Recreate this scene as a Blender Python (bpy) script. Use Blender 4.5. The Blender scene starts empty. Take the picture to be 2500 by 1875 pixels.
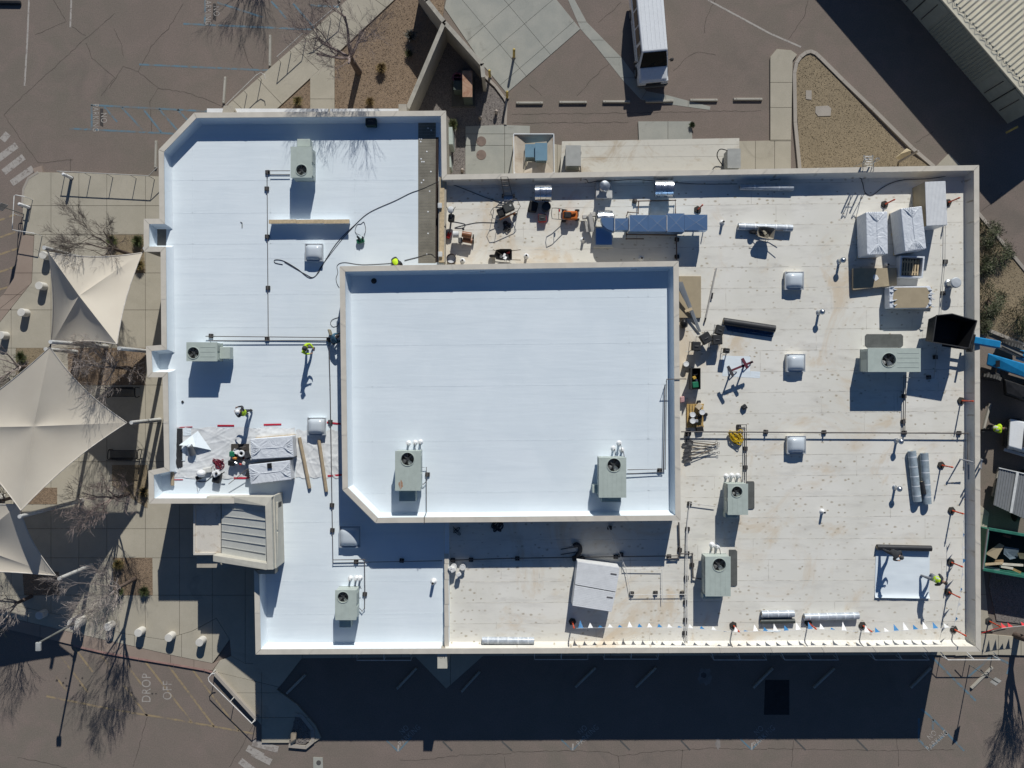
import bpy, bmesh, math, random
from mathutils import Vector, Matrix, Euler
random.seed(7)
scene = bpy.context.scene
COL = scene.collection
# ------------------------------------------------------------------ camera, sky, sun, exposure
CAMH = 52.0                                   # height of the drone above the ground, metres
FPX = 2022.0                                  # focal length in photo pixels (2500 wide)
cam = bpy.data.cameras.new('camera'); camo = bpy.data.objects.new('camera', cam); COL.objects.link(camo)
cam.sensor_width = 36; cam.lens = 36*FPX/2500; cam.clip_start = .5; cam.clip_end = 3000
camo.location = (0, 0, CAMH); camo.rotation_euler = (0, 0, 0); scene.camera = camo
SUN_EL, SUN_AZ = math.radians(32), math.radians(10.9)
world = bpy.data.worlds.new('World'); scene.world = world; world.use_nodes = True
wn = world.node_tree; bg = wn.nodes['Background']
sky = wn.nodes.new('ShaderNodeTexSky'); sky.sky_type = 'NISHITA'; sky.sun_disc = False
sky.sun_elevation = SUN_EL; sky.sun_rotation = SUN_AZ; sky.altitude = 400; sky.air_density = 1.0; sky.dust_density = 0.0; sky.ozone_density = 8.0
wn.links.new(sky.outputs[0], bg.inputs[0]); bg.inputs[1].default_value = 0.05
sl = bpy.data.lights.new('sun', 'SUN'); sl.energy = 4.3; sl.angle = math.radians(.5); sl.color = (1, .98, .93)
so = bpy.data.objects.new('sun', sl); COL.objects.link(so); so.location = (5, 26, 60)
so.rotation_euler = Vector((-math.sin(SUN_AZ)*math.cos(SUN_EL), -math.cos(SUN_AZ)*math.cos(SUN_EL), -math.sin(SUN_EL))).to_track_quat('-Z', 'Y').to_euler()
vs = scene.view_settings; vs.view_transform = 'Standard'; vs.look = 'None'; vs.exposure = 0; vs.gamma = 1; vs.use_curve_mapping = False
# ------------------------------------------------------------------ measuring helpers
ZR, ZP, ZM, ZMP = 3.67, 4.40, 4.84, 5.58      # low roof, low parapet, raised roof, raised parapet
S_ = .28331
def t(c, r, x, y):  return (625*c + S_*x, (0, 470, 940, 1405)[r] + S_*y)      # survey tile -> photo pixel
def P(p, z=0.):     return Vector(((p[0]-1250)*(CAMH-z)/FPX, (937.5-p[1])*(CAMH-z)/FPX, z))
def P2(p, z=0.):    v = P(p, z); return (v.x, v.y)
def cut_half(poly, a, b):                     # keep the part of poly left of a->b
    out = []; n = len(poly)
    def s(p): return (b[0]-a[0])*(p[1]-a[1]) - (b[1]-a[1])*(p[0]-a[0])
    for i in range(n):
        p, q = poly[i], poly[(i+1) % n]; sp, sq = s(p), s(q)
        if sp >= 0: out.append(p)
        if (sp > 0 and sq < 0) or (sp < 0 and sq > 0):
            k = sp/(sp-sq); out.append((p[0]+(q[0]-p[0])*k, p[1]+(q[1]-p[1])*k))
    return out
def area(poly): return .5*sum(poly[i][0]*poly[(i+1) % len(poly)][1]-poly[(i+1) % len(poly)][0]*poly[i][1] for i in range(len(poly)))
def offset(poly, d):                          # inset (d>0) of a closed polygon, any winding
    p = list(poly); sg = 1 if area(p) > 0 else -1; n = len(p); out = []
    for i in range(n):
        a, b, c = Vector(p[i-1]), Vector(p[i]), Vector(p[(i+1) % n])
        u = (b-a).normalized(); v = (c-b).normalized()
        n1 = Vector((-u.y, u.x))*sg; n2 = Vector((-v.y, v.x))*sg
        m = n1+n2; l = m.length
        if l < .2: m = n1
        else: m = m/(l*max(.45, (m/l).dot(n1)))
        out.append((b.x+m.x*d, b.y+m.y*d))
    return out
def inpoly(p, poly):
    r = False; n = len(poly)
    for i in range(n):
        a, b = poly[i], poly[i-1]
        if (a[1] > p[1]) != (b[1] > p[1]) and p[0] < (b[0]-a[0])*(p[1]-a[1])/(b[1]-a[1])+a[0]: r = not r
    return r
# ------------------------------------------------------------------ materials
MATS = {}
def _nt(name):
    m = bpy.data.materials.new(name); m.use_nodes = True; nt = m.node_tree
    return m, nt, nt.nodes['Principled BSDF']
def _noise(nt, vec, scale, detail=4, rough=.55, dist=0):
    n = nt.nodes.new('ShaderNodeTexNoise'); n.inputs['Scale'].default_value = scale; n.inputs['Detail'].default_value = detail
    n.inputs['Roughness'].default_value = rough; n.inputs['Distortion'].default_value = dist; nt.links.new(vec, n.inputs['Vector']); return n.outputs['Fac']
def _map(nt, v, a, b, c=0, d=1, smooth=True):
    n = nt.nodes.new('ShaderNodeMapRange'); n.interpolation_type = 'SMOOTHSTEP' if smooth else 'LINEAR'
    for i, x in enumerate((a, b, c, d)): n.inputs[i+1].default_value = x
    nt.links.new(v, n.inputs[0]); return n.outputs[0]
def _mix(nt, f, a, b, mode='MIX'):
    n = nt.nodes.new('ShaderNodeMix'); n.data_type = 'RGBA'; n.blend_type = mode
    for i, x in ((0, f), (6, a), (7, b)):
        if hasattr(x, 'is_linked'): nt.links.new(x, n.inputs[i])
        elif i == 0: n.inputs[0].default_value = x
        else: n.inputs[i].default_value = (x[0], x[1], x[2], 1)
    return n.outputs[2]
def _math(nt, op, a, b=None):
    n = nt.nodes.new('ShaderNodeMath'); n.operation = op
    for i, x in enumerate((a, b)):
        if x is None: continue
        if hasattr(x, 'is_linked'): nt.links.new(x, n.inputs[i])
        else: n.inputs[i].default_value = x
    return n.outputs[0]
def _bump(nt, h, st, dist, pr):
    b = nt.nodes.new('ShaderNodeBump'); b.inputs['Strength'].default_value = st; b.inputs['Distance'].default_value = dist
    nt.links.new(h, b.inputs['Height']); nt.links.new(b.outputs[0], pr.inputs['Normal'])
def _pos(nt): return nt.nodes.new('ShaderNodeNewGeometry').outputs['Position']
def _scl(nt, v, s):
    n = nt.nodes.new('ShaderNodeVectorMath'); n.operation = 'MULTIPLY'; n.inputs[1].default_value = s; nt.links.new(v, n.inputs[0]); return n.outputs[0]
def M(name, col=(.5, .5, .5), rough=.6, metal=0., var=.14, vs=2.5, bump=0., bs=30, spec=.4, rv=.07):
    if name in MATS: return MATS[name]
    m, nt, pr = _nt(name); p = _pos(nt)
    f = _noise(nt, p, vs, 5, .6)
    lo = tuple(c*(1-var) for c in col); hi = tuple(min(1, c*(1+var)) for c in col)
    nt.links.new(_mix(nt, _map(nt, f, .3, .7), lo, hi), pr.inputs['Base Color'])
    r2 = _map(nt, _noise(nt, p, vs*3, 3), .3, .7, max(0, rough-rv), min(1, rough+rv)); nt.links.new(r2, pr.inputs['Roughness'])
    pr.inputs['Metallic'].default_value = metal; pr.inputs['Specular IOR Level'].default_value = spec
    if bump: _bump(nt, _noise(nt, p, bs, 4), bump, .02, pr)
    MATS[name] = m; return m
def mat_asphalt():
    m, nt, pr = _nt('asphalt'); p = _pos(nt)
    big = _noise(nt, p, .09, 4, .55, .4); mid = _noise(nt, p, .55, 6, .65, .6); fine = _noise(nt, p, 14, 3, .7); speck = _noise(nt, p, 26, 2, .8)
    c = _mix(nt, _map(nt, big, .3, .7), (.215, .174, .147), (.199, .174, .141))
    c = _mix(nt, _map(nt, mid, .35, .75), c, (.246, .194, .166))
    c = _mix(nt, _map(nt, _noise(nt, p, .23, 5, .6, .8), .56, .72, 0, .5), c, (.155, .134, .115))
    c = _mix(nt, _map(nt, fine, .3, .75, 0, .55), c, (.115, .100, .088))
    c = _mix(nt, _map(nt, speck, .60, .72, 0, .6), c, (.33, .29, .255))
    nt.links.new(c, pr.inputs['Base Color']); pr.inputs['Roughness'].default_value = .92; pr.inputs['Specular IOR Level'].default_value = .2
    _bump(nt, fine, .35, .01, pr); MATS['asphalt'] = m; return m
def mat_concrete(name, a, b, stain):
    m, nt, pr = _nt(name); p = _pos(nt)
    obj = nt.nodes.new('ShaderNodeObjectInfo').outputs['Random']
    c = _mix(nt, _map(nt, _noise(nt, p, .8, 6, .6, .3), .3, .7), a, b)
    c = _mix(nt, _map(nt, obj, 0, 1, 0, .12, False), c, tuple(x*.62 for x in a))
    c = _mix(nt, _map(nt, _noise(nt, p, .45, 7, .7, 1.2), .56, .76, 0, .7), c, stain)
    fine = _noise(nt, p, 22, 3, .7)
    c = _mix(nt, _map(nt, fine, .45, .75, 0, .22), c, tuple(x*.5 for x in a))
    nt.links.new(c, pr.inputs['Base Color']); pr.inputs['Roughness'].default_value = .9; pr.inputs['Specular IOR Level'].default_value = .25
    _bump(nt, fine, .15, .008, pr); MATS[name] = m; return m
def mat_tpo_new():
    m, nt, pr = _nt('new_white_membrane'); p = _pos(nt)
    st = _noise(nt, _scl(nt, p, (.12, 1.4, 1)), 1.6, 4, .5, .2); bl = _noise(nt, p, .35, 5, .6, .4)
    c = _mix(nt, _map(nt, bl, .3, .7), (.70, .77, .81), (.75, .815, .85))
    c = _mix(nt, _map(nt, st, .5, .75, 0, .5), c, (.66, .73, .775))
    c = _mix(nt, _map(nt, _noise(nt, p, .9, 8, .75, 1), .64, .78, 0, .35), c, (.60, .59, .55))
    nt.links.new(c, pr.inputs['Base Color']); pr.inputs['Roughness'].default_value = .42; pr.inputs['Specular IOR Level'].default_value = .3
    wr = _noise(nt, _scl(nt, p, (.35, 3.2, 1)), 1.1, 3, .5, .5)
    _bump(nt, wr, .25, .03, pr); MATS['tpo_new'] = m; return m
def mat_tpo_old():
    m, nt, pr = _nt('old_white_membrane'); p = _pos(nt)
    bl = _noise(nt, p, .28, 6, .62, .5); gr = _noise(nt, _scl(nt, p, (.25, 1, 1)), 1.7, 6, .65, .3)
    c = _mix(nt, _map(nt, bl, .3, .72), (.69, .668, .595), (.76, .738, .675))
    c = _mix(nt, _map(nt, gr, .48, .78, 0, .6), c, (.51, .485, .44))
    c = _mix(nt, _map(nt, _noise(nt, p, .17, 7, .68, 1.4), .53, .70, 0, .8), c, (.62, .51, .37))
    c = _mix(nt, _map(nt, _noise(nt, p, 1.2, 7, .75, 1.0), .64, .76, 0, .55), c, (.37, .33, .27))
    # rows of plate marks where the screws telegraph through the sheet
    sep = nt.nodes.new('ShaderNodeSeparateXYZ'); nt.links.new(p, sep.inputs[0])
    wob = _noise(nt, p, .6, 2)
    for (sx, sy, seed, r0, thr, amt) in ((.52, .64, 3.1, .145, .42, .85), (.47, 1.27, 8.7, .21, .34, .8)):
        u = _math(nt, 'DIVIDE', sep.outputs[0], sx); v = _math(nt, 'DIVIDE', _math(nt, 'ADD', sep.outputs[1], _math(nt, 'MULTIPLY', wob, .12)), sy)
        fu = _math(nt, 'FLOOR', u); fv = _math(nt, 'FLOOR', v)
        cb = nt.nodes.new('ShaderNodeCombineXYZ'); nt.links.new(fu, cb.inputs[0]); nt.links.new(fv, cb.inputs[1]); cb.inputs[2].default_value = seed
        wnz = nt.nodes.new('ShaderNodeTexWhiteNoise'); nt.links.new(cb.outputs[0], wnz.inputs[0])
        sc = nt.nodes.new('ShaderNodeSeparateColor'); nt.links.new(wnz.outputs[1], sc.inputs[0])
        du = _math(nt, 'SUBTRACT', _math(nt, 'SUBTRACT', u, fu), _math(nt, 'ADD', .2, _math(nt, 'MULTIPLY', sc.outputs[0], .6)))
        dv = _math(nt, 'SUBTRACT', _math(nt, 'SUBTRACT', v, fv), _math(nt, 'ADD', .36, _math(nt, 'MULTIPLY', sc.outputs[1], .28)))
        d = _math(nt, 'SQRT', _math(nt, 'ADD', _math(nt, 'POWER', _math(nt, 'MULTIPLY', du, sx), 2), _math(nt, 'POWER', _math(nt, 'MULTIPLY', dv, sy*1.5), 2)))
        d = _math(nt, 'ADD', d, _math(nt, 'MULTIPLY', _math(nt, 'SUBTRACT', _noise(nt, p, 9, 3), .5), .13))
        spot = _map(nt, d, .02, r0*.62, 1, 0); on = _map(nt, sc.outputs[2], thr, thr+.25)
        c = _mix(nt, _math(nt, 'MULTIPLY', _math(nt, 'MULTIPLY', spot, on), _map(nt, _noise(nt, p, .35, 3), .38, .62, amt*.35, amt)), c, (.33, .27, .18))
    nt.links.new(c, pr.inputs['Base Color']); pr.inputs['Roughness'].default_value = .7; pr.inputs['Specular IOR Level'].default_value = .25
    _bump(nt, gr, .2, .03, pr); MATS['tpo_old'] = m; return m
def mat_gravel(name, a, b, d):
    m, nt, pr = _nt(name); p = _pos(nt)
    vo = nt.nodes.new('ShaderNodeTexVoronoi'); vo.inputs['Scale'].default_value = 19; nt.links.new(p, vo.inputs[0])
    sc = nt.nodes.new('ShaderNodeSeparateColor'); nt.links.new(vo.outputs['Color'], sc.inputs[0])
    c = _mix(nt, sc.outputs[0], a, b); c = _mix(nt, _map(nt, vo.outputs['Distance'], .4, .85, 0, .55), c, d)
    c = _mix(nt, _map(nt, _noise(nt, p, .5, 5, .6, .5), .35, .7, 0, .5), c, tuple(x*.62 for x in a))
    nt.links.new(c, pr.inputs['Base Color']); pr.inputs['Roughness'].default_value = .95
    _bump(nt, vo.outputs['Distance'], -1.0, .05, pr); MATS[name] = m; return m
def mat_glass():
    m, nt, pr = _nt('dark_glass'); pr.inputs['Base Color'].default_value = (.008, .01, .012, 1); pr.inputs['Roughness'].default_value = .06
    MATS['dark_glass'] = m; return m
def mat_dome():
    m, nt, pr = _nt('white_acrylic'); p = _pos(nt)
    nt.links.new(_mix(nt, _noise(nt, p, 3, 3), (.50, .55, .59), (.57, .62, .655)), pr.inputs['Base Color'])
    pr.inputs['Roughness'].default_value = .18; pr.inputs['Coat Weight'].default_value = .4; MATS['dome'] = m; return m
def mat_galv(name, col, rough):
    m, nt, pr = _nt(name); p = _pos(nt)
    vo = nt.nodes.new('ShaderNodeTexVoronoi'); vo.inputs['Scale'].default_value = 16; nt.links.new(p, vo.inputs[0])
    sc = nt.nodes.new('ShaderNodeSeparateColor'); nt.links.new(vo.outputs['Color'], sc.inputs[0])
    c = _mix(nt, sc.outputs[0], tuple(x*.8 for x in col), col)
    c = _mix(nt, _map(nt, _noise(nt, p, 2.2, 7, .7, 1), .55, .75, 0, .4), c, (.75, .75, .74))
    nt.links.new(c, pr.inputs['Base Color']); pr.inputs['Metallic'].default_value = .92
    nt.links.new(_map(nt, _noise(nt, p, 3, 5), .3, .7, rough-.08, rough+.1), pr.inputs['Roughness']); MATS[name] = m; return m
def mat_wrap():
    m, nt, pr = _nt('white_plastic_wrap'); p = _pos(nt)
    w = _noise(nt, p, 1.6, 5, .55, 2.2); c = _mix(nt, w, (.60, .635, .68), (.74, .765, .79))
    nt.links.new(c, pr.inputs['Base Color']); pr.inputs['Roughness'].default_value = .33
    _bump(nt, w, .5, .12, pr); MATS['wrap'] = m; return m
def mat_stain(name, a, b, lo, hi, sc=.7, rough=.75, metal=0):
    m, nt, pr = _nt(name); p = _pos(nt)
    c = _mix(nt, _map(nt, _noise(nt, p, sc, 7, .7, 1.2), lo, hi), a, b)
    c = _mix(nt, _map(nt, _noise(nt, p, sc*9, 4, .7), .5, .8, 0, .3), c, tuple(x*.6 for x in a))
    nt.links.new(c, pr.inputs['Base Color']); pr.inputs['Roughness'].default_value = rough; pr.inputs['Metallic'].default_value = metal
    MATS[name] = m; return m
def mat_sail():
    m, nt, pr = _nt('shade_fabric'); p = _pos(nt)
    c = _mix(nt, _map(nt, _noise(nt, p, .5, 4), .3, .7), (.68, .615, .51), (.73, .665, .555))
    nt.links.new(c, pr.inputs['Base Color']); pr.inputs['Roughness'].default_value = .85
    tr = nt.nodes.new('ShaderNodeBsdfTranslucent'); nt.links.new(c, tr.inputs[0]); mx = nt.nodes.new('ShaderNodeMixShader'); mx.inputs[0].default_value = .26
    out = nt.nodes['Material Output']; nt.links.new(pr.outputs[0], mx.inputs[1]); nt.links.new(tr.outputs[0], mx.inputs[2]); nt.links.new(mx.outputs[0], out.inputs[0])
    MATS['sail'] = m; return m
mat_asphalt(); mat_tpo_new(); mat_tpo_old(); mat_glass(); mat_dome(); mat_wrap(); mat_sail()
mat_concrete('walk', (.40, .365, .29), (.445, .405, .325), (.30, .275, .22))
mat_concrete('ramp', (.30, .235, .19), (.335, .265, .215), (.25, .19, .155))
mat_concrete('apron', (.33, .335, .30), (.39, .385, .34), (.17, .165, .145))
mat_concrete('kerb', (.36, .325, .28), (.41, .37, .32), (.28, .25, .21))
mat_concrete('stop', (.38, .36, .31), (.44, .415, .36), (.28, .26, .22))
mat_gravel('gravel_tan', (.345, .272, .172), (.24, .19, .122), (.06, .046, .032))
mat_gravel('gravel_brown', (.32, .23, .15), (.21, .152, .105), (.055, .04, .03))
mat_gravel('gravel_grey', (.27, .24, .215), (.17, .15, .14), (.035, .03, .028))
mat_galv('galv', (.50, .53, .56), .34); M('duct_sky_tint', (.27, .44, .68), .34, .9, .03, .8, rv=.0); mat_galv('galv_bright', (.72, .74, .76), .2)  # duct metal: blue of the reflected sky is painted into its base colour
mat_stain('rust_top', (.42, .27, .18), (.25, .10, .05), .35, .7, 1.5)
mat_stain('stained_white', (.62, .58, .51), (.33, .25, .17), .52, .72, 1.1)
mat_stain('awning_cloth', (.60, .53, .43), (.46, .36, .26), .45, .72, .9)
COPING = M('coping_metal', (.60, .555, .475), .5, 0, .06, 1.5)
WALL = M('stucco', (.40, .365, .30), .85, 0, .08, 2, .3, 60)
BLACK = M('black_plastic', (.016, .016, .017), .5, 0, .3)
CABLE = M('cable_rubber', (.035, .035, .038), .7)
HVAC = M('hvac_paint', (.43, .485, .44), .45, 0, .05, 3)
HVAC2 = M('hvac_paint_dull', (.31, .35, .325), .55, 0, .08, 3)
PIPE = M('pipe_iron', (.11, .10, .095), .6, .2)
WHITE = M('white_paint', (.74, .75, .75), .4, 0, .05)
TANWOOD = M('tan_wood', (.52, .41, .26), .8, 0, .15, 6)
CARD = M('cardboard', (.37, .305, .205), .85, 0, .05, 3)
ORANGE = M('orange_post', (.62, .075, .022), .5, 0, .12, 5)
LIME = M('lime_vest', (.50, .72, .015), .7, 0, .15, 9)
SKIN = M('skin', (.33, .19, .13), .6)
DENIM = M('denim', (.055, .085, .14), .85, 0, .25, 9)
DARKCLOTH = M('dark_cloth', (.035, .037, .042), .9, 0, .3, 9)
GREYCLOTH = M('grey_cloth', (.22, .23, .25), .9, 0, .2, 9)
STRIPE = M('reflective_tape', (.62, .62, .58), .4)
RED = M('red_paint', (.42, .02, .02), .45, 0, .15)
GREEN = M('green_plastic', (.015, .16, .085), .5, 0, .15)
# ------------------------------------------------------------------ mesh helpers
ORI = {}
class MB:
    def __init__(s): s.v = []; s.f = []; s.m = []
    def add(s, vs, fs, mi=0):
        k = len(s.v); s.v += [tuple(x) for x in vs]; s.f += [tuple(i+k for i in f) for f in fs]; s.m += [mi]*len(fs); return s
    def hexa(s, b, tp, mi=0):                 # bottom loop, top loop (any n)
        n = len(b); return s.add(list(b)+list(tp), [tuple(range(n-1, -1, -1)), tuple(range(n, 2*n))]+[(i, (i+1) % n, n+(i+1) % n, n+i) for i in range(n)], mi)
    def prism(s, poly, z0, z1, mi=0):
        if area(poly) < 0: poly = poly[::-1]
        return s.hexa([(x, y, z0) for x, y in poly], [(x, y, z1) for x, y in poly], mi)
    def box(s, c, d, rz=0, mi=0, rx=0, ry=0):
        R = Euler((rx, ry, rz)).to_matrix(); c = Vector(c); h = [x/2 for x in d]
        q = lambda x, y, z: c + R @ Vector((x*h[0], y*h[1], z*h[2]))
        return s.hexa([q(-1, -1, -1), q(1, -1, -1), q(1, 1, -1), q(-1, 1, -1)], [q(-1, -1, 1), q(1, -1, 1), q(1, 1, 1), q(-1, 1, 1)], mi)
    def bar(s, a, b, w, h, mi=0):             # rectangular bar between two points
        a, b = Vector(a), Vector(b); d = b-a; u = d.normalized()
        sd = Vector((-u.y, u.x, 0)); sd = sd.normalized() if sd.length > .01 else Vector((1, 0, 0)); up = u.cross(sd).normalized()
        q = lambda p, i, j: p + sd*(i*w/2) + up*(j*h/2)
        return s.hexa([q(a, -1, -1), q(a, 1, -1), q(a, 1, 1), q(a, -1, 1)], [q(b, -1, -1), q(b, 1, -1), q(b, 1, 1), q(b, -1, 1)], mi)
    def cyl(s, a, b, r0, r1=None, n=14, mi=0):
        r1 = r0 if r1 is None else r1; a, b = Vector(a), Vector(b); u = (b-a).normalized()
        x = u.orthogonal().normalized(); y = u.cross(x)
        c = lambda p, r: [p + (x*math.cos(2*math.pi*i/n)+y*math.sin(2*math.pi*i/n))*r for i in range(n)]
        return s.hexa(c(a, r0), c(b, r1), mi)
    def tube(s, pts, r, n=6, mi=0, closed=False):
        pts = [Vector(p) for p in pts]; N = len(pts); rs = r if isinstance(r, (list, tuple)) else [r]*N
        k = len(s.v); x = None
        for i, p in enumerate(pts):
            if closed: u = pts[(i+1) % N]-pts[i-1]
            else: u = pts[min(i+1, N-1)]-pts[max(i-1, 0)]
            u = u.normalized() if u.length > 1e-9 else Vector((0, 0, 1))
            x = (x - u*x.dot(u)) if x is not None else u.orthogonal()
            x = x.normalized() if x.length > 1e-6 else u.orthogonal().normalized(); y = u.cross(x)
            s.v += [tuple(p + (x*math.cos(2*math.pi*j/n)+y*math.sin(2*math.pi*j/n))*rs[i]) for j in range(n)]
        for i in range(N if closed else N-1):
            a, b = k+i*n, k+((i+1) % N)*n
            for j in range(n): s.f.append((a+j, a+(j+1) % n, b+(j+1) % n, b+j)); s.m.append(mi)
        if not closed:
            s.f.append(tuple(range(k+n-1, k-1, -1))); s.m.append(mi); s.f.append(tuple(range(k+(N-1)*n, k+N*n))); s.m.append(mi)
        return s
    def lathe(s, c, prof, n=18, mi=0, R=None):
        c = Vector(c); k = len(s.v)
        for r, z in prof:
            for j in range(n):
                q = Vector((r*math.cos(2*math.pi*j/n), r*math.sin(2*math.pi*j/n), z)); s.v.append(tuple(c + (R @ q if R else q)))
        for i in range(len(prof)-1):
            a, b = k+i*n, k+(i+1)*n
            for j in range(n): s.f.append((a+j, a+(j+1) % n, b+(j+1) % n, b+j)); s.m.append(mi)
        s.f.append(tuple(range(k+n-1, k-1, -1))); s.m.append(mi); e = k+(len(prof)-1)*n; s.f.append(tuple(range(e, e+n))); s.m.append(mi)
        return s
    def ball(s, c, r, n=10, mi=0, sc=(1, 1, 1), R=None):
        m = max(4, n//2); pr = [(math.sin(math.pi*i/m), -math.cos(math.pi*i/m)) for i in range(m+1)]; c = Vector(c); k = len(s.v)
        for a, z in pr:
            for j in range(n):
                q = Vector((r*sc[0]*a*math.cos(2*math.pi*j/n), r*sc[1]*a*math.sin(2*math.pi*j/n), r*sc[2]*z)); s.v.append(tuple(c + (R @ q if R else q)))
        for i in range(m):
            for j in range(n): s.f.append((k+i*n+j, k+i*n+(j+1) % n, k+(i+1)*n+(j+1) % n, k+(i+1)*n+j)); s.m.append(mi)
        return s
    def build(s, name, mats, parent=None, smooth=False, bevel=0, local=False, seg=1):
        me = bpy.data.meshes.new(name); vs_ = s.v; org = None
        if parent is None and not local and vs_:
            xs, ys, zs = zip(*vs_); org = Vector(((min(xs)+max(xs))/2, (min(ys)+max(ys))/2, min(zs))); vs_ = [(a-org.x, b-org.y, c-org.z) for a, b, c in vs_]
        me.from_pydata(vs_, [], s.f)
        if not isinstance(mats, (list, tuple)): mats = [mats]
        for m in mats: me.materials.append(m if not isinstance(m, str) else MATS[m])
        if len(mats) > 1: me.polygons.foreach_set('material_index', s.m)
        bm = bmesh.new(); bm.from_mesh(me); bmesh.ops.remove_doubles(bm, verts=bm.verts, dist=1e-5); bmesh.ops.recalc_face_normals(bm, faces=bm.faces)
        if bevel:
            es = [e for e in bm.edges if len(e.link_faces) == 2 and e.calc_face_angle(0) > .6]
            bmesh.ops.bevel(bm, geom=es, offset=bevel, segments=seg, affect='EDGES', clamp_overlap=True, profile=.5)
        bm.to_mesh(me); bm.free()
        if smooth:
            for p in me.polygons: p.use_smooth = True
            try: me.set_sharp_from_angle(angle=math.radians(40))
            except Exception: pass
        o = bpy.data.objects.new(name, me); COL.objects.link(o)
        if parent is not None:
            o.parent = parent
            if not local and parent.name in ORI: o.matrix_parent_inverse = Matrix.Translation(-ORI[parent.name])
        elif org is not None: o.location = org; ORI[o.name] = org
        return o
def thing(name, label, cat, loc=(0, 0, 0), group=None, rz=0):
    o = bpy.data.objects.new(name, None); COL.objects.link(o); o.empty_display_size = .2
    o.location = loc; o.rotation_euler = (0, 0, rz); ORI[o.name] = Vector(loc); return tag(o, label, cat, group)
def tag(o, label, cat, group=None):
    o['label'] = label; o['category'] = cat
    if group: o['group'] = group
    return o
def struct(o, kind='structure'): o['kind'] = kind; return o
def dup(root, loc, rz, label, group=None, scale=None):
    def cp(o, par):
        c = o.copy(); COL.objects.link(c); c.parent = par
        for ch in [x for x in list(COL.objects) if x.parent == o]: cp(ch, c)
        return c
    r = cp(root, None); r.location = loc; r.rotation_euler = (0, 0, rz); r['label'] = label
    if scale: r.scale = scale
    if group: r['group'] = group
    ORI[r.name] = Vector(loc); return r
def share(o, parent=None, name=None, loc=None, rz=None):                  # another object on the same mesh data
    c = o.copy(); COL.objects.link(c); c.parent = parent if parent else o.parent
    if loc is not None: c.location = loc
    if rz is not None: c.rotation_euler = (0, 0, rz)
    return c
def smoothpath(pts, k=6):                                                  # Catmull-Rom
    pts = [Vector(p) for p in pts]; out = []
    for i in range(len(pts)-1):
        p0, p1, p2, p3 = pts[max(i-1, 0)], pts[i], pts[i+1], pts[min(i+2, len(pts)-1)]
        for j in range(k):
            u = j/k; out.append(.5*((2*p1)+(p2-p0)*u+(2*p0-5*p1+4*p2-p3)*u*u+(3*p1-p0-3*p2+p3)*u**3))
    return out+[pts[-1]]
# ------------------------------------------------------------------ ground, walks, beds, markings
import numpy as np
G = MB(); G.add([(-400, -400, 0), (400, -400, 0), (400, 400, 0), (-400, 400, 0)], [(0, 1, 2, 3)])
ground = struct(G.build('ground', 'asphalt'))
def px(poly, z=0): return [P2(p, z) for p in poly]
def walk(name, poly, z1=.12, mat='walk', xc=(), yc=(), lines=(), gap=.012, z0=-.05, base=True):
    """poly in photo pixels; cut into slabs by x / y cuts (pixels) or by oblique lines ((p,q) pixels)"""
    w = px(poly)
    if area(w) < 0: w = w[::-1]
    root = None
    if base:
        b = MB(); b.prism(offset(w, .02), z0, z1-.03); root = struct(b.build(name, M('joint_dirt', (.07, .062, .05), .95)))
    pieces = [w]
    xs = [P2((x, 0))[0] for x in xc]; ys = [P2((0, y))[1] for y in yc]
    segs = [((x, -100), (x, 100)) for x in xs] + [((-100, y), (100, y)) for y in ys] + [(P2(a), P2(b)) for a, b in lines]
    for a, b in segs:
        nxt = []
        for q in pieces:
            for (u, v) in ((a, b), (b, a)):
                c = cut_half(q, u, v)
                if len(c) > 2 and abs(area(c)) > .01: nxt.append(c)
        pieces = nxt
    for q in pieces:
        qq = []
        for p in q:
            if not qq or (abs(p[0]-qq[-1][0])+abs(p[1]-qq[-1][1])) > .02: qq.append(p)
        if len(qq) > 2 and abs(qq[0][0]-qq[-1][0])+abs(qq[0][1]-qq[-1][1]) < .02: qq.pop()
        if len(qq) < 3: continue
        o = MB().prism(offset(qq, gap), z0, z1+random.uniform(-.003, .003)).build('concrete_slab', mat, root)
        if root is None: struct(o)
    return root
plaza = walk('plaza_pavement', [(96, 421), (240, 424), (400, 432), (400, 800), (660, 800), (660, 1600), (650, 1620), (600, 1618), (566, 1600), (562, 1560), (530, 1508), (470, 1540), (400, 1560), (300, 1545), (215, 1513), (100, 1490), (-60, 1455), (-60, 820), (0, 790), (60, 715), (80, 690), (86, 575), (58, 572), (58, 470), (70, 440)],
    xc=(127, 195, 263, 357, 440, 520, 600, 30), yc=(503, 573, 667, 757, 850, 940, 1033, 1127, 1208, 1290, 1361, 1452))
walk('dropoff_walk', [(-60, 1455), (100, 1490), (215, 1513), (300, 1545), (400, 1560), (470, 1540), (530, 1508), (562, 1560), (520, 1618), (430, 1600), (330, 1577), (200, 1548), (60, 1515), (-60, 1487)], .119, xc=(70, 200, 330, 445, 520), base=True)
walk('dropoff_ramp_band', [(-60, 1487), (60, 1515), (200, 1548), (330, 1577), (430, 1600), (520, 1618), (537, 1612), (520, 1636), (425, 1620), (255, 1591), (181, 1574), (60, 1545), (-60, 1517)], .10, 'ramp', xc=(20, 100, 205, 250, 310, 418, 475))
walk('corner_walk', [(537, 1612), (566, 1600), (600, 1618), (650, 1620), (738, 1606), (690, 1668), (677, 1682), (727, 1719), (772, 1770), (785, 1800), (770, 1810), (700, 1812), (640, 1812), (640, 1770), (577, 1700), (520, 1637)], .115, xc=(640,), yc=(1690, 1750), lines=(((520, 1637), (700, 1680)),))
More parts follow.
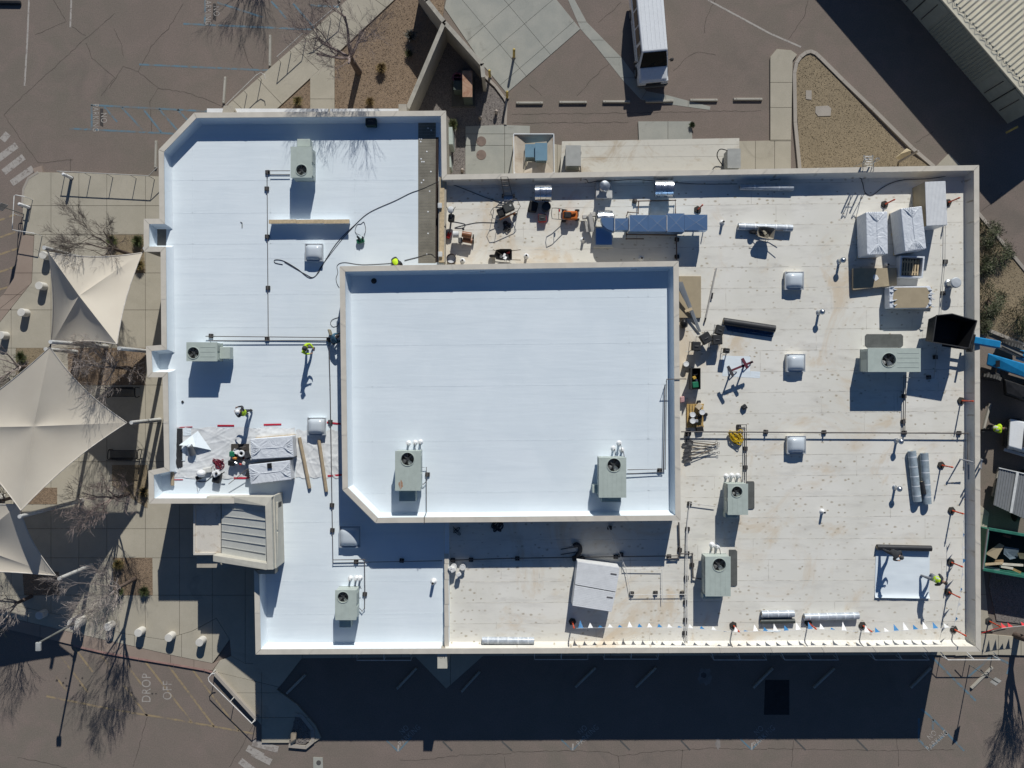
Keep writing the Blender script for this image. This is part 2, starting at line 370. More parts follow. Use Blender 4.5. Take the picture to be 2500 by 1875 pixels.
walk('left_ramp', [(58, 573), (86, 576), (80, 690), (60, 715), (0, 790), (-40, 830), (-40, 760), (10, 720), (36, 680), (46, 620)], .121, 'ramp', yc=(667, 720, 757), lines=(((20, 740), (70, 700)),))
walk('corner_ramp', [(82, 412), (104, 405), (108, 421), (88, 430)], .119, 'ramp')
walk('north_diagonal_walk', [(560, 255), (625, 198), (747, 91), (849, 0), (880, -30), (1000, -30), (965, 0), (818, 138), (682, 263), (640, 300), (540, 300)], .12,
     lines=(((770, 0), (990, 190)), ((660, 60), (850, 240)), ((560, 120), (760, 330)), ((520, 200), (650, 320)), ((830, -60), (1000, 60))))
walk('north_door_path', [(758, 192), (818, 138), (818, 275), (758, 275)], .118, yc=(243,))
walk('apron_slab', [(1096, -30), (1335, -30), (1417, 71), (1237, 228), (1180, 160), (1085, 20)], .03, 'apron', gap=.01,
     lines=(((1180, -60), (1400, 200)), ((1120, -10), (1330, 240)), ((1280, -20), (1050, 180)), ((1420, -60), (1120, 195)), ((1300, 140), (1080, 330)), ((1350, -60), (1500, 120))))
walk('valley_gutter', [(1378, -20), (1393, -20), (1433, 54), (1519, 142), (1578, 222), (1565, 244), (1520, 196), (1454, 113), (1417, 71)], .012, 'apron', yc=(54, 98, 140, 190))
walk('valley_gutter_bend', [(1578, 222), (1625, 231), (1735, 260), (1733, 269), (1640, 256), (1565, 244)], .012, 'apron', xc=(1625, 1680))
walk('ramp_pad', [(1557, 297), (1688, 297), (1690, 345), (1559, 345)], .1, 'apron', xc=(1630,))
walk('utility_slab', [(1136, 309), (1232, 306), (1294, 308), (1294, 335), (1350, 340), (1350, 425), (1136, 428)], .1, 'apron', xc=(1232,), yc=(328, 356))
walk('dock_walk', [(1250, 335), (1370, 355), (1815, 345), (1930, 343), (1930, 425), (1250, 425)], .1, 'walk', xc=(1360, 1843, 1890), base=True)
walk('north_walk', [(1879, 140), (1895, 121), (1930, 124), (1945, 135), (1934, 150), (1930, 345), (1879, 345)], .12, 'walk', yc=(203, 264, 343))
walk('south_walk', [(700, 1560), (2410, 1552), (2410, 1598), (1180, 1600), (1090, 1680), (1015, 1603), (738, 1606), (640, 1640), (600, 1600)], .12, 'walk', xc=(740, 860, 980, 1100, 1230, 1360, 1490, 1620, 1750, 1880, 2010, 2140, 2270))
walk('east_walk', [(2330, 1540), (2560, 1560), (2560, 1600), (2405, 1597), (2330, 1600)], .121, 'walk', xc=(2435, 2490))
walk('east_walk_strip', [(2330, 1180), (2412, 1250), (2408, 1290), (2400, 1400), (2410, 1500), (2425, 1540), (2330, 1540)], .12, 'walk', yc=(1290, 1380, 1450))
walk('storage_apron', [(2285, 405), (2316, 374), (2345, 403), (2332, 420)], .02, 'walk')
# gravel beds: a sheet and loose stones on it
def bed(name, poly, mat, z=.10, dens=110, big=(.018, .045), stones=True):
    w = px(poly)
    if area(w) < 0: w = w[::-1]
    b = struct(MB().prism(w, -.04, z).build(name, mat))
    if not stones: return b
    xs = [p[0] for p in w]; ys = [p[1] for p in w]; n = int(abs(area(w))*dens); V = []; F = []
    rng = random.Random(len(w)*31+n)
    while n > 0:
        n -= 1; x = rng.uniform(min(xs), max(xs)); y = rng.uniform(min(ys), max(ys))
        if not inpoly((x, y), w): continue
        r = rng.uniform(*big); a = rng.uniform(0, 6.3); k = len(V); ca, sa = math.cos(a)*r, math.sin(a)*r; e = rng.uniform(.5, 1)
        V += [(x+ca, y+sa, z+r*.2), (x-sa*e, y+ca*e, z+r*.3), (x-ca, y-sa, z+r*.2), (x+sa*e, y-ca*e, z+r*.1), (x+ca*.2, y, z+r*.75)]
        F += [(k, k+1, k+4), (k+1, k+2, k+4), (k+2, k+3, k+4), (k+3, k, k+4)]
    me = bpy.data.meshes.new('loose_stones'); me.from_pydata(V, [], F); me.materials.append(MATS[mat])
    o = bpy.data.objects.new('loose_stones', me); COL.objects.link(o); o['kind'] = 'stuff'; o.parent = b
    if b.name in ORI: o.matrix_parent_inverse = Matrix.Translation(-ORI[b.name])
    return b
TRI = [(1945, 275), (1942, 180), (1952, 145), (1968, 131), (1985, 134), (2000, 150), (2120, 275), (2210, 370), (2270, 407), (1954, 413)]
bed('gravel_bed', TRI, 'gravel_tan', .08)
bed('gravel_bed', [(680, 268), (758, 197), (758, 275), (680, 275)], 'gravel_brown', .09)
bed('gravel_bed', [(818, 143), (965, 4), (1000, -40), (1090, -40), (1080, 60), (1000, 275), (818, 275)], 'gravel_brown', .09)
bed('gravel_bed', [(1082, 66), (1180, 165), (1178, 190), (1232, 245), (1231, 306), (1136, 309), (1136, 428), (1080, 428), (990, 275)], 'gravel_grey', .06, 90)
bed('gravel_bed', [(264, 574), (352, 574), (357, 667), (329, 667), (329, 626), (264, 626)], 'gravel_tan', .135)
bed('gravel_bed', [(42, 850), (118, 850), (112, 895), (42, 945)], 'gravel_tan', .135)
bed('gravel_bed', [(168, 850), (357, 850), (357, 940), (170, 940)], 'gravel_brown', .135)
bed('gravel_bed', [(276, 1135), (362, 1135), (362, 1240), (330, 1220), (276, 1185)], 'gravel_tan', .135)
bed('gravel_bed', [(80, 1190), (142, 1190), (142, 1230), (60, 1230)], 'gravel_brown', .135)
bed('gravel_bed', [(279, 1361), (374, 1361), (375, 1452), (279, 1452)], 'gravel_brown', .135)
bed('gravel_bed', [(58, 1395), (146, 1395), (148, 1452), (62, 1452)], 'gravel_brown', .135)
bed('gravel_bed', [(2380, 520), (2390, 535), (2560, 730), (2560, 905), (2500, 860), (2440, 820), (2380, 800)], 'gravel_tan', .09)
bed('gravel_bed', [(2413, 1430), (2420, 1385), (2560, 1385), (2560, 1530), (2432, 1515)], 'gravel_grey', .06, 60)
bed('planter_bed', [(722, 1748), (735, 1752), (758, 1780), (758, 1805), (745, 1815), (706, 1813), (712, 1790)], 'gravel_grey', .13, 120, (.03, .07))
# kerbs: pieces of a ring
def kerb(name, label_pts, wdt=.17, z1=.15, mat='kerb', closed=False, step=None):
    pts = [Vector(P2(p)) for p in label_pts]; par = None
    dense = []
    for i in range(len(pts)-1):
        L = (pts[i+1]-pts[i]).length; n = max(1, int(L/(step or 3.0)))
        dense += [pts[i].lerp(pts[i+1], j/n) for j in range(n)]
    dense.append(pts[-1])
    nrm = []
    for i, p in enumerate(dense):
        u = (dense[min(i+1, len(dense)-1)]-dense[max(i-1, 0)]).normalized(); nrm.append(Vector((-u.y, u.x)))
    root = None
    for i in range(len(dense)-1):
        a, b = dense[i], dense[i+1]; u = (b-a).normalized()*.006; na, nb = nrm[i]*wdt/2, nrm[i+1]*wdt/2
        q = [a+u-na, b-u-nb, b-u+nb, a+u+na]; o = MB()
        o.hexa([(v.x, v.y, -.05) for v in q], [(v.x, v.y, z1) for v in q])
        if root is None: root = struct(o.build('kerb', mat))
        else: o.build('kerb_stone', mat, root)
kerb('k', [(1951, 415), (1940, 300), (1938, 180), (1943, 155), (1953, 140), (1966, 130), (1978, 127), (1990, 132), (2002, 143), (2057, 198), (2130, 268), (2225, 363), (2278, 408)], .22)
kerb('k', [(2385, 520), (2500, 660), (2560, 735)], .2)
kerb('k', [(2395, 800), (2440, 818), (2475, 832), (2560, 870)], .2)
kerb('k', [(181, 1575), (255, 1592), (340, 1607), (425, 1621), (500, 1634), (520, 1640)], .12, .105, M('red_kerb', (.33, .20, .17), .8))
kerb('k', [(96, 421), (72, 436), (60, 462), (57, 500)], .14, .13)
kerb('k', [(1180, 165), (1178, 182), (1210, 212), (1231, 240), (1236, 250), (1234, 306)], .16)
kerb('k', [(706, 1818), (748, 1822), (765, 1808), (765, 1780), (738, 1746), (722, 1742)], .22, .17, step=.8)
kerb('k', [(2330, 1240), (2412, 1256)], .14, .13)
# utility lids set in the beds
for pts, nm in (([(1990, 261), (2020, 259), (2028, 266), (2026, 284), (1996, 285), (1989, 276)], 'meter_box_lid'), ([(1966, 222), (1980, 222), (1980, 245), (1966, 243)], 'meter_box_lid')):
    o = MB().prism(px(pts), .05, .11).build(nm, MATS['kerb']); tag(o, 'pale concrete meter box lid with slots in the tan gravel triangle' if pts[0][0] > 1980 else 'small pale oblong concrete lid near the tip of the gravel triangle', 'utility lid')
for (cx, cy, lb) in ((1175, 345, 'round brown manhole lid on the utility slab, the upper of two'), (1175, 378, 'round brown manhole lid on the utility slab, the lower of two')):
    th = thing('manhole_lid', lb, 'manhole', P((cx, cy), .1), 'manhole lids on the utility slab')
    MB().lathe(P((cx, cy), .1), [(.31, 0), (.31, .012), (.28, .016), (0.001, .016)], 24).build('lid', M('brown_iron', (.19, .14, .115), .7), th)
    MB().box(P((cx-8, cy), .118), (.04, .1, .006)).build('pick_hole', BLACK, th)
# ------------------------------------------------------------------ painted markings (sheets a few mm above the asphalt)
BLUE = mat_stain('worn_blue_paint', (.11, .19, .24), (.17, .15, .13), .41, .64, 1.6)
WPAINT = mat_stain('worn_white_paint', (.38, .35, .315), (.20, .17, .15), .48, .66, 3.5)
YPAINT = mat_stain('worn_yellow_paint', (.31, .235, .135), (.19, .155, .125), .42, .62, 2.0)
DPATCH = M('blackout_paint', (.055, .05, .047), .9)
CRACKM = M('crack_dark', (.085, .07, .06), .95)  # dark brown colour of the thin strips drawn as cracks
def stripe(a, b, w, mat, z=.004, name='painted_line'):
    a, b = Vector(P2(a)), Vector(P2(b)); u = (b-a).normalized(); n = Vector((-u.y, u.x))*w/2
    m = MB(); q = [a-n, b-n, b+n, a+n]; m.add([(v.x, v.y, z) for v in q], [(0, 1, 2, 3)]); return m.build(name, mat, ground)
def T(*a): return t(*a)
W1 = .11
for a, b in ((T(0,0,250,0), T(0,0,235,360)), (T(0,0,235,360), T(0,0,212,740)), (T(0,0,615,0), T(0,0,606,235)), (T(2,0,1690,0), T(3,0,20,290)), (T(3,0,20,290), T(3,0,285,405))): stripe(a, b, W1, WPAINT)
for a, b in ((T(0,0,785,905), T(0,0,1900,965)), (T(0,0,600,1108), T(0,0,1500,1152)), (T(0,0,790,905), T(0,0,790,1110)), (T(0,0,900,925), T(0,0,1010,1050)), (T(0,0,1050,925), T(0,0,1235,1125)), (T(0,0,1235,940), T(0,0,1390,1140)), (T(0,0,1370,940), T(0,0,1540,1135)), (T(0,0,1530,945), T(0,0,1640,1060)),
             (T(0,0,1200,555), T(1,0,135,608)), (T(0,0,1770,0), T(0,0,1765,210)), (T(0,0,1580,205), T(1,0,500,255)), (T(0,0,1870,20), T(1,0,60,150)), (T(1,0,130,10), T(1,0,270,165)), (T(1,0,320,30), T(1,0,500,240)), (T(1,0,470,45), T(1,0,720,60))): stripe(a, b, .12, BLUE)
for k_, (a, b) in enumerate(((T(0,0,20,1210), T(0,0,70,1150)), (T(0,0,-30,1380), T(0,0,145,1250)), (T(0,0,30,1485), T(0,0,205,1350)), (T(0,0,100,1580), T(0,0,285,1450)), (T(0,3,2130,1485), T(1,3,60,1560)), (T(0,3,2070,1595), T(1,3,0,1700)), (T(1,3,-30,1440), T(1,3,190,1500)), (T(1,3,-30,1530), T(1,3,130,1610)))): stripe(a, b, .42, WPAINT, .004+.0006*k_, name='crosswalk_bar')
for i, (a, b) in enumerate(((T(0,3,640,620), T(0,3,800,830)), (T(0,3,520,690), T(0,3,760,1010)), (T(0,3,850,660), T(0,3,960,800)), (T(0,3,480,870), T(0,3,580,1000)), (T(0,3,1100,780), T(0,3,1220,940)), (T(0,3,1250,740), T(0,3,1650,1260)), (T(0,3,1450,775), T(0,3,1845,1300)), (T(0,3,1650,800), T(0,3,2060,1335)), (T(0,3,1070,950), T(0,3,1270,1210)),
             (T(0,3,0,460), T(0,3,60,540)), (T(0,3,400,1040), T(0,3,1000,1160)), (T(0,3,1000,1160), T(0,3,1500,1240)), (T(0,3,1500,1240), T(0,3,2200,1365)), (T(0,1,-20,245), T(0,1,130,190)), (T(0,1,-20,395), T(0,1,130,340)), (T(0,1,-20,540), T(0,1,165,478)), (T(0,1,-20,690), T(0,1,155,632)), (T(0,1,-20,840), T(0,1,70,815)))): stripe(a, b, .12, YPAINT)
for x0 in (1225, T(2,3,525,0)[0]): pass
for vx, vy in ((T(1,3,1225,1515)), (T(2,3,522,1505)), (T(2,3,2065,1500))):
    stripe((vx, vy), (vx-28, vy-26), .1, BLUE); stripe((vx, vy), (vx+32, vy-34), .1, BLUE); stripe((vx, vy), (vx+1, vy-16), .1, WPAINT, .006)
for a, b in ((T(1,3,1610,1430), T(1,3,1690,1512)), (T(1,3,2120,1430), T(2,3,0,1510)), (T(2,3,930,1420), T(2,3,1015,1505)), (T(2,3,1455,1420), T(2,3,1535,1505)), (T(3,3,230,1410), T(3,3,325,1505)), (T(3,3,760,1410), T(3,3,860,1510))): stripe(a, b, .1, M('worn_dark_paint', (.085, .085, .082), .9))
for a, b in ((T(3,3,1400,690), T(3,3,1790,1080)), (T(3,3,1320,1150), T(3,3,1400,1215)), (T(3,3,1400,1215), T(3,3,1690,1510)), (T(3,3,1300,1230), T(3,3,1300,1420)), (T(3,3,1300,1420), T(3,3,1385,1500)), (T(3,3,1385,1500), T(3,3,1545,1350)), (T(3,3,1420,1240), T(3,3,1420,1330)), (T(3,3,1920,700), T(3,3,1720,880)), (T(3,3,2090,760), T(3,3,2060,850)), (T(3,3,1930,690), T(3,3,2080,760))): stripe(a, b, .13, BLUE)
def blob(cx, cy, rx, ry, mat, z=.005, n=14, seed=1, name='stain'):
    rg = random.Random(seed); m = MB(); pts = []
    for i in range(n):
        k = rg.uniform(.7, 1.1); a = 2*math.pi*i/n; pts.append((*P2((cx+rx*k*math.cos(a), cy+ry*k*math.sin(a))), z))
    m.add(pts, [tuple(range(n))]); return m.build(name, mat, ground)
for i, (x, y, r) in enumerate(((490, 905, 9), (545, 925, 9), (575, 950, 9), (710, 885, 8), (568, 885, 6), (690, 945, 8), (1135, 1010, 8), (1312, 1018, 8), (1345, 1018, 6), (765, 1132, 5))):
    q = T(0, 3, x, y); blob(q[0], q[1], r*.35, r*.35, M('oil_spot', (.06, .052, .047), .9), .0065, seed=i)
q = T(2,3,1660,865); blob(q[0], q[1], 18, 23, M('pale_splash', (.22, .20, .185), .9), .005, 22, 5); q = T(2,3,1650,860); blob(q[0], q[1], 7, 8, M('pale_splash_core', (.10, .09, .085), .9), .0075, 12, 6)
q = T(2,3,1775,1450); blob(q[0], q[1], 7, 16, MATS['pale_splash'], .005, 12, 8)
q = T(3,3,60,1045); MB().prism(px([(1868, 1660), (1927, 1660), (1927, 1745), (1865, 1745)]), .0, .006).build('dark_patch', M('fresh_patch', (.035, .034, .034), .95), ground)
def letters(txt, c, size, rot, mat=WPAINT, z=.006, sx=1.0):
    cu = bpy.data.curves.new('painted_letters', 'FONT'); cu.body = txt; cu.size = size; cu.align_x = 'CENTER'; cu.align_y = 'CENTER'; cu.space_line = .95; cu.space_character = 1.12
    o = bpy.data.objects.new('tmp_text', cu); COL.objects.link(o)
    dg = bpy.context.evaluated_depsgraph_get(); me = bpy.data.meshes.new_from_object(o.evaluated_get(dg)); bpy.data.objects.remove(o)
    me.materials.clear(); me.materials.append(mat); r = bpy.data.objects.new('painted_letters', me); COL.objects.link(r)
    v = P2(c); r.location = (v[0], v[1], z); r.rotation_euler = (0, 0, rot); r.scale = (sx, 1, 1); r.parent = ground
    r.matrix_parent_inverse = Matrix.Translation(-ORI[ground.name]); return r
letters('NO\nPARKING', T(0,0,858,1015), .54, -math.pi/2, sx=.72)
MB().prism(px([T(0,0,862,935), T(0,0,890,935), T(0,0,890,1095), T(0,0,862,1080)]), 0, .0045).build('blacked_out_patch', DPATCH, ground)
letters('NO\nPARKING', T(0,0,1828,95), .54, -math.pi/2, sx=.72)
MB().prism(px([T(0,0,1835,30), T(0,0,1862,30), T(0,0,1862,185), T(0,0,1835,165)]), 0, .0045).build('blacked_out_patch', DPATCH, ground)
letters('DROP', T(0,3,1265,970), .8, math.pi/2, sx=.8); letters('OFF', T(0,3,1445,990), .8, math.pi/2, sx=.8)
for c in (T(1,3,1300,1355), T(2,3,630,1355), T(2,3,2150,1360), T(3,3,1435,1400)): letters('NO\nPARKING', c, .5, math.radians(43), sx=.75)
def crack(pts, w=.024):
    rg = random.Random(int(pts[0][0])); q = [pts[0]]
    for a, b in zip(pts, pts[1:]):
        L = math.hypot(b[0]-a[0], b[1]-a[1]); n = max(2, int(L/9))
        for i in range(1, n+1): q.append((a[0]+(b[0]-a[0])*i/n+rg.uniform(-1.6, 1.6), a[1]+(b[1]-a[1])*i/n+rg.uniform(-1.6, 1.6)))
    m = MB(); vs_ = []; n = len(q)
    for i, p in enumerate(q):
        a, b = Vector(P2(q[max(i-1, 0)])), Vector(P2(q[min(i+1, n-1)])); u = (b-a).normalized(); nn = Vector((-u.y, u.x))*w*rg.uniform(.35, .8); c = Vector(P2(p))
        vs_ += [(*(c-nn), .0035), (*(c+nn), .0035)]
    m.add(vs_, [(2*i, 2*i+2, 2*i+3, 2*i+1) for i in range(n-1)]); m.build('asphalt_crack', CRACKM, ground)
for c in ([T(0,0,990,115), T(0,0,740,330), T(0,0,250,780), T(0,0,30,985), T(0,0,150,1160), T(0,0,335,1405), T(0,0,630,1375)], [T(0,0,740,370), T(0,0,790,500), T(0,0,990,670), T(0,0,870,830)], [T(0,0,980,245), T(0,0,1050,390), T(0,0,1060,480)], [T(0,0,1580,30), T(0,0,1450,245), T(0,0,1300,400), T(0,0,1230,550), T(0,0,1190,615), T(0,0,1060,575), T(0,0,940,760)], [T(0,0,1190,615), T(0,0,1360,760), T(0,0,1290,880), T(0,0,1310,1130)],
          [T(0,0,1360,760), T(0,0,1620,800), T(0,0,1780,860), T(0,0,1920,925)], [T(0,0,460,0), T(0,0,570,185), T(0,0,300,300)], [T(0,0,620,230), T(0,0,740,310)], [T(0,0,2100,380), T(0,0,2130,520), T(0,0,2200,640)], [T(0,0,610,1370), T(0,0,600,1490)], [T(2,0,940,20), T(2,0,850,110), T(2,0,740,190)], [T(2,0,1390,610), T(2,0,1500,500), T(2,0,1600,450), T(2,0,1760,470)], [T(2,0,1750,0), T(2,0,1670,150), T(2,0,1660,290)],
          [T(3,0,345,0), T(3,0,310,150), T(3,0,180,340)], [T(2,0,150,730), T(2,0,260,820)], [T(2,0,0,985), T(2,0,900,975), T(2,0,1500,965), T(2,0,2150,955)], [T(2,0,0,1060), T(2,0,1000,1055)], [T(2,0,840,545), T(2,0,690,680), T(2,0,560,830)], [T(0,3,1270,1220), T(0,3,1220,1400), T(0,3,1150,1640)], [T(0,3,150,1570), T(0,3,420,1620), T(0,3,600,1670)], [T(0,3,2180,1290), T(0,3,1980,1655)],
          [T(1,3,1240,1590), T(1,3,1440,1590), T(1,3,1760,1550), T(1,3,2200,1535)], [T(2,3,0,1520), T(2,3,500,1510), T(2,3,830,1520), T(2,3,910,1560), T(2,3,930,1660)], [T(2,3,910,1560), T(2,3,1200,1520), T(2,3,1700,1490), T(2,3,2200,1500)], [T(2,3,1470,1500), T(2,3,1460,1660)], [T(3,3,0,1490), T(3,3,500,1500), T(3,3,1100,1510), T(3,3,1600,1500)], [T(3,3,220,1420), T(3,3,205,1650)], [T(3,3,1110,1400), T(3,3,1130,1650)], [T(1,3,2140,1560), T(1,3,2150,1660)], [T(3,0,1270,1230), T(3,0,1420,1130)], [T(3,1,1840,160), T(3,1,1960,70), T(3,1,2020,0)]): crack(c)
# storm grate slab near the planter
th = thing('drain_grate', 'square concrete drain cover with round lid beside the crosswalk', 'drain', P((776, 1862)))
MB().prism(px([(765, 1848), (788, 1849), (789, 1880), (765, 1880)]), 0, .03).build('slab', 'apron', th)
MB().lathe(P((778, 1862), .03), [(.15, 0), (.15, .012), (.12, .016), (.05, .016), (.001, .016)], 20).build('lid', M('iron_lid', (.10, .095, .09), .6), th)
# ------------------------------------------------------------------ the main building
OUT = [(474, 275), (1089, 270), (1091, 426), (2390.5, 403), (2395, 1591), (624, 1598), (620, 1391), (660, 1391), (660, 1229), (364, 1229.5), (362, 1149), (401, 1141), (397, 921), (360, 921), (356, 845), (394, 842), (392, 614.5), (351, 614.5), (351, 534), (389, 534), (387, 365.5)]
MIDP = [(829, 650), (1657, 637), (1662, 1271), (917, 1277), (836, 1196)]
bld = thing('commercial_building', 'large single storey building with white membrane roofs and tan parapets', 'building', (0, 0, 0))
out = [P2(p, ZP) for p in OUT]; mid = [P2(p, ZMP) for p in MIDP]
if area(out) < 0: out = out[::-1]
if area(mid) < 0: mid = mid[::-1]
CW = .30                                                                # coping width
def walls(poly, z0, z1, th, name):
    n = len(poly); inn = offset(poly, th)
    for i in range(n):
        a, b, c, d = poly[i], poly[(i+1) % n], inn[(i+1) % n], inn[i]
        MB().hexa([(*a, z0), (*b, z0), (*c, z0), (*d, z0)], [(*a, z1), (*b, z1), (*c, z1), (*d, z1)]).build(name, WALL, bld)
walls(offset(out, .03), -.1, ZP-.05, .22, 'outer_wall'); walls(offset(mid, .03), ZR-.1, ZMP-.05, .22, 'clerestory_wall')
def lining(poly, zr, zp, mat, cant=.16, skip=()):
    """membrane turned up the inside of the parapet, leaning over a cant at the foot"""
    n = len(poly); i0 = offset(poly, .25); i1 = offset(poly, .275); i2 = offset(poly, .31+cant*.35); i3 = offset(poly, .31+cant)
    for i in range(n):
        if i in skip: continue
        j = (i+1) % n; m = MB(); R = [(i0, zp-.055), (i1, zp-.056), (i2, zr+cant*.8), (i3, zr+.006)]
        vs_ = []
        for q, z in R: vs_ += [(*q[i], z), (*q[j], z)]
        m.add(vs_, [(2*k, 2*k+1, 2*k+3, 2*k+2) for k in range(3)]); m.build('parapet_lining', mat, bld, smooth=True)
def coping(poly, z, mat, piece=3.0, skip=()):
    n = len(poly); inn = offset(poly, CW)
    for i in range(n):
        if i in skip: continue
        a, b, c, d = Vector(poly[i]), Vector(poly[(i+1) % n]), Vector(inn[(i+1) % n]), Vector(inn[i]); L = (b-a).length; k = max(1, round(L/piece)); u = (b-a).normalized()
        for s in range(k):
            f0, f1 = s/k, (s+1)/k; g = u*.011
            q = [a.lerp(b, f0)+g, a.lerp(b, f1)-g, d.lerp(c, f1)-g, d.lerp(c, f0)+g]
            zz = z+random.uniform(-.004, .004)
            MB().hexa([(v.x, v.y, zz-.05) for v in q], [(v.x, v.y, zz) for v in q]).build('coping', mat, bld)
            if s: # cover plate over the joint
                p0, p1 = a.lerp(b, f0), d.lerp(c, f0); w = u*.07
                q = [p0-w, p0+w, p1+w, p1-w]; MB().hexa([(v.x, v.y, z-.02) for v in q], [(v.x, v.y, z+.012) for v in q]).build('coping_joint_plate', mat, bld)
SK = [i for i in range(len(out)) if any(abs(out[i][0]-P2(p, ZP)[0])+abs(out[i][1]-P2(p, ZP)[1]) < .01 and abs(out[(i+1) % len(out)][0]-P2(q, ZP)[0])+abs(out[(i+1) % len(out)][1]-P2(q, ZP)[1]) < .01 for p, q in (((660, 1391), (660, 1229)), ((660, 1229), (660, 1391)), ((620, 1391), (660, 1391)), ((660, 1391), (620, 1391))))]
coping(out, ZP, COPING, skip=SK); coping(mid, ZMP, COPING)
# roofs: west and east low roofs meet at the divider; the raised block stands on both
DX = P2((1084, 0), ZR)[0]
rin = offset(out, .25)
west = cut_half(rin, (DX, -100), (DX, 100)); east = cut_half(rin, (DX, 100), (DX, -100))
RW = MB().prism(west, ZR-.3, ZR).build('new_roof_membrane', 'tpo_new', bld); RE = MB().prism(east, ZR-.3, ZR).build('old_roof_membrane', 'tpo_old', bld)
RM = MB().prism(offset(mid, .25), ZM-.3, ZM).build('raised_roof_membrane', 'tpo_new', bld)
ORI.pop(RW.name, None)
# lining needs new or old membrane by side
def lin_sides():
    n = len(out)
    for i in range(n):
        mx = (out[i][0]+out[(i+1) % n][0])/2
        yield i, mx
for i, mx in lin_sides():
    if i in SK: continue
    a, b = out[i], out[(i+1) % len(out)]; sk = [k for k in range(len(out)) if k != i]
    if abs(b[1]-a[1]) < 1 and max(a[0], b[0]) > DX+1 and min(a[0], b[0]) < DX-1:      # long south side: split at the divider
        continue
    lining(out, ZR, ZP, 'tpo_new' if mx < DX+.3 else 'tpo_old', skip=sk)
i0, i1, i2, i3 = offset(out, .25), offset(out, .275), offset(out, .366), offset(out, .47)
for i in range(len(out)):
    a, b = out[i], out[(i+1) % len(out)]
    if abs(b[1]-a[1]) < 1 and max(a[0], b[0]) > DX+1 and min(a[0], b[0]) < DX-1:
        j = (i+1) % len(out)
        for (xa, xb, mt) in ((None, DX-.12, 'tpo_new'), (DX+.12, None, 'tpo_old')):
            vs_ = []
            for q, z in ((i0, ZP-.055), (i1, ZP-.056), (i2, ZR+.128), (i3, ZR+.006)):
                A, B = Vector(q[i]), Vector(q[j])
                if A.x > B.x: A, B = B, A
                f = lambda x: A.lerp(B, (x-A.x)/(B.x-A.x))
                u = f(xa) if xa is not None else A; v = f(xb) if xb is not None else B; vs_ += [(*u, z), (*v, z)]
            MB().add(vs_, [(2*k, 2*k+1, 2*k+3, 2*k+2) for k in range(3)]).build('parapet_lining', mt, bld, smooth=True)
lining(mid, ZM, ZMP, 'tpo_new')
# stubs of the divider parapet
def rb(name, pts, z0, z1, mat, parent=bld, pz=None):                  # prism from pixel polygon at height pz
    return MB().prism([P2(p, z1 if pz is None else pz) for p in pts], z0, z1).build(name, mat, parent)
rb('divider_wall', [(1071, 432), (1090, 430), (1087, 640), (1070, 640)], ZR, ZR+.42, WALL)
rb('divider_nailer', [(1074, 434), (1085, 434), (1083.5, 640), (1071.5, 640)], ZR+.42, ZR+.47, TANWOOD)
rb('divider_gap', [(1064, 335), (1071, 335), (1069, 640), (1063, 640)], ZR, ZR+.02, M('dark_gap', (.03, .02, .016), .9))
rb('divider_wall', [(1085, 1270), (1096, 1270), (1097, 1586), (1086, 1586)], ZR, ZR+.36, 'tpo_new')
for a, b in ((1352, 1376), (1377, 1415), (1416, 1475), (1476, 1530), (1531, 1586)): rb('divider_coping', [(1084.5, a), (1095, a), (1096, b), (1085.5, b)], ZR+.36, ZR+.40, COPING)
# stripped strip of insulation boards with screw plates
yb = 291; k = 0
while yb < 640:
    h = random.choice((7.3, 7.3, 7.4)); rb('deck_board', [(1021, yb), (1064, yb), (1064, min(yb+h-.35, 642)), (1021, min(yb+h-.35, 642))], ZR, ZR+.012+random.uniform(0, .006), M('weathered_board', (.20, .185, .15), .9, 0, .18, 1.2)); yb += h
for (x, y) in ((1024, 339), (1029, 339), (1027, 346), (1042, 370), (1028, 388), (1030, 395), (1035, 395), (1052, 419), (1034, 440), (1029, 446), (1049, 467), (1045, 517), (1045, 570), (1042, 621), (1045, 313), (1053, 318), (1067, 326)):
    MB().lathe(P((x, y), ZR+.018), [(.045, 0), (.045, .006), (.02, .012), (.001, .012)], 10).build('screw_plate', WHITE, bld)
# membrane seams
def seam(a, b, z, mat, w=.05, par=None):
    A, B = P(a, z), P(b, z); d = (B-A); u = d.normalized(); n = Vector((-u.y, u.x, 0))*w/2
    q = [A-n, B-n, B+n, A+n]; MB().hexa([(v.x, v.y, z-.01) for v in q], [(v.x, v.y, z+.0035) for v in q]).build('membrane_seam', mat, par or bld)
SN = M('seam_new', (.695, .762, .80), .5, 0, .05); SO = M('seam_old', (.615, .585, .515), .7, 0, .25, 2)
for y in (596, 632, 720, 800): seam((405, y), (820, y-2), ZR, SN)
for y in (440, 520): seam((405, y), (1018, y-1), ZR, SN, .04)
for x in (470, 660, 866): seam((x, 350), (x+1, 630), ZR, SN, .035)
for y in (915, 918): seam((640, y), (832, y), ZR, SN, .03)
for y in (1275, 1420, 1500): seam((680 if y < 1391 else 632, y), (1082, y-2), ZR, SN, .04)
for y in (730, 842, 943, 1077, 1203): seam((852, y+2), (1648, y-6), ZM, SN, .045)
for x, a, b in ((908, 860, 1260), (1533, 700, 842), (1582, 700, 1255), (1580, 955, 1255)): seam((x, a), (x+3, b), ZM, SN, .035)
y = 450
while y < 1580:
    if y < 640: seam((1096, y+10), (2372, y-10), ZR, SO, .035)
    elif y < 1275: seam((1672, y), (2374, y-8), ZR, SO, .035)
    else: seam((1100, y+2), (2376, y-4), ZR, SO, .035)
    y += 51
rg = random.Random(4)
for k in range(46):
    x = rg.uniform(1690, 2360); y0 = 450+51*rg.randrange(0, 22); seam((x, y0), (x+.5, y0+49), ZR, SO, .03)
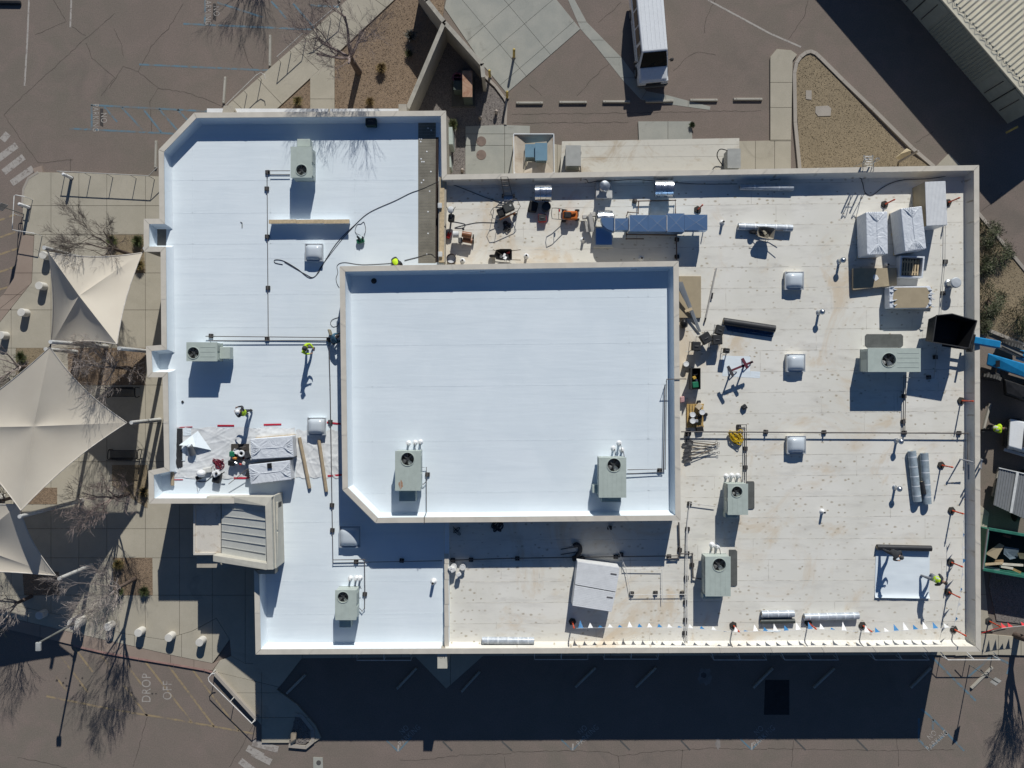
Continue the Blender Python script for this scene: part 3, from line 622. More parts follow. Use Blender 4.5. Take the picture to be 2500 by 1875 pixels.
for k in range(14):
    x = rg.uniform(1120, 1660); y0 = rg.choice((450, 501, 552, 1312+51, 1312+102, 1312+153, 1518)); seam((x, y0), (x+.5, min(y0+49, 1570)), ZR, SO, .03)
# notch boxes on the west side: dropped grey floor in the first
rb('notch_floor', [(372, 552), (406, 552), (405, 606), (372, 606)], ZR, ZR+.012, M('notch_board', (.17, .16, .145), .9))
for x, y in ((380, 559), (380, 586), (381, 600)): MB().lathe(P((x, y), ZR+.012), [(.05, 0), (.04, .01), (.001, .01)], 8).build('screw_plate', WHITE, bld)
# low screen wall on the west roof, tan cap, white face
rb('screen_wall', [(658, 537), (851, 535), (851, 543), (658, 545)], ZR, ZR+.50, 'tpo_new')
for a, b in ((656, 723), (723.6, 790), (790.6, 853)): rb('screen_wall_cap', [(a, 536.5), (b, 535.5), (b, 545), (a, 546)], ZR+.50, ZR+.545, TANWOOD)
# skylights
DOME = []
for k in range(9): pass
def skylight(c, w, h, mt):
    A = P(c, ZR+.34); cx, cy = A.x, A.y; s = (CAMH-ZR-.34)/FPX; w *= s/2; h *= s/2
    ring = lambda a, b, z: [(cx-a, cy-b, z), (cx+a, cy-b, z), (cx+a, cy+b, z), (cx-a, cy+b, z)]
    sk = MB().hexa(ring(w*.97, h*.97, ZR), ring(w*.97, h*.97, ZR+.25)).build('skylight', mt, bld)
    fr = MB()
    for (a0, a1, b0, b1) in ((-1, 1, -1, -.9), (-1, 1, .9, 1), (-1, -.9, -.9, .9), (.9, 1, -.9, .9)): fr.box((cx+w*(a0+a1)/2, cy+h*(b0+b1)/2, ZR+.29), (w*(a1-a0), h*(b1-b0), .085))
    fr.build('frame', M('skylight_frame', (.50, .53, .55), .4, .3, .05), sk)
    n = 9; vs_ = []
    for i in range(n):
        for j in range(n):
            u, v = i/(n-1)*2-1, j/(n-1)*2-1; z = .26*((1-u**4)*(1-v**4))**.7; vs_.append((cx+u*w*.9, cy+v*h*.9, ZR+.29+z))
    MB().add(vs_, [(i*n+j, (i+1)*n+j, (i+1)*n+j+1, i*n+j+1) for i in range(n-1) for j in range(n-1)]).build('dome', 'dome', sk, smooth=True)
for c in ((766, 616), (772, 1041), (853.5, 1311)): skylight(c, 44 if c[0] != 853.5 else 52, 43 if c[0] != 853.5 else 52, 'tpo_new')
for c in ((1940, 685), (1943.5, 886), (1945, 1086)): skylight(c, 46, 44, 'tpo_old')
# entrance tower: sloping standing seam roof in a frame, flat slab to its west
zw, ze = 4.30, 5.75
TRIM = M('tower_trim', (.53, .505, .43), .6, 0, .06)
def zz(x): return zw + (ze-zw)*max(0, min(1, (x-520)/(655-520)))
def beam(pts, th_, name):
    th_ += .35
    top = [P(p, z) for p, z in pts]; MB().hexa([(v.x, v.y, v.z-th_) for v in top], [tuple(v) for v in top]).build(name, TRIM, bld, bevel=.015)
beam([((504, 1212), zw), ((565, 1212), zw), ((565, 1227.5), zw), ((504, 1229), zw)], .34, 'tower_beam')
beam([((565.5, 1212), zw), ((664, 1213), ze), ((651, 1236), ze), ((565.5, 1227.5), zw)], .36, 'tower_beam')
beam([((520, 1355), zw), ((655, 1376), ze), ((651, 1392), ze), ((520, 1371), zw)], .36, 'tower_beam')
beam([((647, 1236), ze), ((662, 1215), ze), ((667, 1391), ze), ((652, 1391), ze)], .38, 'tower_beam')
pan = MB().hexa([P((541, 1222), zw-.7), P((541, 1352), zw-.7), P((650, 1371), ze-.7), P((650, 1230), ze-.7)], [P((541, 1222), zw-.55), P((541, 1352), zw-.55), P((650, 1371), ze-.55), P((650, 1230), ze-.55)]).build('tower_roof_panel', M('tower_metal', (.52, .525, .49), .45, 0, .04), bld)
for k in range(1, 7):
    f = k/7; a = P((541, 1222+f*130), zw-.55); b = P((648, 1230+f*141), ze-.55); MB().bar(a+Vector((0, 0, .02)), b+Vector((0, 0, .02)), .022, .035).build('standing_seam', MATS['tower_metal'], pan)
a, b = P((664, 1213), ze), P((669, 1391), ze)
MB().hexa([(a.x-.1, a.y, ZR), (a.x+.02, a.y, ZR), (b.x+.02, b.y, ZR), (b.x-.1, b.y, ZR)], [(a.x-.1, a.y, ze-.38), (a.x+.02, a.y, ze-.38), (b.x+.02, b.y, ze-.38), (b.x-.1, b.y, ze-.38)]).build('tower_wall', TRIM, bld)
for f0, f1 in ((.12, .46), (.54, .88)):
    ya, yb_ = a.y+(b.y-a.y)*f0, a.y+(b.y-a.y)*f1; xx = a.x+.03
    MB().box((xx+.05, (ya+yb_)/2, ze-.75), (.1, abs(yb_-ya)*1.15, .14)).build('tower_ledge', TRIM, bld, bevel=.02)
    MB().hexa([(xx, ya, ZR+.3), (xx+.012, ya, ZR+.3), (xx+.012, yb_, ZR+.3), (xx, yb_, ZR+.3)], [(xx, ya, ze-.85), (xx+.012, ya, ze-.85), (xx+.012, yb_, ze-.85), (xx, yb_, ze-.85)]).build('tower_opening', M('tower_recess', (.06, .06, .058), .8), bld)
rb('entry_slab', [(472, 1226), (539, 1226), (539, 1348), (539, 1354), (472, 1355)], 3.25, 3.5, 'stained_white')
for q in ([(472, 1226), (476, 1226), (476, 1355), (472, 1355)], [(534, 1226), (539, 1226), (539, 1354), (534, 1354)], [(476, 1350), (534, 1350), (534, 1354.7), (476, 1355)]): rb('entry_slab_edge', q, 3.5, 3.58, 'stained_white')
for x, y in ((486, 1345), (531, 1345), (648, 1378)): MB().box((*P2((x, y), 3.2), 1.6), (.3, .3, 3.3)).build('entry_column', WALL, bld)
MB().box((*P2((590, 1300), 0), 1.6), (3.2, 3.0, 3.2)).build('entry_vestibule', WALL, bld)
# white ledge under the north parapet and the two column heads
rb('north_ledge', [(506, 265.5), (802, 266), (802, 275), (506, 275)], 3.1, 3.25, WHITE, pz=3.2); rb('north_ledge', [(806, 266), (975, 266), (975, 274), (806, 274)], 3.1, 3.25, WHITE, pz=3.2)
rb('column_head', [(546, 258), (566, 257), (571, 268), (571, 278), (542, 278)], 0, 3.9, WALL, pz=3.9); rb('column_head', [(973, 254), (992, 254), (993, 272), (973, 272)], 0, 4.1, WALL, pz=4.1)
# pilaster with a small number on the south side
pil = rb('pilaster', [(1068, 1590), (1091, 1590), (1092, 1632), (1068, 1632)], 0, 4.25, M('pilaster_paint', (.50, .48, .41), .7, 0, .08), pz=4.25)
cu = bpy.data.curves.new('number', 'FONT'); cu.body = '1215'; cu.size = .2; o_ = bpy.data.objects.new('tmp', cu); COL.objects.link(o_); me_ = bpy.data.meshes.new_from_object(o_.evaluated_get(bpy.context.evaluated_depsgraph_get())); bpy.data.objects.remove(o_)
me_.materials.clear(); me_.materials.append(BLACK); nn = bpy.data.objects.new('number_print', me_); COL.objects.link(nn); nn.location = P((1070, 1607), 4.254); nn.parent = pil
# grey meter cabinets on the wall between the wings, roof drains
for q, z in (([(1091, 310), (1104, 310), (1106, 352), (1092, 352)], 2.1), ([(1091, 378), (1100, 378), (1102, 408), (1092, 408)], 1.7)): rb('meter_cabinet', q, .4, z, HVAC, pz=z)
def drain(c, z): MB().lathe(P(c, z), [(.14, 0), (.16, .02), (.1, .05), (.06, .1), (.001, .1)], 14).build('roof_drain', BLACK, bld)
drain((913, 686), ZM)
for c, z in ((( 948, 663), ZM), ((1178, 662), ZM), ((1546, 656), ZM)):
    v = P(c, z); MB().box((v.x, v.y-.05, z+.22), (.3, .1, .16)).build('scupper', WHITE, bld)
# vent pipes with white boots
BOOT = M('boot_white', (.72, .73, .73), .5)
def vent(c, h, r=.05, cap=True, z=ZR):
    v = P(c, z); m = MB().lathe(v, [(r*2.4, 0), (r*1.5, .06), (r*1.15, .1), (r, h), (r*.9, h), (r*.88, h-.05), (.001, h-.05)], 12)
    vp = m.build('vent_pipe', BOOT, bld, smooth=True); MB().lathe(v+Vector((0, 0, h-.02)), [(r*.86, 0), (r*.86, .012), (.001, .012)], 12).build('vent_bore', BLACK, vp)
for c, h in ((T(2,1,123,550), .35), (T(2,1,612,410), .35), (T(2,1,1810,262), .4), (T(3,2,465,1090), .45), (T(1,3,1530,50), .55), (T(1,1,1780,590), .3), (T(2,1,1113,570), .3), (T(3,1,1022,625), .25)): vent(c, h, .07 if h < .5 else .085)
def hood(c, h=.55):                                                    # galvanised flue with a cap
    v = P(c, ZR); m = MB().lathe(v, [(.16, 0), (.11, .06), (.075, .1), (.075, h), (.001, h)], 12); f = m.build('flue_pipe', 'galv', bld, smooth=True)
    MB().lathe(v+Vector((0, 0, h)), [(.14, 0), (.17, .06), (.12, .14), (.02, .2), (.001, .2)], 14).build('flue_cap', 'galv', f, smooth=True)
for c in (T(3,1,612,595), T(3,1,435,1035), T(3,2,1105,480), T(3,2,1092,885)): hood(c)
v = P(T(3,1,1560,790), ZR); f_ = MB().lathe(v, [(.3, 0), (.26, .05), (.2, .08), (.2, .6), (.001, .6)], 18).build('round_roof_vent', 'galv', bld, smooth=True)
MB().lathe(v+Vector((0, 0, .6)), [(.29, 0), (.3, .04), (.3, .18), (.26, .22), (.001, .24)], 22).build('vent_hood', M('vent_hood_grey', (.52, .55, .57), .5, .2, .05), f_, smooth=True)
# fixed ladder rails over the parapets
def ladder(top, bottom, zt, zb, w, lab, cat, n=9, name='ladder', loops=False, mat=None):
    a, b = P(top, zt), P(bottom, zb); th = thing(name, lab, cat, (b.x, b.y, zb)); d = (b-a); d.z = 0
    u = Vector(w).normalized() if isinstance(w, tuple) else Vector((1, 0, 0)); W = .24; mt = mat or M('ladder_aluminium', (.55, .57, .58), .35, .7, .05)
    for s in (-1, 1): MB().bar(a+u*W*s, b+u*W*s, .035, .075).build('rail', mt, th)
    for k in range(n): q = b.lerp(a, (k+.5)/n); MB().cyl(q-u*W, q+u*W, .016, n=6).build('rung', mt, th)
    return th
# ------------------------------------------------------------------ roof top equipment
WELL = M('fan_well', (.02, .02, .02), .8); BLADE = M('fan_blade', (.10, .105, .105), .4, .3); BLADE2 = M('fan_blade_bright', (.5, .52, .52), .25, .6)
def rect(x0, x1, y0, y1, z): a, b = P((x0, y1), z), P((x1, y0), z); return a.x, b.x, a.y, b.y
def rtu(label, top, zb, fan, fr, h=1.33, ribs='v', nrib=4, low=(), east=True, rust=None, cond=(), mat=None):
    zt = zb+h; X0, X1, Y0, Y1 = rect(*top, zt); mt = mat or HVAC
    th = thing('rooftop_unit', label, 'air conditioner', ((X0+X1)/2, (Y0+Y1)/2, zb), 'rooftop air conditioning units')
    cx, cy = (X0+X1)/2, (Y0+Y1)/2
    MB().box((cx, cy, zb+.16), ((X1-X0)*.86, (Y1-Y0)*.86, .32)).build('curb', 'tpo_new', th)
    MB().box((cx, cy, zb+.36), (X1-X0-.03, Y1-Y0-.03, .08)).build('base_rail', HVAC2, th)
    bd = MB(); zl = zt-.035                                       # body walls and floor, open under the lid
    bd.box((cx, cy, (zb+.4+zl)/2-.16), (X1-X0-.05, Y1-Y0-.05, zl-zb-.4-.32)); w_ = .03
    for (bx, by, sx, sy) in ((cx, Y0+.04, X1-X0-.05, w_), (cx, Y1-.04, X1-X0-.05, w_), (X0+.04, cy, w_, Y1-Y0-.11), (X1-.04, cy, w_, Y1-Y0-.11)): bd.box((bx, by, zl-.16), (sx, sy, .318))
    bd.build('cabinet', mt, th, bevel=.012)
    f = P(fan, zt); R = fr*(CAMH-zt)/FPX; n = 32; vs_ = []; lid = MB()
    # lid with a round hole: circle bridged to the rectangle outline
    ang = sorted(set([2*math.pi*i/n for i in range(n)]+[math.atan2(y-f.y, x-f.x) % (2*math.pi) for x in (X0, X1) for y in (Y0, Y1)]))
    def hit(a):
        c, s = math.cos(a), math.sin(a); k = min((((X1-f.x) if c > 0 else (X0-f.x))/c) if abs(c) > 1e-9 else 1e9, (((Y1-f.y) if s > 0 else (Y0-f.y))/s) if abs(s) > 1e-9 else 1e9); return f.x+c*k, f.y+s*k
    N = len(ang)
    for a in ang: vs_.append((f.x+R*math.cos(a), f.y+R*math.sin(a), zt)); vs_.append((*hit(a), zt)); vs_.append((*hit(a), zt-.05)); vs_.append((f.x+R*math.cos(a), f.y+R*math.sin(a), zt-.3))
    fs = []
    for i in range(N):
        j = (i+1) % N; fs += [(4*i, 4*i+1, 4*j+1, 4*j), (4*i+1, 4*i+2, 4*j+2, 4*j+1), (4*i+3, 4*i, 4*j, 4*j+3)]
    lid.add(vs_, fs); L = lid.build('lid', mt, th)
    MB().lathe((f.x, f.y, zt-.29), [(R*.99, 0), (R*.99, .006), (.001, .006)], 24).build('fan_well', WELL, th)
    ring = MB(); ring.tube([(f.x+R*1.03*math.cos(2*math.pi*i/28), f.y+R*1.03*math.sin(2*math.pi*i/28), zt+.012) for i in range(28)], .022, 6, closed=True); ring.build('fan_ring', mt, th, smooth=True)
    MB().cyl((f.x, f.y, zt-.24), (f.x, f.y, zt-.1), R*.2, n=12).build('fan_motor', BLADE, th)
    for k in range(4):
        a = k*math.pi/2+.5; c, s = math.cos(a), math.sin(a); m = MB(); pts = []
        for (rr, ww, dz) in ((.2, .16, 0), (.6, .3, .01), (.93, .34, .015)):
            for sgn in (-1, 1): pts.append((f.x+R*(rr*c-sgn*ww*s), f.y+R*(rr*s+sgn*ww*c), zt-.15+sgn*.05))
        m.add(pts, [(0, 1, 3, 2), (2, 3, 5, 4)]); m.build('fan_blade', BLADE2 if k == 3 else BLADE, th)
    gd = MB()
    for rr in (.35, .6, .82): gd.tube([(f.x+R*rr*math.cos(2*math.pi*i/20), f.y+R*rr*math.sin(2*math.pi*i/20), zt+.02) for i in range(20)], .004, 4, closed=True)
    for k in range(4): a = k*math.pi/4; gd.bar((f.x-R*math.cos(a), f.y-R*math.sin(a), zt+.02), (f.x+R*math.cos(a), f.y+R*math.sin(a), zt+.02), .008, .008)
    gd.build('fan_guard', BLADE, th)
    for k in range(nrib):
        u = (k+1)/(nrib+1)
        if ribs == 'v':
            s = -1 if f.y > cy else 1; y0 = f.y+s*R*1.25; y1 = (Y0+.1 if s < 0 else Y1-.1); x = X0+(X1-X0)*u; MB().box((x, (y0+y1)/2, zt+.004), (.03, abs(y1-y0), .014)).build('lid_rib', mt, th)
        else:
            s = 1 if f.x < cx else -1; x0 = f.x+s*R*1.2; x1 = (X1-.1 if s > 0 else X0+.1); y = Y0+(Y1-Y0)*u; MB().box(((x0+x1)/2, y, zt+.004), (abs(x1-x0), .03, .014)).build('lid_rib', mt, th)
    # access panels and louvres on the long sides
    for sx, xx in ((-1, X0), (1, X1)):
        for k, u in enumerate((.25, .7)):
            MB().box((xx+sx*-.018, Y0+(Y1-Y0)*u, zb+.4+(h-.4)*.48), (.05, (Y1-Y0)*.34, (h-.4)*.7)).build('access_panel', HVAC2 if k else mt, th, bevel=.006)
    for (q, hz) in low:
        a0, a1, b0, b1 = rect(*q, zb+hz); MB().box(((a0+a1)/2, (b0+b1)/2, zb+hz-.3), (a1-a0, b1-b0, .6)).build('intake_hood', mt, th, bevel=.015)
    if rust:
        v = P(rust, zt+.003); rg = random.Random(3); m = MB(); m.add([(v.x+.22*rg.uniform(.5, 1)*math.cos(i*.52)*.7, v.y+.3*rg.uniform(.5, 1)*math.sin(i*.52), zt+.004) for i in range(12)], [tuple(range(12))]); m.build('rust_patch', 'rust_top', th)
    return th
units = [
 rtu('grey rooftop unit on the north west roof beside the tree shadow', (709.5, 761, 358, 433.5), ZR, (736, 415), 13.3, low=(((725, 757, 339, 358), .95),), ribs='v', nrib=2),
 rtu('grey rooftop unit on the west roof with its fan at the west end', (455, 530, 835.5, 882), ZR, (472, 861.5), 14, low=(((535, 561, 847, 876), .9),), ribs='h', nrib=3),
 rtu('rooftop unit with a rust patch on the raised roof', (964.5, 1027, 1101, 1198), ZM, (995, 1121), 16, low=(((974, 1015, 1190, 1224), .55),), rust=(979, 1183), nrib=4),
 rtu('rooftop unit in the south east corner of the raised roof', (1462, 1529, 1117, 1215), ZM, (1499, 1135.5), 16.4, low=(((1469, 1516, 1205, 1226), .6), ((1447, 1468, 1184, 1204), .7)), nrib=5),
 rtu('rooftop unit on the low south west roof near the divider', (818, 870, 1441, 1514), ZR, (837.5, 1458), 13.3, low=(((828, 857, 1505, 1532), .55),), nrib=2),
 rtu('smaller rooftop unit south of the yellow cable coil', (1777, 1826.5, 1181, 1257), ZR, (1799, 1200.6), 13.3, low=(((1771, 1801, 1250, 1264), .7),), nrib=3),
 rtu('rooftop unit with a gas pipe beside the white board bundles', (1722, 1784, 1359, 1456), ZR, (1756, 1379), 16, low=(((1716, 1760, 1450, 1462), .7),), nrib=4),
 rtu('wide rooftop unit lying east to west near the black hopper', (2119, 2248, 850, 908), ZR, (2170, 879), 17, h=1.45, ribs='h', nrib=4, low=(((2118, 2147, 855, 908), 1.4),))]
# the pads leaning or lying beside units
for lb, q, z in (('dark grey plate lying north of the wide rooftop unit', [(2116, 815.6), (2200, 815.6), (2205, 820), (2205, 843), (2200, 848), (2117, 848), (2112, 843), (2112, 820)], .03),
                 ('dark grey board against the east side of the smaller rooftop unit', [(1822, 1175), (1840, 1175), (1842, 1179), (1842, 1240), (1838, 1243), (1822, 1243)], .05),
                 ('dark grey board against the east side of the unit with the gas pipe', [(1780, 1342), (1796, 1342), (1800, 1346), (1800, 1428), (1796, 1431), (1780, 1431)], .05)):
    tag(MB().prism([P2(p, ZR+z) for p in q], ZR+.004, ZR+z).build('rubber_pad', M('pad_grey', (.10, .105, .10), .8), bevel=.006), lb, 'board', 'grey boards beside rooftop units')
# little white condensate / flue boots by each unit
def boots(cs, z, lab):
    th = thing('refrigerant_pipe_boots', lab, 'pipes', P(cs[0], z))
    for i, c in enumerate(cs):
        v = P(c, z); MB().lathe(v, [(.16, 0), (.11, .05), (.065, .12), (.06, .34), (.09, .36), (.09, .42), (.001, .43)], 12).build('boot', BOOT, th, smooth=True)
        e = v+Vector((.12 if i else .05, -.55, .4)); MB().tube(smoothpath([v+Vector((0, 0, .38)), v+Vector((.03, -.1, .55)), v.lerp(e, .6)+Vector((0, 0, .3)), e], 4), .018, 5).build('line', CABLE, th)
boots((T(1,2,1315,500), T(1,2,1372,495), T(1,2,1418,490)), ZM, 'three white pipe boots behind the rusty rooftop unit')
boots((T(2,2,873,545), T(2,2,922,500), T(2,2,945,560)), ZM, 'three white pipe boots behind the unit in the raised roof corner')
boots((T(1,3,815,22), T(1,3,865,20), T(1,3,900,20)), ZR, 'three white pipe boots behind the low south west rooftop unit')
boots((T(2,2,1845,785), T(2,2,1893,780), T(2,2,1945,780)), ZR, 'three white pipe boots behind the smaller east rooftop unit')
boots((T(2,2,1722,1375), T(2,2,1765,1385)), ZR, 'two white pipe boots behind the unit with the gas pipe')
# ------------------------------------------------------------------ gas pipes and conduits on blocks
BLOCK = M('pipe_block', (.035, .034, .033), .85)
def piperun(label, runs, z, r=.03, blocks=(), mat=None, hz=.16, cat='pipe', name='roof_pipe', grp='pipes laid across the roofs'):
    p0 = P(runs[0][0], z); th = thing(name, label, cat, p0, grp)
    for run in runs:
        m = MB(); pts = []
        for q in run: pts.append(P(q[:2], (q[2] if len(q) > 2 else z+hz)))
        m.tube(pts, r, 8); m.build('pipe', mat or PIPE, th, smooth=True)
        for p in pts[1:-1]: MB().ball(p, r*1.5, 8).build('fitting', mat or PIPE, th)
    for b in blocks:
        v = P(b, z); MB().box((v.x, v.y, z+.055), (.26, .24, .11), random.uniform(-.1, .1)).build('support_block', BLOCK, th, bevel=.02)
        if hz > .12: MB().box((v.x, v.y, z+.11+(hz-.11)/2), (.06, .2, hz-.09)).build('strut', PIPE, th)
    return th
piperun('thin pipe running south from the north west rooftop unit', [[(708, 417), (654, 417), (652, 430), (655, 829)], [(708, 426), (660, 426)]], ZR, .022, ((654, 421), (652, 461), (653, 578), (655, 703), (653, 827)))
piperun('pair of pipes running east along the west roof to the raised block', [[(502, 821), (802, 824)], [(508, 832), (803, 831)]], ZR, .024, ((516, 820), (803, 829)))
piperun('long gas pipe down the west roof turning east past the shaded skylight', [[(803, 836), (806, 940), (813, 1374), (1080, 1369)], [(814, 1367), (892, 1366)], [(890, 1369), (891, 1450), (890, 1485), (884, 1492), (875, 1482)]], ZR, .024, ((807, 1030), (811, 1233), (812, 1294), (870, 1371), (981, 1368), (891, 1450)))
piperun('gas pipe along the shaded foot of the raised block on the east roof', [[(1096, 1368), (1150, 1366), (1250, 1363), (1658, 1357)]], ZR, .03, ((1106, 1367), (1150, 1366), (1263, 1363), (1503, 1359), (1633, 1358)))
piperun('thick pipe from the raised block corner down to the low roof', [[(1657, 1275), (1659, 1335), (1660, 1358)], [(1660, 1352), (1690, 1352), (1692, 1410), (1718, 1415)], [(1630, 1364), (1655, 1363), (1658, 1355)]], ZR, .045, ((1659, 1342), (1689, 1379)))
piperun('white conduit down the east roof beside the gas pipe unit', [[(1746, 1236), (1684, 1228), (1676, 1300), (1674, 1400), (1673, 1570)], [(1678, 1290), (1678, 1570)]], ZR, .024, ((1683, 1229), (1678, 1291), (1677, 1350), (1675, 1410), (1673, 1470), (1673, 1513), (1671, 1545)), M('white_conduit', (.62, .61, .58), .5))
piperun('long raised gas pipe crossing the east roof below the tool pallet', [[(1663, 1054), (2363, 1058), (2362, 1130)]], ZR, .034, ((1678, 1060), (1869, 1054), (2011, 1055), (2207, 1056), (2340, 1057)), hz=.28)
piperun('pair of pipes from the raised gas pipe to the smaller rooftop unit', [[(1817, 1054), (1817, 1172)], [(1822, 1054), (1822, 1178)], [(1822, 1052), (1822, 1037), (1803, 1037)], [(1817, 1052), (1817, 1043), (1803, 1045)]], ZR, .024, ((1803, 1041), (1819, 1095), (1819, 1141)))
piperun('pair of pipes from the wide rooftop unit south to the gas pipe', [[(2207, 915), (2205, 1054)], [(2212, 915), (2209, 1054)]], ZR, .022, ((2206, 967), (2204, 1029)))
piperun('thin conduit along the east edge past the round roof vent', [[(2308, 548), (2307, 640), (2300, 716), (2297, 770)], [(2288, 845), (2280, 923), (2200, 922)]], ZR, .018, ((2307, 639), (2301, 716), (2282, 872), (2266, 921)), M('grey_conduit', (.38, .38, .36), .5))
piperun('pair of pipes down the east side of the raised roof', [[(1532, 1147), (1624, 1145), (1627, 930), (1628, 926, ZMP+.05), (1675, 925, ZMP+.05)], [(1532, 1157), (1619, 1152), (1623, 940)]], ZM, .024, ((1610, 1148),))
piperun('thin pipe from the rusty unit over the raised parapet', [[(1026, 1141), (1041, 1141), (1041, 1250), (1036, 1262, ZMP+.04), (1036, 1279, ZMP+.04)], [(1030, 1182), (1034, 1182), (1041, 1175)]], ZM, .018, ((1044, 1158),))
piperun('loose white conduit bent around the white board bundles', [[(1483, 1281), (1528, 1388), (1540, 1452), (1677, 1451)], [(1520, 1374), (1522, 1389), (1616, 1390), (1617, 1470)]], ZR, .02, ((1488, 1288), (1516, 1353), (1542, 1448), (1600, 1447), (1665, 1448)), MATS['white_conduit'], .2)
piperun('tall grey conduit bend beside the parapet and the ladder', [[(2345, 1121, ZR+.02), (2345, 1121, ZR+.95), (2375, 1128, ZP+.1)], [(2363, 1134), (2364, 1170)]], ZR, .045, (), M('grey_conduit2', (.33, .33, .33), .5))
# ------------------------------------------------------------------ galvanised exhausts and the duct run on the north side
def gooseneck(label, x0, x1, y0, y1):
    zt = ZR+.95; X0, X1, Y0, Y1 = rect(x0, x1, y0, y1, zt); th = thing('exhaust_hood', label, 'vent', ((X0+X1)/2, (Y0+Y1)/2, ZR), 'galvanised exhaust hoods')
    MB().box(((X0+X1)/2, (Y0+Y1)/2, ZR+.2), ((X1-X0)*.8, (Y1-Y0)*.7, .4)).build('curb', 'tpo_old', th)
    n = 14; cy = (Y0+Y1)/2; ry = (Y1-Y0)/2; rows = []
    for k in range(3):
        xa, xb = X0+(X1-X0)*k/3+.008, X0+(X1-X0)*(k+1)/3-.008; vs_ = []
        for i in range(n+1):
            a = math.pi*i/n; vs_ += [(xa, cy+ry*math.cos(a), ZR+.42+.53*math.sin(a)), (xb, cy+ry*math.cos(a), ZR+.42+.53*math.sin(a))]
        MB().add(vs_, [(2*i, 2*i+1, 2*i+3, 2*i+2) for i in range(n)]).build('hood_panel', 'galv_bright', th, smooth=True)
    for xx in (X0, X1):
        MB().add([(xx, cy+ry*.97*math.cos(math.pi*i/n), ZR+.42+.52*math.sin(math.pi*i/n)) for i in range(n+1)], [tuple(range(n+1))]).build('end_plate', 'galv', th)
    for yy in (Y0, Y1): MB().box(((X0+X1)/2, yy, ZR+.42), (X1-X0+.04, .03, .06)).build('drip_edge', 'galv_bright', th)
gooseneck('barrel topped galvanised hood beside the black tarp and red toolbox', 1306, 1347, 447, 487)
gooseneck('barrel topped galvanised hood north of the long duct', 1601, 1646, 435, 476)
v = P((1477, 453), ZR+.95); th = thing('exhaust_fan', 'round capped exhaust fan on a square curb by the parapet', 'vent', (v.x, v.y, ZR))
MB().box((*P2((1475, 464), ZR+.3), ZR+.15), (.95, .95, .3)).build('curb', M('curb_grey', (.5, .5, .48), .6), th, bevel=.02)
MB().cyl((v.x, v.y, ZR+.3), (v.x, v.y, ZR+.8), .22, n=18).build('throat', 'galv', th, smooth=True)
MB().lathe((v.x, v.y, ZR+.68), [(.31, 0), (.33, .02), (.33, .16), (.29, .22), (.1, .27), (.001, .27)], 24).build('cap', 'galv', th, smooth=True)
dk = thing('roof_duct', 'long galvanised duct with cross broken panels and a curved elbow', 'duct', P((1600, 545), ZR))
ZD = ZR+1.22
def seg(x0, x1, y0, y1, zt, hh, name='duct_panel', cross=True):
    X0, X1, Y0, Y1 = rect(x0, x1, y0, y1, zt); o = MB(); cx, cy = (X0+X1)/2, (Y0+Y1)/2
    b4 = [(X0, Y0), (X1, Y0), (X1, Y1), (X0, Y1)]
    vs_ = [(x, y, zt-hh) for x, y in b4]+[(x, y, zt) for x, y in b4]+[(cx, cy, zt+(.006 if cross else 0))]
    o.add(vs_, [(3, 2, 1, 0), (0, 1, 5, 4), (1, 2, 6, 5), (2, 3, 7, 6), (3, 0, 4, 7), (4, 5, 8), (5, 6, 8), (6, 7, 8), (7, 4, 8)]); p = o.build(name, 'duct_sky_tint', dk)
    if cross:
        for a, b in (((X0, Y0), (X1, Y1)), ((X0, Y1), (X1, Y0))):
            mm = (cx, cy, zt+.009); MB().bar((*a, zt+.002), mm, .012, .006).build('crease', M('crease_bright', (.45, .53, .62), .35, .6), p); MB().bar(mm, (*b, zt+.002), .018, .008).build('crease', MATS['crease_bright'], p)
    return p
seg(1501, 1535, 533, 562, ZD-.05, .6); seg(1537.5, 1582, 525, 565, ZD, .75); seg(1582.3, 1627.5, 525, 565, ZD, .75); seg(1629, 1671, 521, 566, ZD+.04, .8); seg(1671.4, 1727, 524, 562, ZD, .6)
for x in (1500.5, 1536.3, 1628.2):
    X0, X1, Y0, Y1 = rect(x-1.2, x+1.2, 526, 564, ZD+.03); MB().box(((X0+X1)/2, (Y0+Y1)/2, ZD-.3), (.05, Y1-Y0, .72)).build('flange', M('flange_zinc', (.62, .62, .6), .4, .6), dk)
# elbow turning down to the roof and up the north side
c0 = P((1494, 531), ZD); e = MB(); n = 10; ro = (1494-1461)*(CAMH-ZD)/FPX; ri = .05; vs_ = []
for i in range(n+1):
    a = math.pi+math.pi/2*i/n
    for r_, z_ in ((ri, ZD-.05), (ro, ZD-.05), (ro, ZD-.65), (ri, ZD-.65)): vs_.append((c0.x+.16+r_*math.cos(a)*1.0, c0.y+r_*math.sin(a)*.98, z_))
e.add(vs_, [(4*i+k, 4*i+(k+1) % 4, 4*i+4+(k+1) % 4, 4*i+4+k) for i in range(n) for k in range(4)]+[(0, 1, 2, 3), (4*n+3, 4*n+2, 4*n+1, 4*n)]); e.build('elbow', 'duct_sky_tint', dk, smooth=True)
X0, X1, Y0, Y1 = rect(1461, 1497, 508, 531, ZD)
n = 10; vs_ = []
for i in range(n+1):
    a = math.pi/2*i/n; y = Y0+(Y1-Y0)*math.sin(a); z = ZD-.7+.65*math.cos(a); vs_ += [(X0, y, z), (X1, y, z)]
MB().add(vs_, [(2*i, 2*i+1, 2*i+3, 2*i+2) for i in range(n)]).build('drop_elbow', 'galv_bright', dk, smooth=True)
for xx in (X0, X1): MB().box((xx, (Y0+Y1)/2, ZR+.3), (.03, Y1-Y0, .55)).build('drop_side', 'galv', dk)
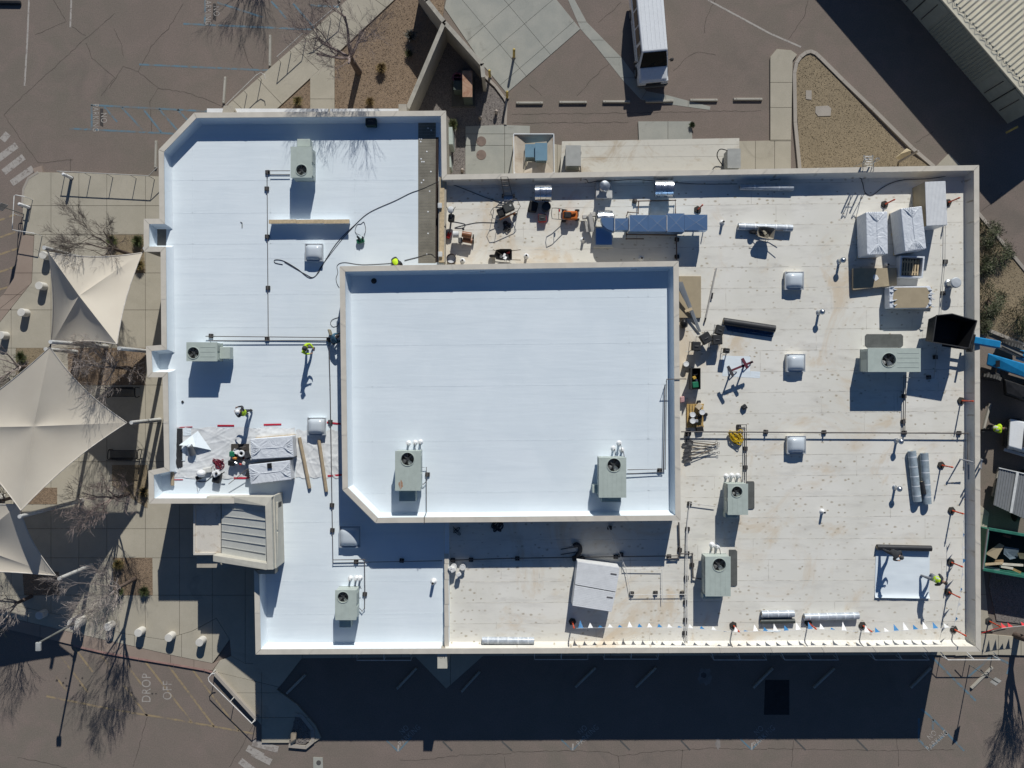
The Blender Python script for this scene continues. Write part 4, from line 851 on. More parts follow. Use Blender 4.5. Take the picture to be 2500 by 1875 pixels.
X0, X1, Y0, Y1 = rect(1455, 1494, 557, 597, ZR+.3); MB().box(((X0+X1)/2, (Y0+Y1)/2, ZR+.15), (X1-X0, Y1-Y0, .3)).build('transition_box', 'duct_sky_tint', dk); MB().box(((X0+X1)/2, (Y0+Y1)/2, ZR+.04), (X1-X0+.2, Y1-Y0+.25, .08)).build('transition_curb', 'tpo_old', dk)
for (x, y) in ((1540, 563), (1588, 563), (1640, 563), (1720, 560), (1540, 527), (1640, 524)):
    v = P((x, y), ZR+.3); MB().bar((v.x, v.y, ZR), (v.x, v.y, ZD-.72), .05, .05).build('duct_leg', PIPE, dk)
X0, X1, Y0, Y1 = rect(1580, 1640, 527, 563, ZR+.6); MB().box(((X0+X1)/2, (Y0+Y1)/2, ZR+.28), (X1-X0, Y1-Y0, .5)).build('plenum', 'galv', dk)
X0, X1, Y0, Y1 = rect(1588, 1631, 492, 528, ZR+.1); MB().box(((X0+X1)/2, (Y0+Y1)/2, ZR+.05), (X1-X0, Y1-Y0, .1)).build('base_pan', M('pan_grey', (.47, .48, .45), .6), dk)
piperun('rusty gas line stepping around the long duct', [[(1549, 491), (1649, 489), (1649, 525)], [(1559, 491), (1558, 520), (1533, 518), (1529, 528)], [(1651, 566), (1652, 634)], [(1529, 565), (1529, 583), (1572, 583)], [(1530, 572), (1650, 574)]], ZR, .035, ((1549, 492), (1652, 585), (1652, 627)), M('brown_pipe', (.13, .085, .06), .7), .2)
# ------------------------------------------------------------------ warning line stanchions and pennants
BASER = M('stanchion_rubber', (.045, .042, .038), .9)
st = thing('warning_stanchion', 'x', 'stanchion', (0, 0, 0), 'orange warning line stanchions')
def hexagon(r): return [(r*math.cos(math.pi/3*i+.5), r*math.sin(math.pi/3*i+.5)) for i in range(6)]
MB().hexa([(x, y, 0) for x, y in hexagon(.235)], [(x, y, .085) for x, y in hexagon(.215)]).build('base', BASER, st, local=True, bevel=.012)
MB().cyl((0, 0, .06), (0, 0, .16), .07, .05, 10).build('socket', BASER, st, local=True)
MB().lathe((0, 0, .1), [(.05, 0), (.042, .2), (.04, 1.05), (.052, 1.07), (.052, 1.13), (.03, 1.16), (.03, 1.24), (.001, 1.25)], 10).build('post', ORANGE, st, local=True, smooth=True)
MB().cyl((0, 0, .9), (0, 0, .98), .047, n=10).build('tape_band', M('pink_tape', (.62, .22, .19), .6), st, local=True)
SPOT = [((1703, 512), 'orange stanchion north of the long duct end'), (T(3,1,1003,103), 'orange stanchion north of the wrapped crates'), (T(3,1,1548,88), 'orange stanchion half hidden by the white ribbed carton'),
        (T(3,2,1662,135), 'orange stanchion in the shadow tip of the black hopper'), (T(3,2,1490,690), 'orange stanchion beside the two grey rolls'), (T(3,2,1580,1080), 'orange stanchion south of the two grey rolls by the parapet'),
        (T(3,2,1572,1525), 'orange stanchion north east of the bent worker in the vest'), (T(3,3,1550,140), 'orange stanchion just below the bent worker in the vest'), (T(3,3,1600,462), 'orange stanchion in the south east roof corner'),
        (T(3,3,812,428), 'orange stanchion at the right end of the long silver roll'), (T(3,3,345,405), 'orange stanchion touching the left end of the long silver roll'), (T(2,3,1905,428), 'orange stanchion south of the gas pipe unit'), (T(2,3,520,397), 'orange stanchion in the shadow of the white board bundles')]
STANDS = []
for i, (c, lb) in enumerate(SPOT):
    o = st if i == 0 else dup(st, (0, 0, 0), 0, lb); o.location = P(c, ZR); o['label'] = lb; o.rotation_euler = (0, 0, random.uniform(0, 6)); STANDS.append(c)
o = dup(st, P(T(3,3,1900,390), .12), 1, 'orange stanchion standing on the walk beside the building with red flags')
FB, FW, FR = M('flag_blue', (.02, .16, .36), .6), M('flag_white', (.7, .7, .69), .6), M('flag_red', (.6, .04, .05), .6)
def pennants(label, pts, z, cols, sag=.12, step=.55, grp='pennant lines'):
    P3 = [P(p, z) for p in pts]; th = thing('pennant_line', label, 'flags', P3[0], grp); k = 0
    for a, b in zip(P3, P3[1:]):
        L = (b-a).length; n = max(4, int(L/.25)); path = []
        for i in range(n+1): u = i/n; q = a.lerp(b, u); q.z -= sag*4*u*(1-u)*min(1, L/5); path.append(q)
        MB().tube(path, .011, 4).build('rope', FW, th)
        m = int(L/step)
        for i in range(m):
            u = (i+.5)/m; q = a.lerp(b, u); q.z -= sag*4*u*(1-u)*min(1, L/5); d = (b-a).normalized(); w = .15; k += 1
            nrm = Vector((-d.y, d.x, 0)); sw = random.uniform(-.1, .28) if k % 2 else random.uniform(.08, .3)
            tip = q+Vector((0, 0, -.33))+nrm*sw*1.4; tip2 = tip+nrm*.004
            o = MB(); o.add([q-d*w, q+d*w, tip], [(0, 1, 2)]); o.build('pennant', cols[k % len(cols)], th)
pennants('blue and white pennant line along the south parapet', [T(2,3,550,455), T(2,3,1490,450), T(2,3,1895,487), T(3,3,110,480), T(3,3,420,460), T(3,3,905,495), T(3,3,1490,455), T(3,3,1600,445)], ZR+1.2, [FW, FB])
pennants('blue and white pennant line along the east parapet', [T(3,2,1690,1130), T(3,2,1680,1575), T(3,3,1655,190), T(3,3,1605,440)], ZR+1.2, [FB, FW], step=.7)
pennants('red pennant line beside the south east corner on the ground', [T(3,3,2010,455), T(3,3,2300,425)], 1.3, [FR], step=.35)
# ------------------------------------------------------------------ rolls of membrane
def roll(label, a, b, r, mat, z=ZR, core=True, bands=0, name='membrane_roll', grp='membrane rolls'):
    A, B = P(a, z+r), P(b, z+r); A.z = B.z = z+r; th = thing(name, label, 'roll', ((A.x+B.x)/2, (A.y+B.y)/2, z), grp); u = (B-A).normalized()
    MB().cyl(A, B, r, n=22).build('wound_sheet', mat, th, smooth=True)
    if core:
        for q, s in ((A, -1), (B, 1)): MB().cyl(q+u*s*.004, q+u*s*.012, r*.42, n=14).build('core_end', CARD if mat != 'x' else BLACK, th)
    for k in range(bands):
        q = A.lerp(B, (k+.6)/(bands+.2)); MB().cyl(q-u*.03, q+u*.03, r*1.012, n=22).build('wrap_band', M('band_bright', (.66, .69, .71), .3), th, smooth=True)
    return th
SIL = M('silver_wrap', (.44, .48, .52), .32, .1, .2, 4); GRYR = M('grey_roll_wrap', (.30, .36, .40), .42, 0, .2, 4); BLKR = M('black_membrane', (.028, .029, .032), .5)
roll('silver wrapped roll lying by the south parapet left of the shadow of the bundles', (1177, 1563), (1304, 1564), .2, SIL, bands=5)
roll('silver wrapped roll beside a black roll near the south parapet', (1859, 1499), (1938, 1498), .2, SIL, bands=3)
roll('black roll lying against the shorter silver roll', (1857, 1517), (1940, 1516), .14, M('green_black_roll', (.06, .07, .065), .5))
roll('long silver wrapped roll between two stanchions near the south parapet', (1963, 1506), (2096, 1503), .2, SIL, bands=6)
roll('silver roll lying in the shade of the north parapet', (1806, 457), (1936, 459), .16, SIL, bands=2)
roll('silver roll behind the wheelbarrow on the east roof', (1802, 553), (1934, 557), .2, SIL, bands=5)
roll('left grey roll of the pair by the east parapet', (2226, 1101), (2240, 1224), .23, GRYR, bands=5)
roll('right grey roll of the pair by the east parapet', (2256, 1106), (2264, 1230), .23, GRYR, bands=4)
roll('short black roll lying between the two grey rolls', (2250, 1176), (2256, 1206), .13, BLKR, z=ZR+.25)
roll('slanted black roll on a blue plastic sheet near the tool cases', (1766, 784), (1892, 803), .21, BLKR)
roll('black roll being unrolled by the two workers', (2141, 1336), (2273, 1339), .17, BLKR)
def sheet(name, label, cat, pts, z, mat, amp=.0, n=14, th_=.004, seed=1, edge=0.0, grp=None):
    q = [P(p, z) for p in pts]; vs_ = []; rg = random.Random(seed); ph = [rg.uniform(0, 6.3) for _ in range(8)]
    for i in range(n+1):
        for j in range(n+1):
            u, v = i/n, j/n; p = (q[0]*(1-u)+q[1]*u)*(1-v)+(q[3]*(1-u)+q[2]*u)*v
            h = amp*(math.sin(7*u+5*v+ph[0])+.7*math.sin(13*u-9*v+ph[1])+.6*math.sin(21*v+4*u+ph[2]))**2*.35; vs_.append((p.x, p.y, z+th_+h+edge*max(0, (v-.9)*10)**2))
    return tag(MB().add(vs_, [(i*(n+1)+j, (i+1)*(n+1)+j, (i+1)*(n+1)+j+1, i*(n+1)+j+1) for i in range(n) for j in range(n)]).build(name, mat, smooth=True), label, cat, grp)
sheet('new_membrane_sheet', 'fresh white membrane sheet rolled out under the two workers', 'membrane', [(2138, 1343), (2270, 1345), (2268, 1460), (2135, 1458)], ZR, 'tpo_new', .01, 20, .02, edge=.1)
sheet('plastic_sheet', 'blue plastic sheet beneath the slanted black roll', 'plastic sheet', [(1769, 792), (1893, 806), (1886, 824), (1776, 808)], ZR, M('blue_plastic', (.035, .09, .17), .3), .04)
sheet('membrane_offcut', 'white membrane offcut under the maroon pipe stand', 'membrane', [(1764, 868), (1832, 870), (1831, 922), (1763, 918)], ZR, 'tpo_new', .004)
sheet('membrane_offcut', 'narrow white membrane strip east of the maroon pipe stand', 'membrane', [(1832, 906), (1856, 907), (1855, 923), (1831, 922)], ZR, 'tpo_new', .004)
sheet('membrane_offcut', 'thin white strip lying beside the pennant line', 'membrane', [(1873, 1537), (1906, 1538), (1905, 1543), (1873, 1543)], ZR, 'tpo_new', .01)
FILM = M('plastic_film', (.70, .715, .715), .3, 0, .1, 2)
def film(label, x0, x1, y0, y1, seed):
    n, m = 110, 60; a, b = P((x0, y1), ZR), P((x1, y0), ZR); vs_ = []; rg = random.Random(seed); fs = [(rg.uniform(-1, 1), rg.uniform(.3, 1.4), rg.uniform(0, 6)) for _ in range(9)]
    for i in range(n+1):
        for j in range(m+1):
            x = a.x+(b.x-a.x)*i/n; y = a.y+(b.y-a.y)*j/m; h = 0
            for fx, fy, ph in fs: h += max(0, math.sin(4.6*(fx*x+fy*y)+ph+1.6*math.sin(.8*x+ph)+.8*math.sin(1.7*y+ph)))**24
            vs_.append((x+rg.uniform(-.01, .01), y+rg.uniform(-.02, .02) if 0 < j < m else y+.05*math.sin(i*.23), ZR+.012+.012*min(2, h)))
    return tag(MB().add(vs_, [(i*(m+1)+j, (i+1)*(m+1)+j, (i+1)*(m+1)+j+1, i*(m+1)+j+1) for i in range(n) for j in range(m)]).build('drop_sheet', FILM, smooth=True), label, 'plastic sheet')
film('wrinkled clear plastic sheet over the old west roof', 424, 720, 1044, 1167, 3); film('wrinkled clear plastic sheet beneath the two cardboard cores', 722, 830, 1050, 1166, 9)
# red tape strips
for i, (a, b, lb) in enumerate((((531, 1039), (572, 1039), 'red mark on the west roof, left of the two free bars'), ((644, 1037), (687, 1036), 'red mark on the west roof near the skylight'), ((428, 1044), (470, 1042), 'red mark at the western edge above the plastic sheet'), ((424, 1171), (447, 1171), 'short red mark below the black mat'), ((571, 1167), (608, 1167), 'red mark partly under the tool pile'), ((798, 1031), (832, 1035), 'red tape tangle beside the raised block wall'), ((800, 1162), (835, 1159), 'red strip under the pipe at the raised block wall'))):
    A, B = P(a, ZR), P(b, ZR); m = MB(); m.bar(A+Vector((0, 0, .02)), B+Vector((0, 0, .02)), .1 if i not in (2, 3) else .05, .012); tag(m.build('red_strip', M('red_tape', (.48, .02, .045), .5)), lb, 'tape', 'red strips on the west roof')
# ------------------------------------------------------------------ crates, bundles and boards
def qbox(q, z0, z1):                                               # prism whose top outline is given in pixels
    return MB().prism([P2(p, z1) for p in q], z0, z1)
def wrapped(label, q, h, z=ZR, pallet=True, folds=True):
    c = P((sum(p[0] for p in q)/4, sum(p[1] for p in q)/4), z+h); th = thing('wrapped_unit', label, 'crate', (c.x, c.y, z), 'wrapped crates on the roof')
    w = [P2(p, z+h) for p in q]; m = MB().prism(w, z+.14, z+h); m.build('wrapped_body', 'wrap', th, bevel=.04, seg=2)
    cc = Vector((c.x, c.y))
    if pallet:
        for k in range(3):
            a = Vector(w[0]).lerp(Vector(w[3]), k/2)*.96+cc*.04; b = Vector(w[1]).lerp(Vector(w[2]), k/2)*.96+cc*.04; MB().bar((*a, z+.07), (*b, z+.07), .12, .13).build('pallet_runner', TANWOOD, th)
    if folds:                                                       # gathered folds at both ends of the wrap, a seam between
        A, B, C, D = [Vector(x) for x in w]; n1 = (A+B)/2; s1 = (D+C)/2
        if (B-A).length > (D-A).length: A, B, C, D = B, C, D, A; n1 = (A+B)/2; s1 = (D+C)/2
        p1 = n1.lerp(s1, .24); p2 = s1.lerp(n1, .26); MB().tube([(*p1, z+h+.005), (*n1.lerp(s1, .5), z+h+.015), (*p2, z+h+.005)], .018, 5).build('wrap_seam', 'wrap', th)
        rg = random.Random(int(q[0][0]))
        for (e0, e1, pk) in ((A, B, p1), (D, C, p2)):
            for k in range(9):
                f = (k+.5)/9; e = e0.lerp(e1, .06+.88*f); m1 = e.lerp(pk, .55)+Vector((rg.uniform(-.03, .03), rg.uniform(-.03, .03)))
                MB().tube([(*e, z+h-.01), (*m1, z+h+rg.uniform(.02, .05)), (*e.lerp(pk, .95), z+h+.01)], [.02, .035, .01], 5).build('wrap_fold', 'wrap', th, smooth=True)
    return th
wrapped('plastic wrapped crate above the tan board, left of the wrapped pair', [(2114, 518), (2167, 516), (2168, 620), (2117, 622)], 1.45)
wrapped('plastic wrapped crate turned slightly, right of the wrapped pair', [(2199, 509), (2251, 503), (2262, 607), (2210, 614)], 1.5)
wrapped('northern of the two wrapped bundles on the west roof', [(611, 1072), (713.5, 1064), (717, 1116), (613, 1122)], .95)
wrapped('southern of the two wrapped bundles on the west roof', [(606, 1135), (707, 1124), (711, 1171), (612, 1183)], .95)
th = thing('ribbed_carton', 'tall carton with white ribbed top in the north east corner', 'crate', P((2284, 500), ZR))
q = [(2258.5, 444), (2308, 442), (2313, 548.5), (2262, 551)]; qbox(q, ZR, ZR+1.5).build('carton', CARD, th)
w = [Vector(P2(p, ZR+1.52)) for p in q]
MB().prism([tuple(x) for x in w], ZR+1.5, ZR+1.52).build('lid', WHITE, th)
for k in range(15):
    f = (k+.5)/15; MB().bar((*w[0].lerp(w[1], f), ZR+1.527), (*w[3].lerp(w[2], f), ZR+1.527), .04, .014).build('lid_rib', WHITE, th)
a, b = P((2262, 551), ZR+1.5), P((2313, 548.5), ZR+1.5); MB().hexa([(a.x, a.y-.01, ZR), (b.x, b.y-.01, ZR), (b.x, b.y-.005, ZR), (a.x, a.y-.005, ZR)], [(a.x, a.y-.012, ZR+1.5), (b.x, b.y-.012, ZR+1.5), (b.x, b.y-.005, ZR+1.5), (a.x, a.y-.005, ZR+1.5)]).build('white_end', WHITE, th)
th = thing('tan_board', 'tan board on blocks below the wrapped pair of crates', 'board', P((2135, 680), ZR)); qbox([(2083, 655), (2189, 654), (2190, 696), (2083, 708)], ZR+.12, ZR+.3).build('panel', CARD, th, bevel=.005)
for p in ((2095, 662), (2178, 662), (2095, 700), (2178, 690)): MB().box((*P2(p, ZR), ZR+.06), (.15, .15, .12)).build('block', TANWOOD, th)
tag(qbox([(2134, 670), (2141, 671), (2146, 680), (2138, 686), (2131, 679)], ZR+.302, ZR+.31).build('paper_scrap', WHITE), 'small white scrap lying on the tan board', 'paper')
th = thing('open_crate', 'open slatted crate wrapped in plastic between tan board and parapet', 'crate', P((2230, 650), ZR))
q = [(2199, 624), (2258, 626), (2253, 678), (2196, 676)]; w = [Vector(P2(p, ZR+.55)) for p in q]; cc = sum(w, Vector((0, 0)))/4
for i in range(4): a, b = w[i], w[(i+1) % 4]; MB().hexa([(*a, ZR), (*b, ZR), (*(b.lerp(cc, .13)), ZR), (*(a.lerp(cc, .13)), ZR)], [(*a, ZR+.55), (*b, ZR+.55), (*(b.lerp(cc, .13)), ZR+.55), (*(a.lerp(cc, .13)), ZR+.55)]).build('side', 'wrap', th)
MB().prism([tuple(x.lerp(cc, .12)) for x in w], ZR, ZR+.06).build('floor', BLACK, th)
for k in range(7):
    f = .16+.68*k/6; MB().bar((*w[0].lerp(w[1], f).lerp(w[3].lerp(w[2], f), .13), ZR+.3), (*w[0].lerp(w[1], f).lerp(w[3].lerp(w[2], f), .87), ZR+.3), .09, .03).build('slat', TANWOOD, th)
for f in (.25, .72): MB().bar((*w[0].lerp(w[3], f).lerp(w[1].lerp(w[2], f), .14), ZR+.26), (*w[0].lerp(w[3], f).lerp(w[1].lerp(w[2], f), .86), ZR+.26), .09, .04).build('cross_slat', TANWOOD, th)
th = thing('half_wrapped_carton', 'half wrapped carton with bare tan top on a pallet by the conduit', 'crate', P((2222, 725), ZR))
q = [(2171, 700), (2270, 698), (2276, 706), (2275, 745), (2265, 753), (2172, 752)]; qbox(q, ZR+.14, ZR+.8).build('carton', 'wrap', th, bevel=.03)
qbox([(2184, 702), (2262, 702), (2270, 712), (2269, 738), (2260, 751), (2184, 752), (2180, 728)], ZR+.8, ZR+.815).build('bare_top', CARD, th)
for k in range(3): f = k/2; MB().bar(P((2174, 704+45*f), ZR+.07), P((2274, 704+45*f), ZR+.07), .12, .13).build('pallet_runner', TANWOOD, th)
rg = random.Random(2)
for k in range(14):
    x0 = rg.choice((2173, 2180, 2266, 2272)); y0 = 702+48*k/14; MB().tube([P((x0, y0), ZR+.81), P((x0+5, y0+rg.uniform(-3, 3)), ZR+.86), P((x0+10, y0+rg.uniform(-3, 3)), ZR+.815)], [.02, .04, .015], 5).build('wrap_fold', 'wrap', th, smooth=True)
# white bundles of ribbed boards south of the raised block
def bundle(label, q, h, nr):
    c = P((sum(p[0] for p in q)/4, sum(p[1] for p in q)/4), ZR); th = thing('board_bundle', label, 'boards', c, 'white ribbed board bundles')
    qbox(q, ZR+.1, ZR+h-.015).build('bundle', WHITE, th, bevel=.015); w = [Vector(P2(p, ZR+h)) for p in q]
    for k in range(nr):
        f0, f1 = k/nr, (k+.82)/nr; z = ZR+h
        a, b, c2, d = w[0].lerp(w[3], f0), w[1].lerp(w[2], f0), w[1].lerp(w[2], f1), w[0].lerp(w[3], f1); MB().hexa([(*a, z-.015), (*b, z-.015), (*c2, z-.015), (*d, z-.015)], [(*a, z), (*b, z), (*c2, z), (*d, z)]).build('board_rib', WHITE, th)
    p = w[1].lerp(w[0], .12).lerp(w[2].lerp(w[3], .12), .3); MB().box((*p, ZR+h+.004), (.35, .09, .006), -.13).build('print_label', M('label_grey', (.10, .10, .105), .6), th)
    for f in (.15, .85): a, b = w[0].lerp(w[1], f), w[3].lerp(w[2], f); MB().bar((*a, ZR+.05), (*b, ZR+.05), .1, .1).build('skid', TANWOOD, th)
bundle('northern half of the white ribbed board stack', [(1410, 1371), (1513, 1386), (1504, 1445), (1404, 1427)], 1.2, 14); bundle('southern half of the white ribbed board stack', [(1403.5, 1429), (1503.5, 1447), (1493, 1494), (1397.5, 1479)], 1.2, 12)
tag(qbox([(1658, 674), (1711.6, 674), (1711.6, 776), (1658, 776)], ZR, ZR+.16).build('insulation_board', CARD, bevel=.01), 'tan board stack against the raised block wall under metal strips', 'boards')
th = thing('metal_strips', 'bundle of long grey metal strips leaning across the tan board', 'metal strips', P((1690, 760), ZR)); STR = M('strip_metal', (.45, .48, .49), .4, .5, .06)
for k, (dx, l) in enumerate(((0, 1), (5, 1), (-5, .95), (-10, .8))): a, b = P((1659+dx, 688), ZR+.75), P((1707+dx*.6, 688+122*l), ZR+.1); MB().bar(a, b, .1, .012).build('strip', STR, th)
MB().box(P((1681, 757), ZR+.55), (.45, .16, .1), .35).build('wood_block', TANWOOD, th, bevel=.008)
th = thing('squeegee_pole', 'long grey pole with a black handle lying east of the tan board', 'pole', P((1735, 720), ZR))
MB().tube([P((1749, 655), ZR+.1), P((1723, 776), ZR+.1)], .045, 8).build('pole', M('pole_grey', (.42, .40, .37), .5, .2), th); MB().tube([P((1723, 776), ZR+.1), P((1720, 786), ZR+.1)], .05, 8).build('grip', BLACK, th); MB().box(P((1738, 722), ZR+.08), (.1, .34, .1), -.15).build('bracket', BLACK, th)
# cardboard cores
for a, b, r, lb in (((419, 1050), (421, 1185), .1, 'long tan tube lying beside the west parapet'), ((731, 1068), (756, 1192), .1, 'left of the two tan cardboard cores by the skylight'), ((778.5, 1074), (797, 1200), .1, 'right of the two tan cardboard cores by the skylight')):
    A, B = P(a, ZR+r), P(b, ZR+r); u = (B-A).normalized(); th = thing('cardboard_core', lb, 'tube', (A.x, A.y, ZR), 'tan tubes on the west roof'); MB().cyl(A, B, r, n=16).build('tube', M('core_tan', (.36, .285, .19), .8), th, smooth=True); MB().cyl(B, B+u*.01, r*.8, n=14).build('bore', M('core_dark', (.06, .06, .065), .8), th)
# black mat and folded white offcut with a roll
sheet('black_mat', 'black membrane strip lying by the west parapet', 'membrane', [(432, 1046), (446, 1046), (446, 1140), (430, 1143)], ZR+.03, BLKR, .05, 12)
sheet('membrane_offcut', 'white membrane scrap above the folded piece on the plastic sheet', 'membrane', [(447, 1046), (467, 1046), (467, 1063), (447, 1064)], ZR+.03, 'tpo_new', .01)
th = thing('folded_membrane', 'folded white membrane piece with a curled grey end on plastic sheet', 'membrane', P((475, 1085), ZR))
MB().add([P((437, 1087), ZR+.3), P((483, 1052), ZR+.06), P((516, 1099), ZR+.06), P((478, 1091), ZR+.35), P((455, 1088), ZR+.42), P((470, 1062), ZR+.12)], [(0, 5, 4), (5, 1, 3, 4), (1, 2, 3)]).build('flap', 'tpo_new', th)
MB().add([P((444, 1090), ZR+.05), P((454, 1090), ZR+.05), P((452, 1125), ZR+.05), P((444, 1125), ZR+.05)], [(0, 1, 2, 3)]).build('tail', 'tpo_new', th); MB().add([P((472, 1098), ZR+.05), P((481, 1098), ZR+.05), P((478, 1127), ZR+.05), P((470, 1126), ZR+.05)], [(0, 1, 2, 3)]).build('tail', 'tpo_new', th)
MB().cyl(P((463, 1088), ZR+.5), P((470, 1108), ZR+.15), .16, .2, 18).build('curl', M('curl_grey', (.18, .185, .19), .6), th, smooth=True); MB().cyl(P((461.5, 1087), ZR+.53), P((462.6, 1088), ZR+.51), .12, n=16).build('curl_end', 'tpo_new', th)
# ------------------------------------------------------------------ tools on the roofs
def cable(label, pts, r, mat=None, z=ZR, name='extension_cord', k=6):
    path = smoothpath([P(p[:2], z+r if len(p) < 3 else p[2]) for p in pts], k); return tag(MB().tube(path, r, 5).build(name, mat or CABLE, smooth=True), label, 'cable')
cable('black power cord looping across the north west roof to the divider', [T(1,1,230,620), T(1,1,165,605), T(1,1,165,580), T(1,1,240,590), T(1,1,360,660), T(1,1,460,735), T(1,1,530,700), T(1,1,600,580), T(1,1,700,430), T(1,1,850,280), T(1,1,980,170), T(1,1,1200,70), T(1,1,1330,5), T(1,0,1440,1625), T(1,0,1560,1570), T(1,0,1590,1560)], .019)
cable('second strand of the black cord, doubled back past the skylight', [T(1,1,245,600), T(1,1,420,700), T(1,1,500,728), T(1,1,560,640), T(1,1,680,480), T(1,1,780,360), T(1,1,860,275)], .016)
cable('thin cord from the bent worker in the vest across the stripped strip', [T(1,1,1280,585), T(1,1,1400,555), T(1,1,1500,530), T(1,1,1545,560)], .02)
cable('thin cord along the top of the raised parapet to the cable loops', [T(1,1,1170,610), T(1,1,920,622), T(1,1,760,603), T(1,1,700,630), T(1,1,705,690), T(1,1,690,740), T(1,1,700,790), T(1,1,718,820)], .015)
cable('thin cord looping above the worker in blue at the raised block wall', [T(1,1,715,1075), T(1,1,660,1095), T(1,1,642,1130), T(1,1,665,1158), T(1,1,705,1145), T(1,1,715,1120)], .015)
cable('cord strung from the divider to the black generator', [(1080, 443), (1120, 456), (1180, 480), (1225, 495)], .02)
cable('cord lying from the upright tool to the generator', [(1108, 541), (1135, 547), (1130, 556), (1110, 556), (1140, 548), (1170, 543), (1215, 544)], .016)
cable('black cable draped along the inside of the north parapet', [(1335, 436), (1400, 436), (1430, 438), (1437, 446), (1460, 442), (1500, 441), (1545, 438), (1590, 441), (1700, 449), (1800, 449)], .022, z=ZR+.35)
cable('black cable snaking in the shade at the north east roof end', [(1880, 440), (1980, 430), (2090, 433), (2105, 445), (2112, 470), (2130, 476), (2160, 455), (2200, 440), (2270, 436), (2340, 425)], .02)
def coil(label, c, r, mat, n=7, tr=.022, z=ZR, seed=1, name='hose_coil', cat='cable'):
    v = P(c, z); rg = random.Random(seed); m = MB(); th = None
    for k in range(n):
        ox, oy = rg.uniform(-.35, .35)*r, rg.uniform(-.35, .35)*r; a, b = r*rg.uniform(.45, .8), r*rg.uniform(.45, .8); ph = rg.uniform(0, 6)
        m.tube([(v.x+ox+a*math.cos(2*math.pi*i/20+ph), v.y+oy+b*math.sin(2*math.pi*i/20), z+tr+.01*k+.02*math.sin(i)) for i in range(20)], tr, 5, closed=True)
    return tag(m.build(name, mat, smooth=True), label, cat)
coil('tangled coil of dark red hose on the plastic sheet', (535, 1132), .33, M('red_hose', (.16, .015, .03), .5), 9); coil('coil of yellow cable hanging over the gas pipe', (1797, 1067), .42, M('yellow_cable', (.55, .36, .01), .5), 14, .026, z=ZR+.12)
# toolbox things: a reusable small machine builder
def case(label, q, h, rot, name='tool_case', mat=None, legs=False, z=ZR, cat='tool case', grp='black tool cases'):
    x0, x1, y0, y1 = q; c = P(((x0+x1)/2, (y0+y1)/2), z+h); w, d = (x1-x0)*(CAMH-z-h)/FPX, (y1-y0)*(CAMH-z-h)/FPX; th = thing(name, label, cat, (c.x, c.y, z), grp, rot); mt = mat or BLACK
    zl = .0 if not legs else h*.55
    MB().box((0, 0, zl+(h-zl)/2), (w, d, h-zl)).build('case_body', mt, th, local=True, bevel=.03); MB().box((0, 0, h+.012), (w*.92, d*.9, .025)).build('case_lid', M('case_lid', (.035, .036, .037), .45), th, local=True, bevel=.008)
    MB().tube([(-w*.2, 0, h+.02), (-w*.2, 0, h+.07), (w*.2, 0, h+.07), (w*.2, 0, h+.02)], .015, 6).build('handle', M('handle_grey', (.13, .13, .135), .4), th, local=True)
    for s in (-1, 1): MB().box((s*w*.28, d/2+.008, h*.75), (.06, .02, .09)).build('latch', M('latch_steel', (.45, .45, .44), .35, .8), th, local=True)
    if legs:
        for sx in (-1, 1):
            for sy in (-1, 1): MB().tube([(sx*w*.4, sy*d*.4, zl), (sx*w*.48, sy*d*.55, 0)], .016, 5).build('leg', PIPE, th, local=True)
    return th
case('black tool case nearest the raised block wall, west of three others', (1690, 1711, 834, 856), .8, -.05, legs=True); case('black tool case turned on its corner in the middle of the group', (1712, 1737, 813, 838), .8, .55, legs=True); case('black tool case south of the one touching the black roll', (1740, 1764, 817, 841), .75, .03, legs=True); case('black tool case touching the end of the slanted black roll', (1748, 1768, 794, 817), .75, -.3, legs=True)
case('dark green case with a slot, south of the black tool cases', (1768, 1782, 850, 862), .7, -.1, mat=M('olive_case', (.06, .055, .03), .6), legs=True, grp=None); case('small black tool lying alone south of the maroon stand', (1812, 1824, 988, 1000), .18, .6, grp=None)
case('open green and black tool box on the north west parapet foot', (892, 918, 286, 306), .45, -.03, mat=M('dark_green_bag', (.006, .03, .02), .6), grp=None, cat='tool bag'); case('red toolbox in the shade below the barrel topped hood', (1314, 1334, 522, 541), .3, .05, mat=RED, grp=None)
# heap of tools and buckets beside the wrapped bundles
def bucket(label, c, r=.15, h=.37, lid=True, z=ZR, mat=None, fill=None, name='bucket', grp='white buckets'):
    v = P(c, z); th = thing(name, label, 'bucket', v, grp); mt = mat or WHITE
    prof = [(r*.86, 0), (r, h-.03), (r*1.05, h-.03), (r*1.05, h)] if lid else [(r*.86, 0), (r, h), (r*.95, h), (r*.82, .03), (.001, .03)]
    MB().lathe(v, prof+([(r*.9, h), (.001, h)] if lid else []), 20).build('pail', mt, th, smooth=True)
    if lid: MB().lathe(v+Vector((0, 0, h)), [(r*1.06, 0), (r*1.06, .02), (r*.85, .022), (r*.85, .01), (.001, .01)], 20).build('lid', mt, th, smooth=True)
    elif fill: MB().lathe(v+Vector((0, 0, h*.55)), [(r*.88, 0), (r*.88, .01), (.001, .01)], 18).build('contents', fill, th)
    MB().tube([v+Vector((r*math.cos(a), -r*.3-r*.9*math.sin(a), h*.8)) for a in [math.pi*i/8 for i in range(9)]], .008, 4).build('bail', PIPE, th)
    return th
bucket('white lidded bucket beside the open tool chest', (1672, 889)); bucket('white bucket at the upper left on the yellow pallet', (1688, 1012), z=ZR+.14); bucket('white bucket at the right on the yellow pallet', (1711, 1006), z=ZR+.14); bucket('white bucket at the lower left on the yellow pallet', (1688, 1027), z=ZR+.14)
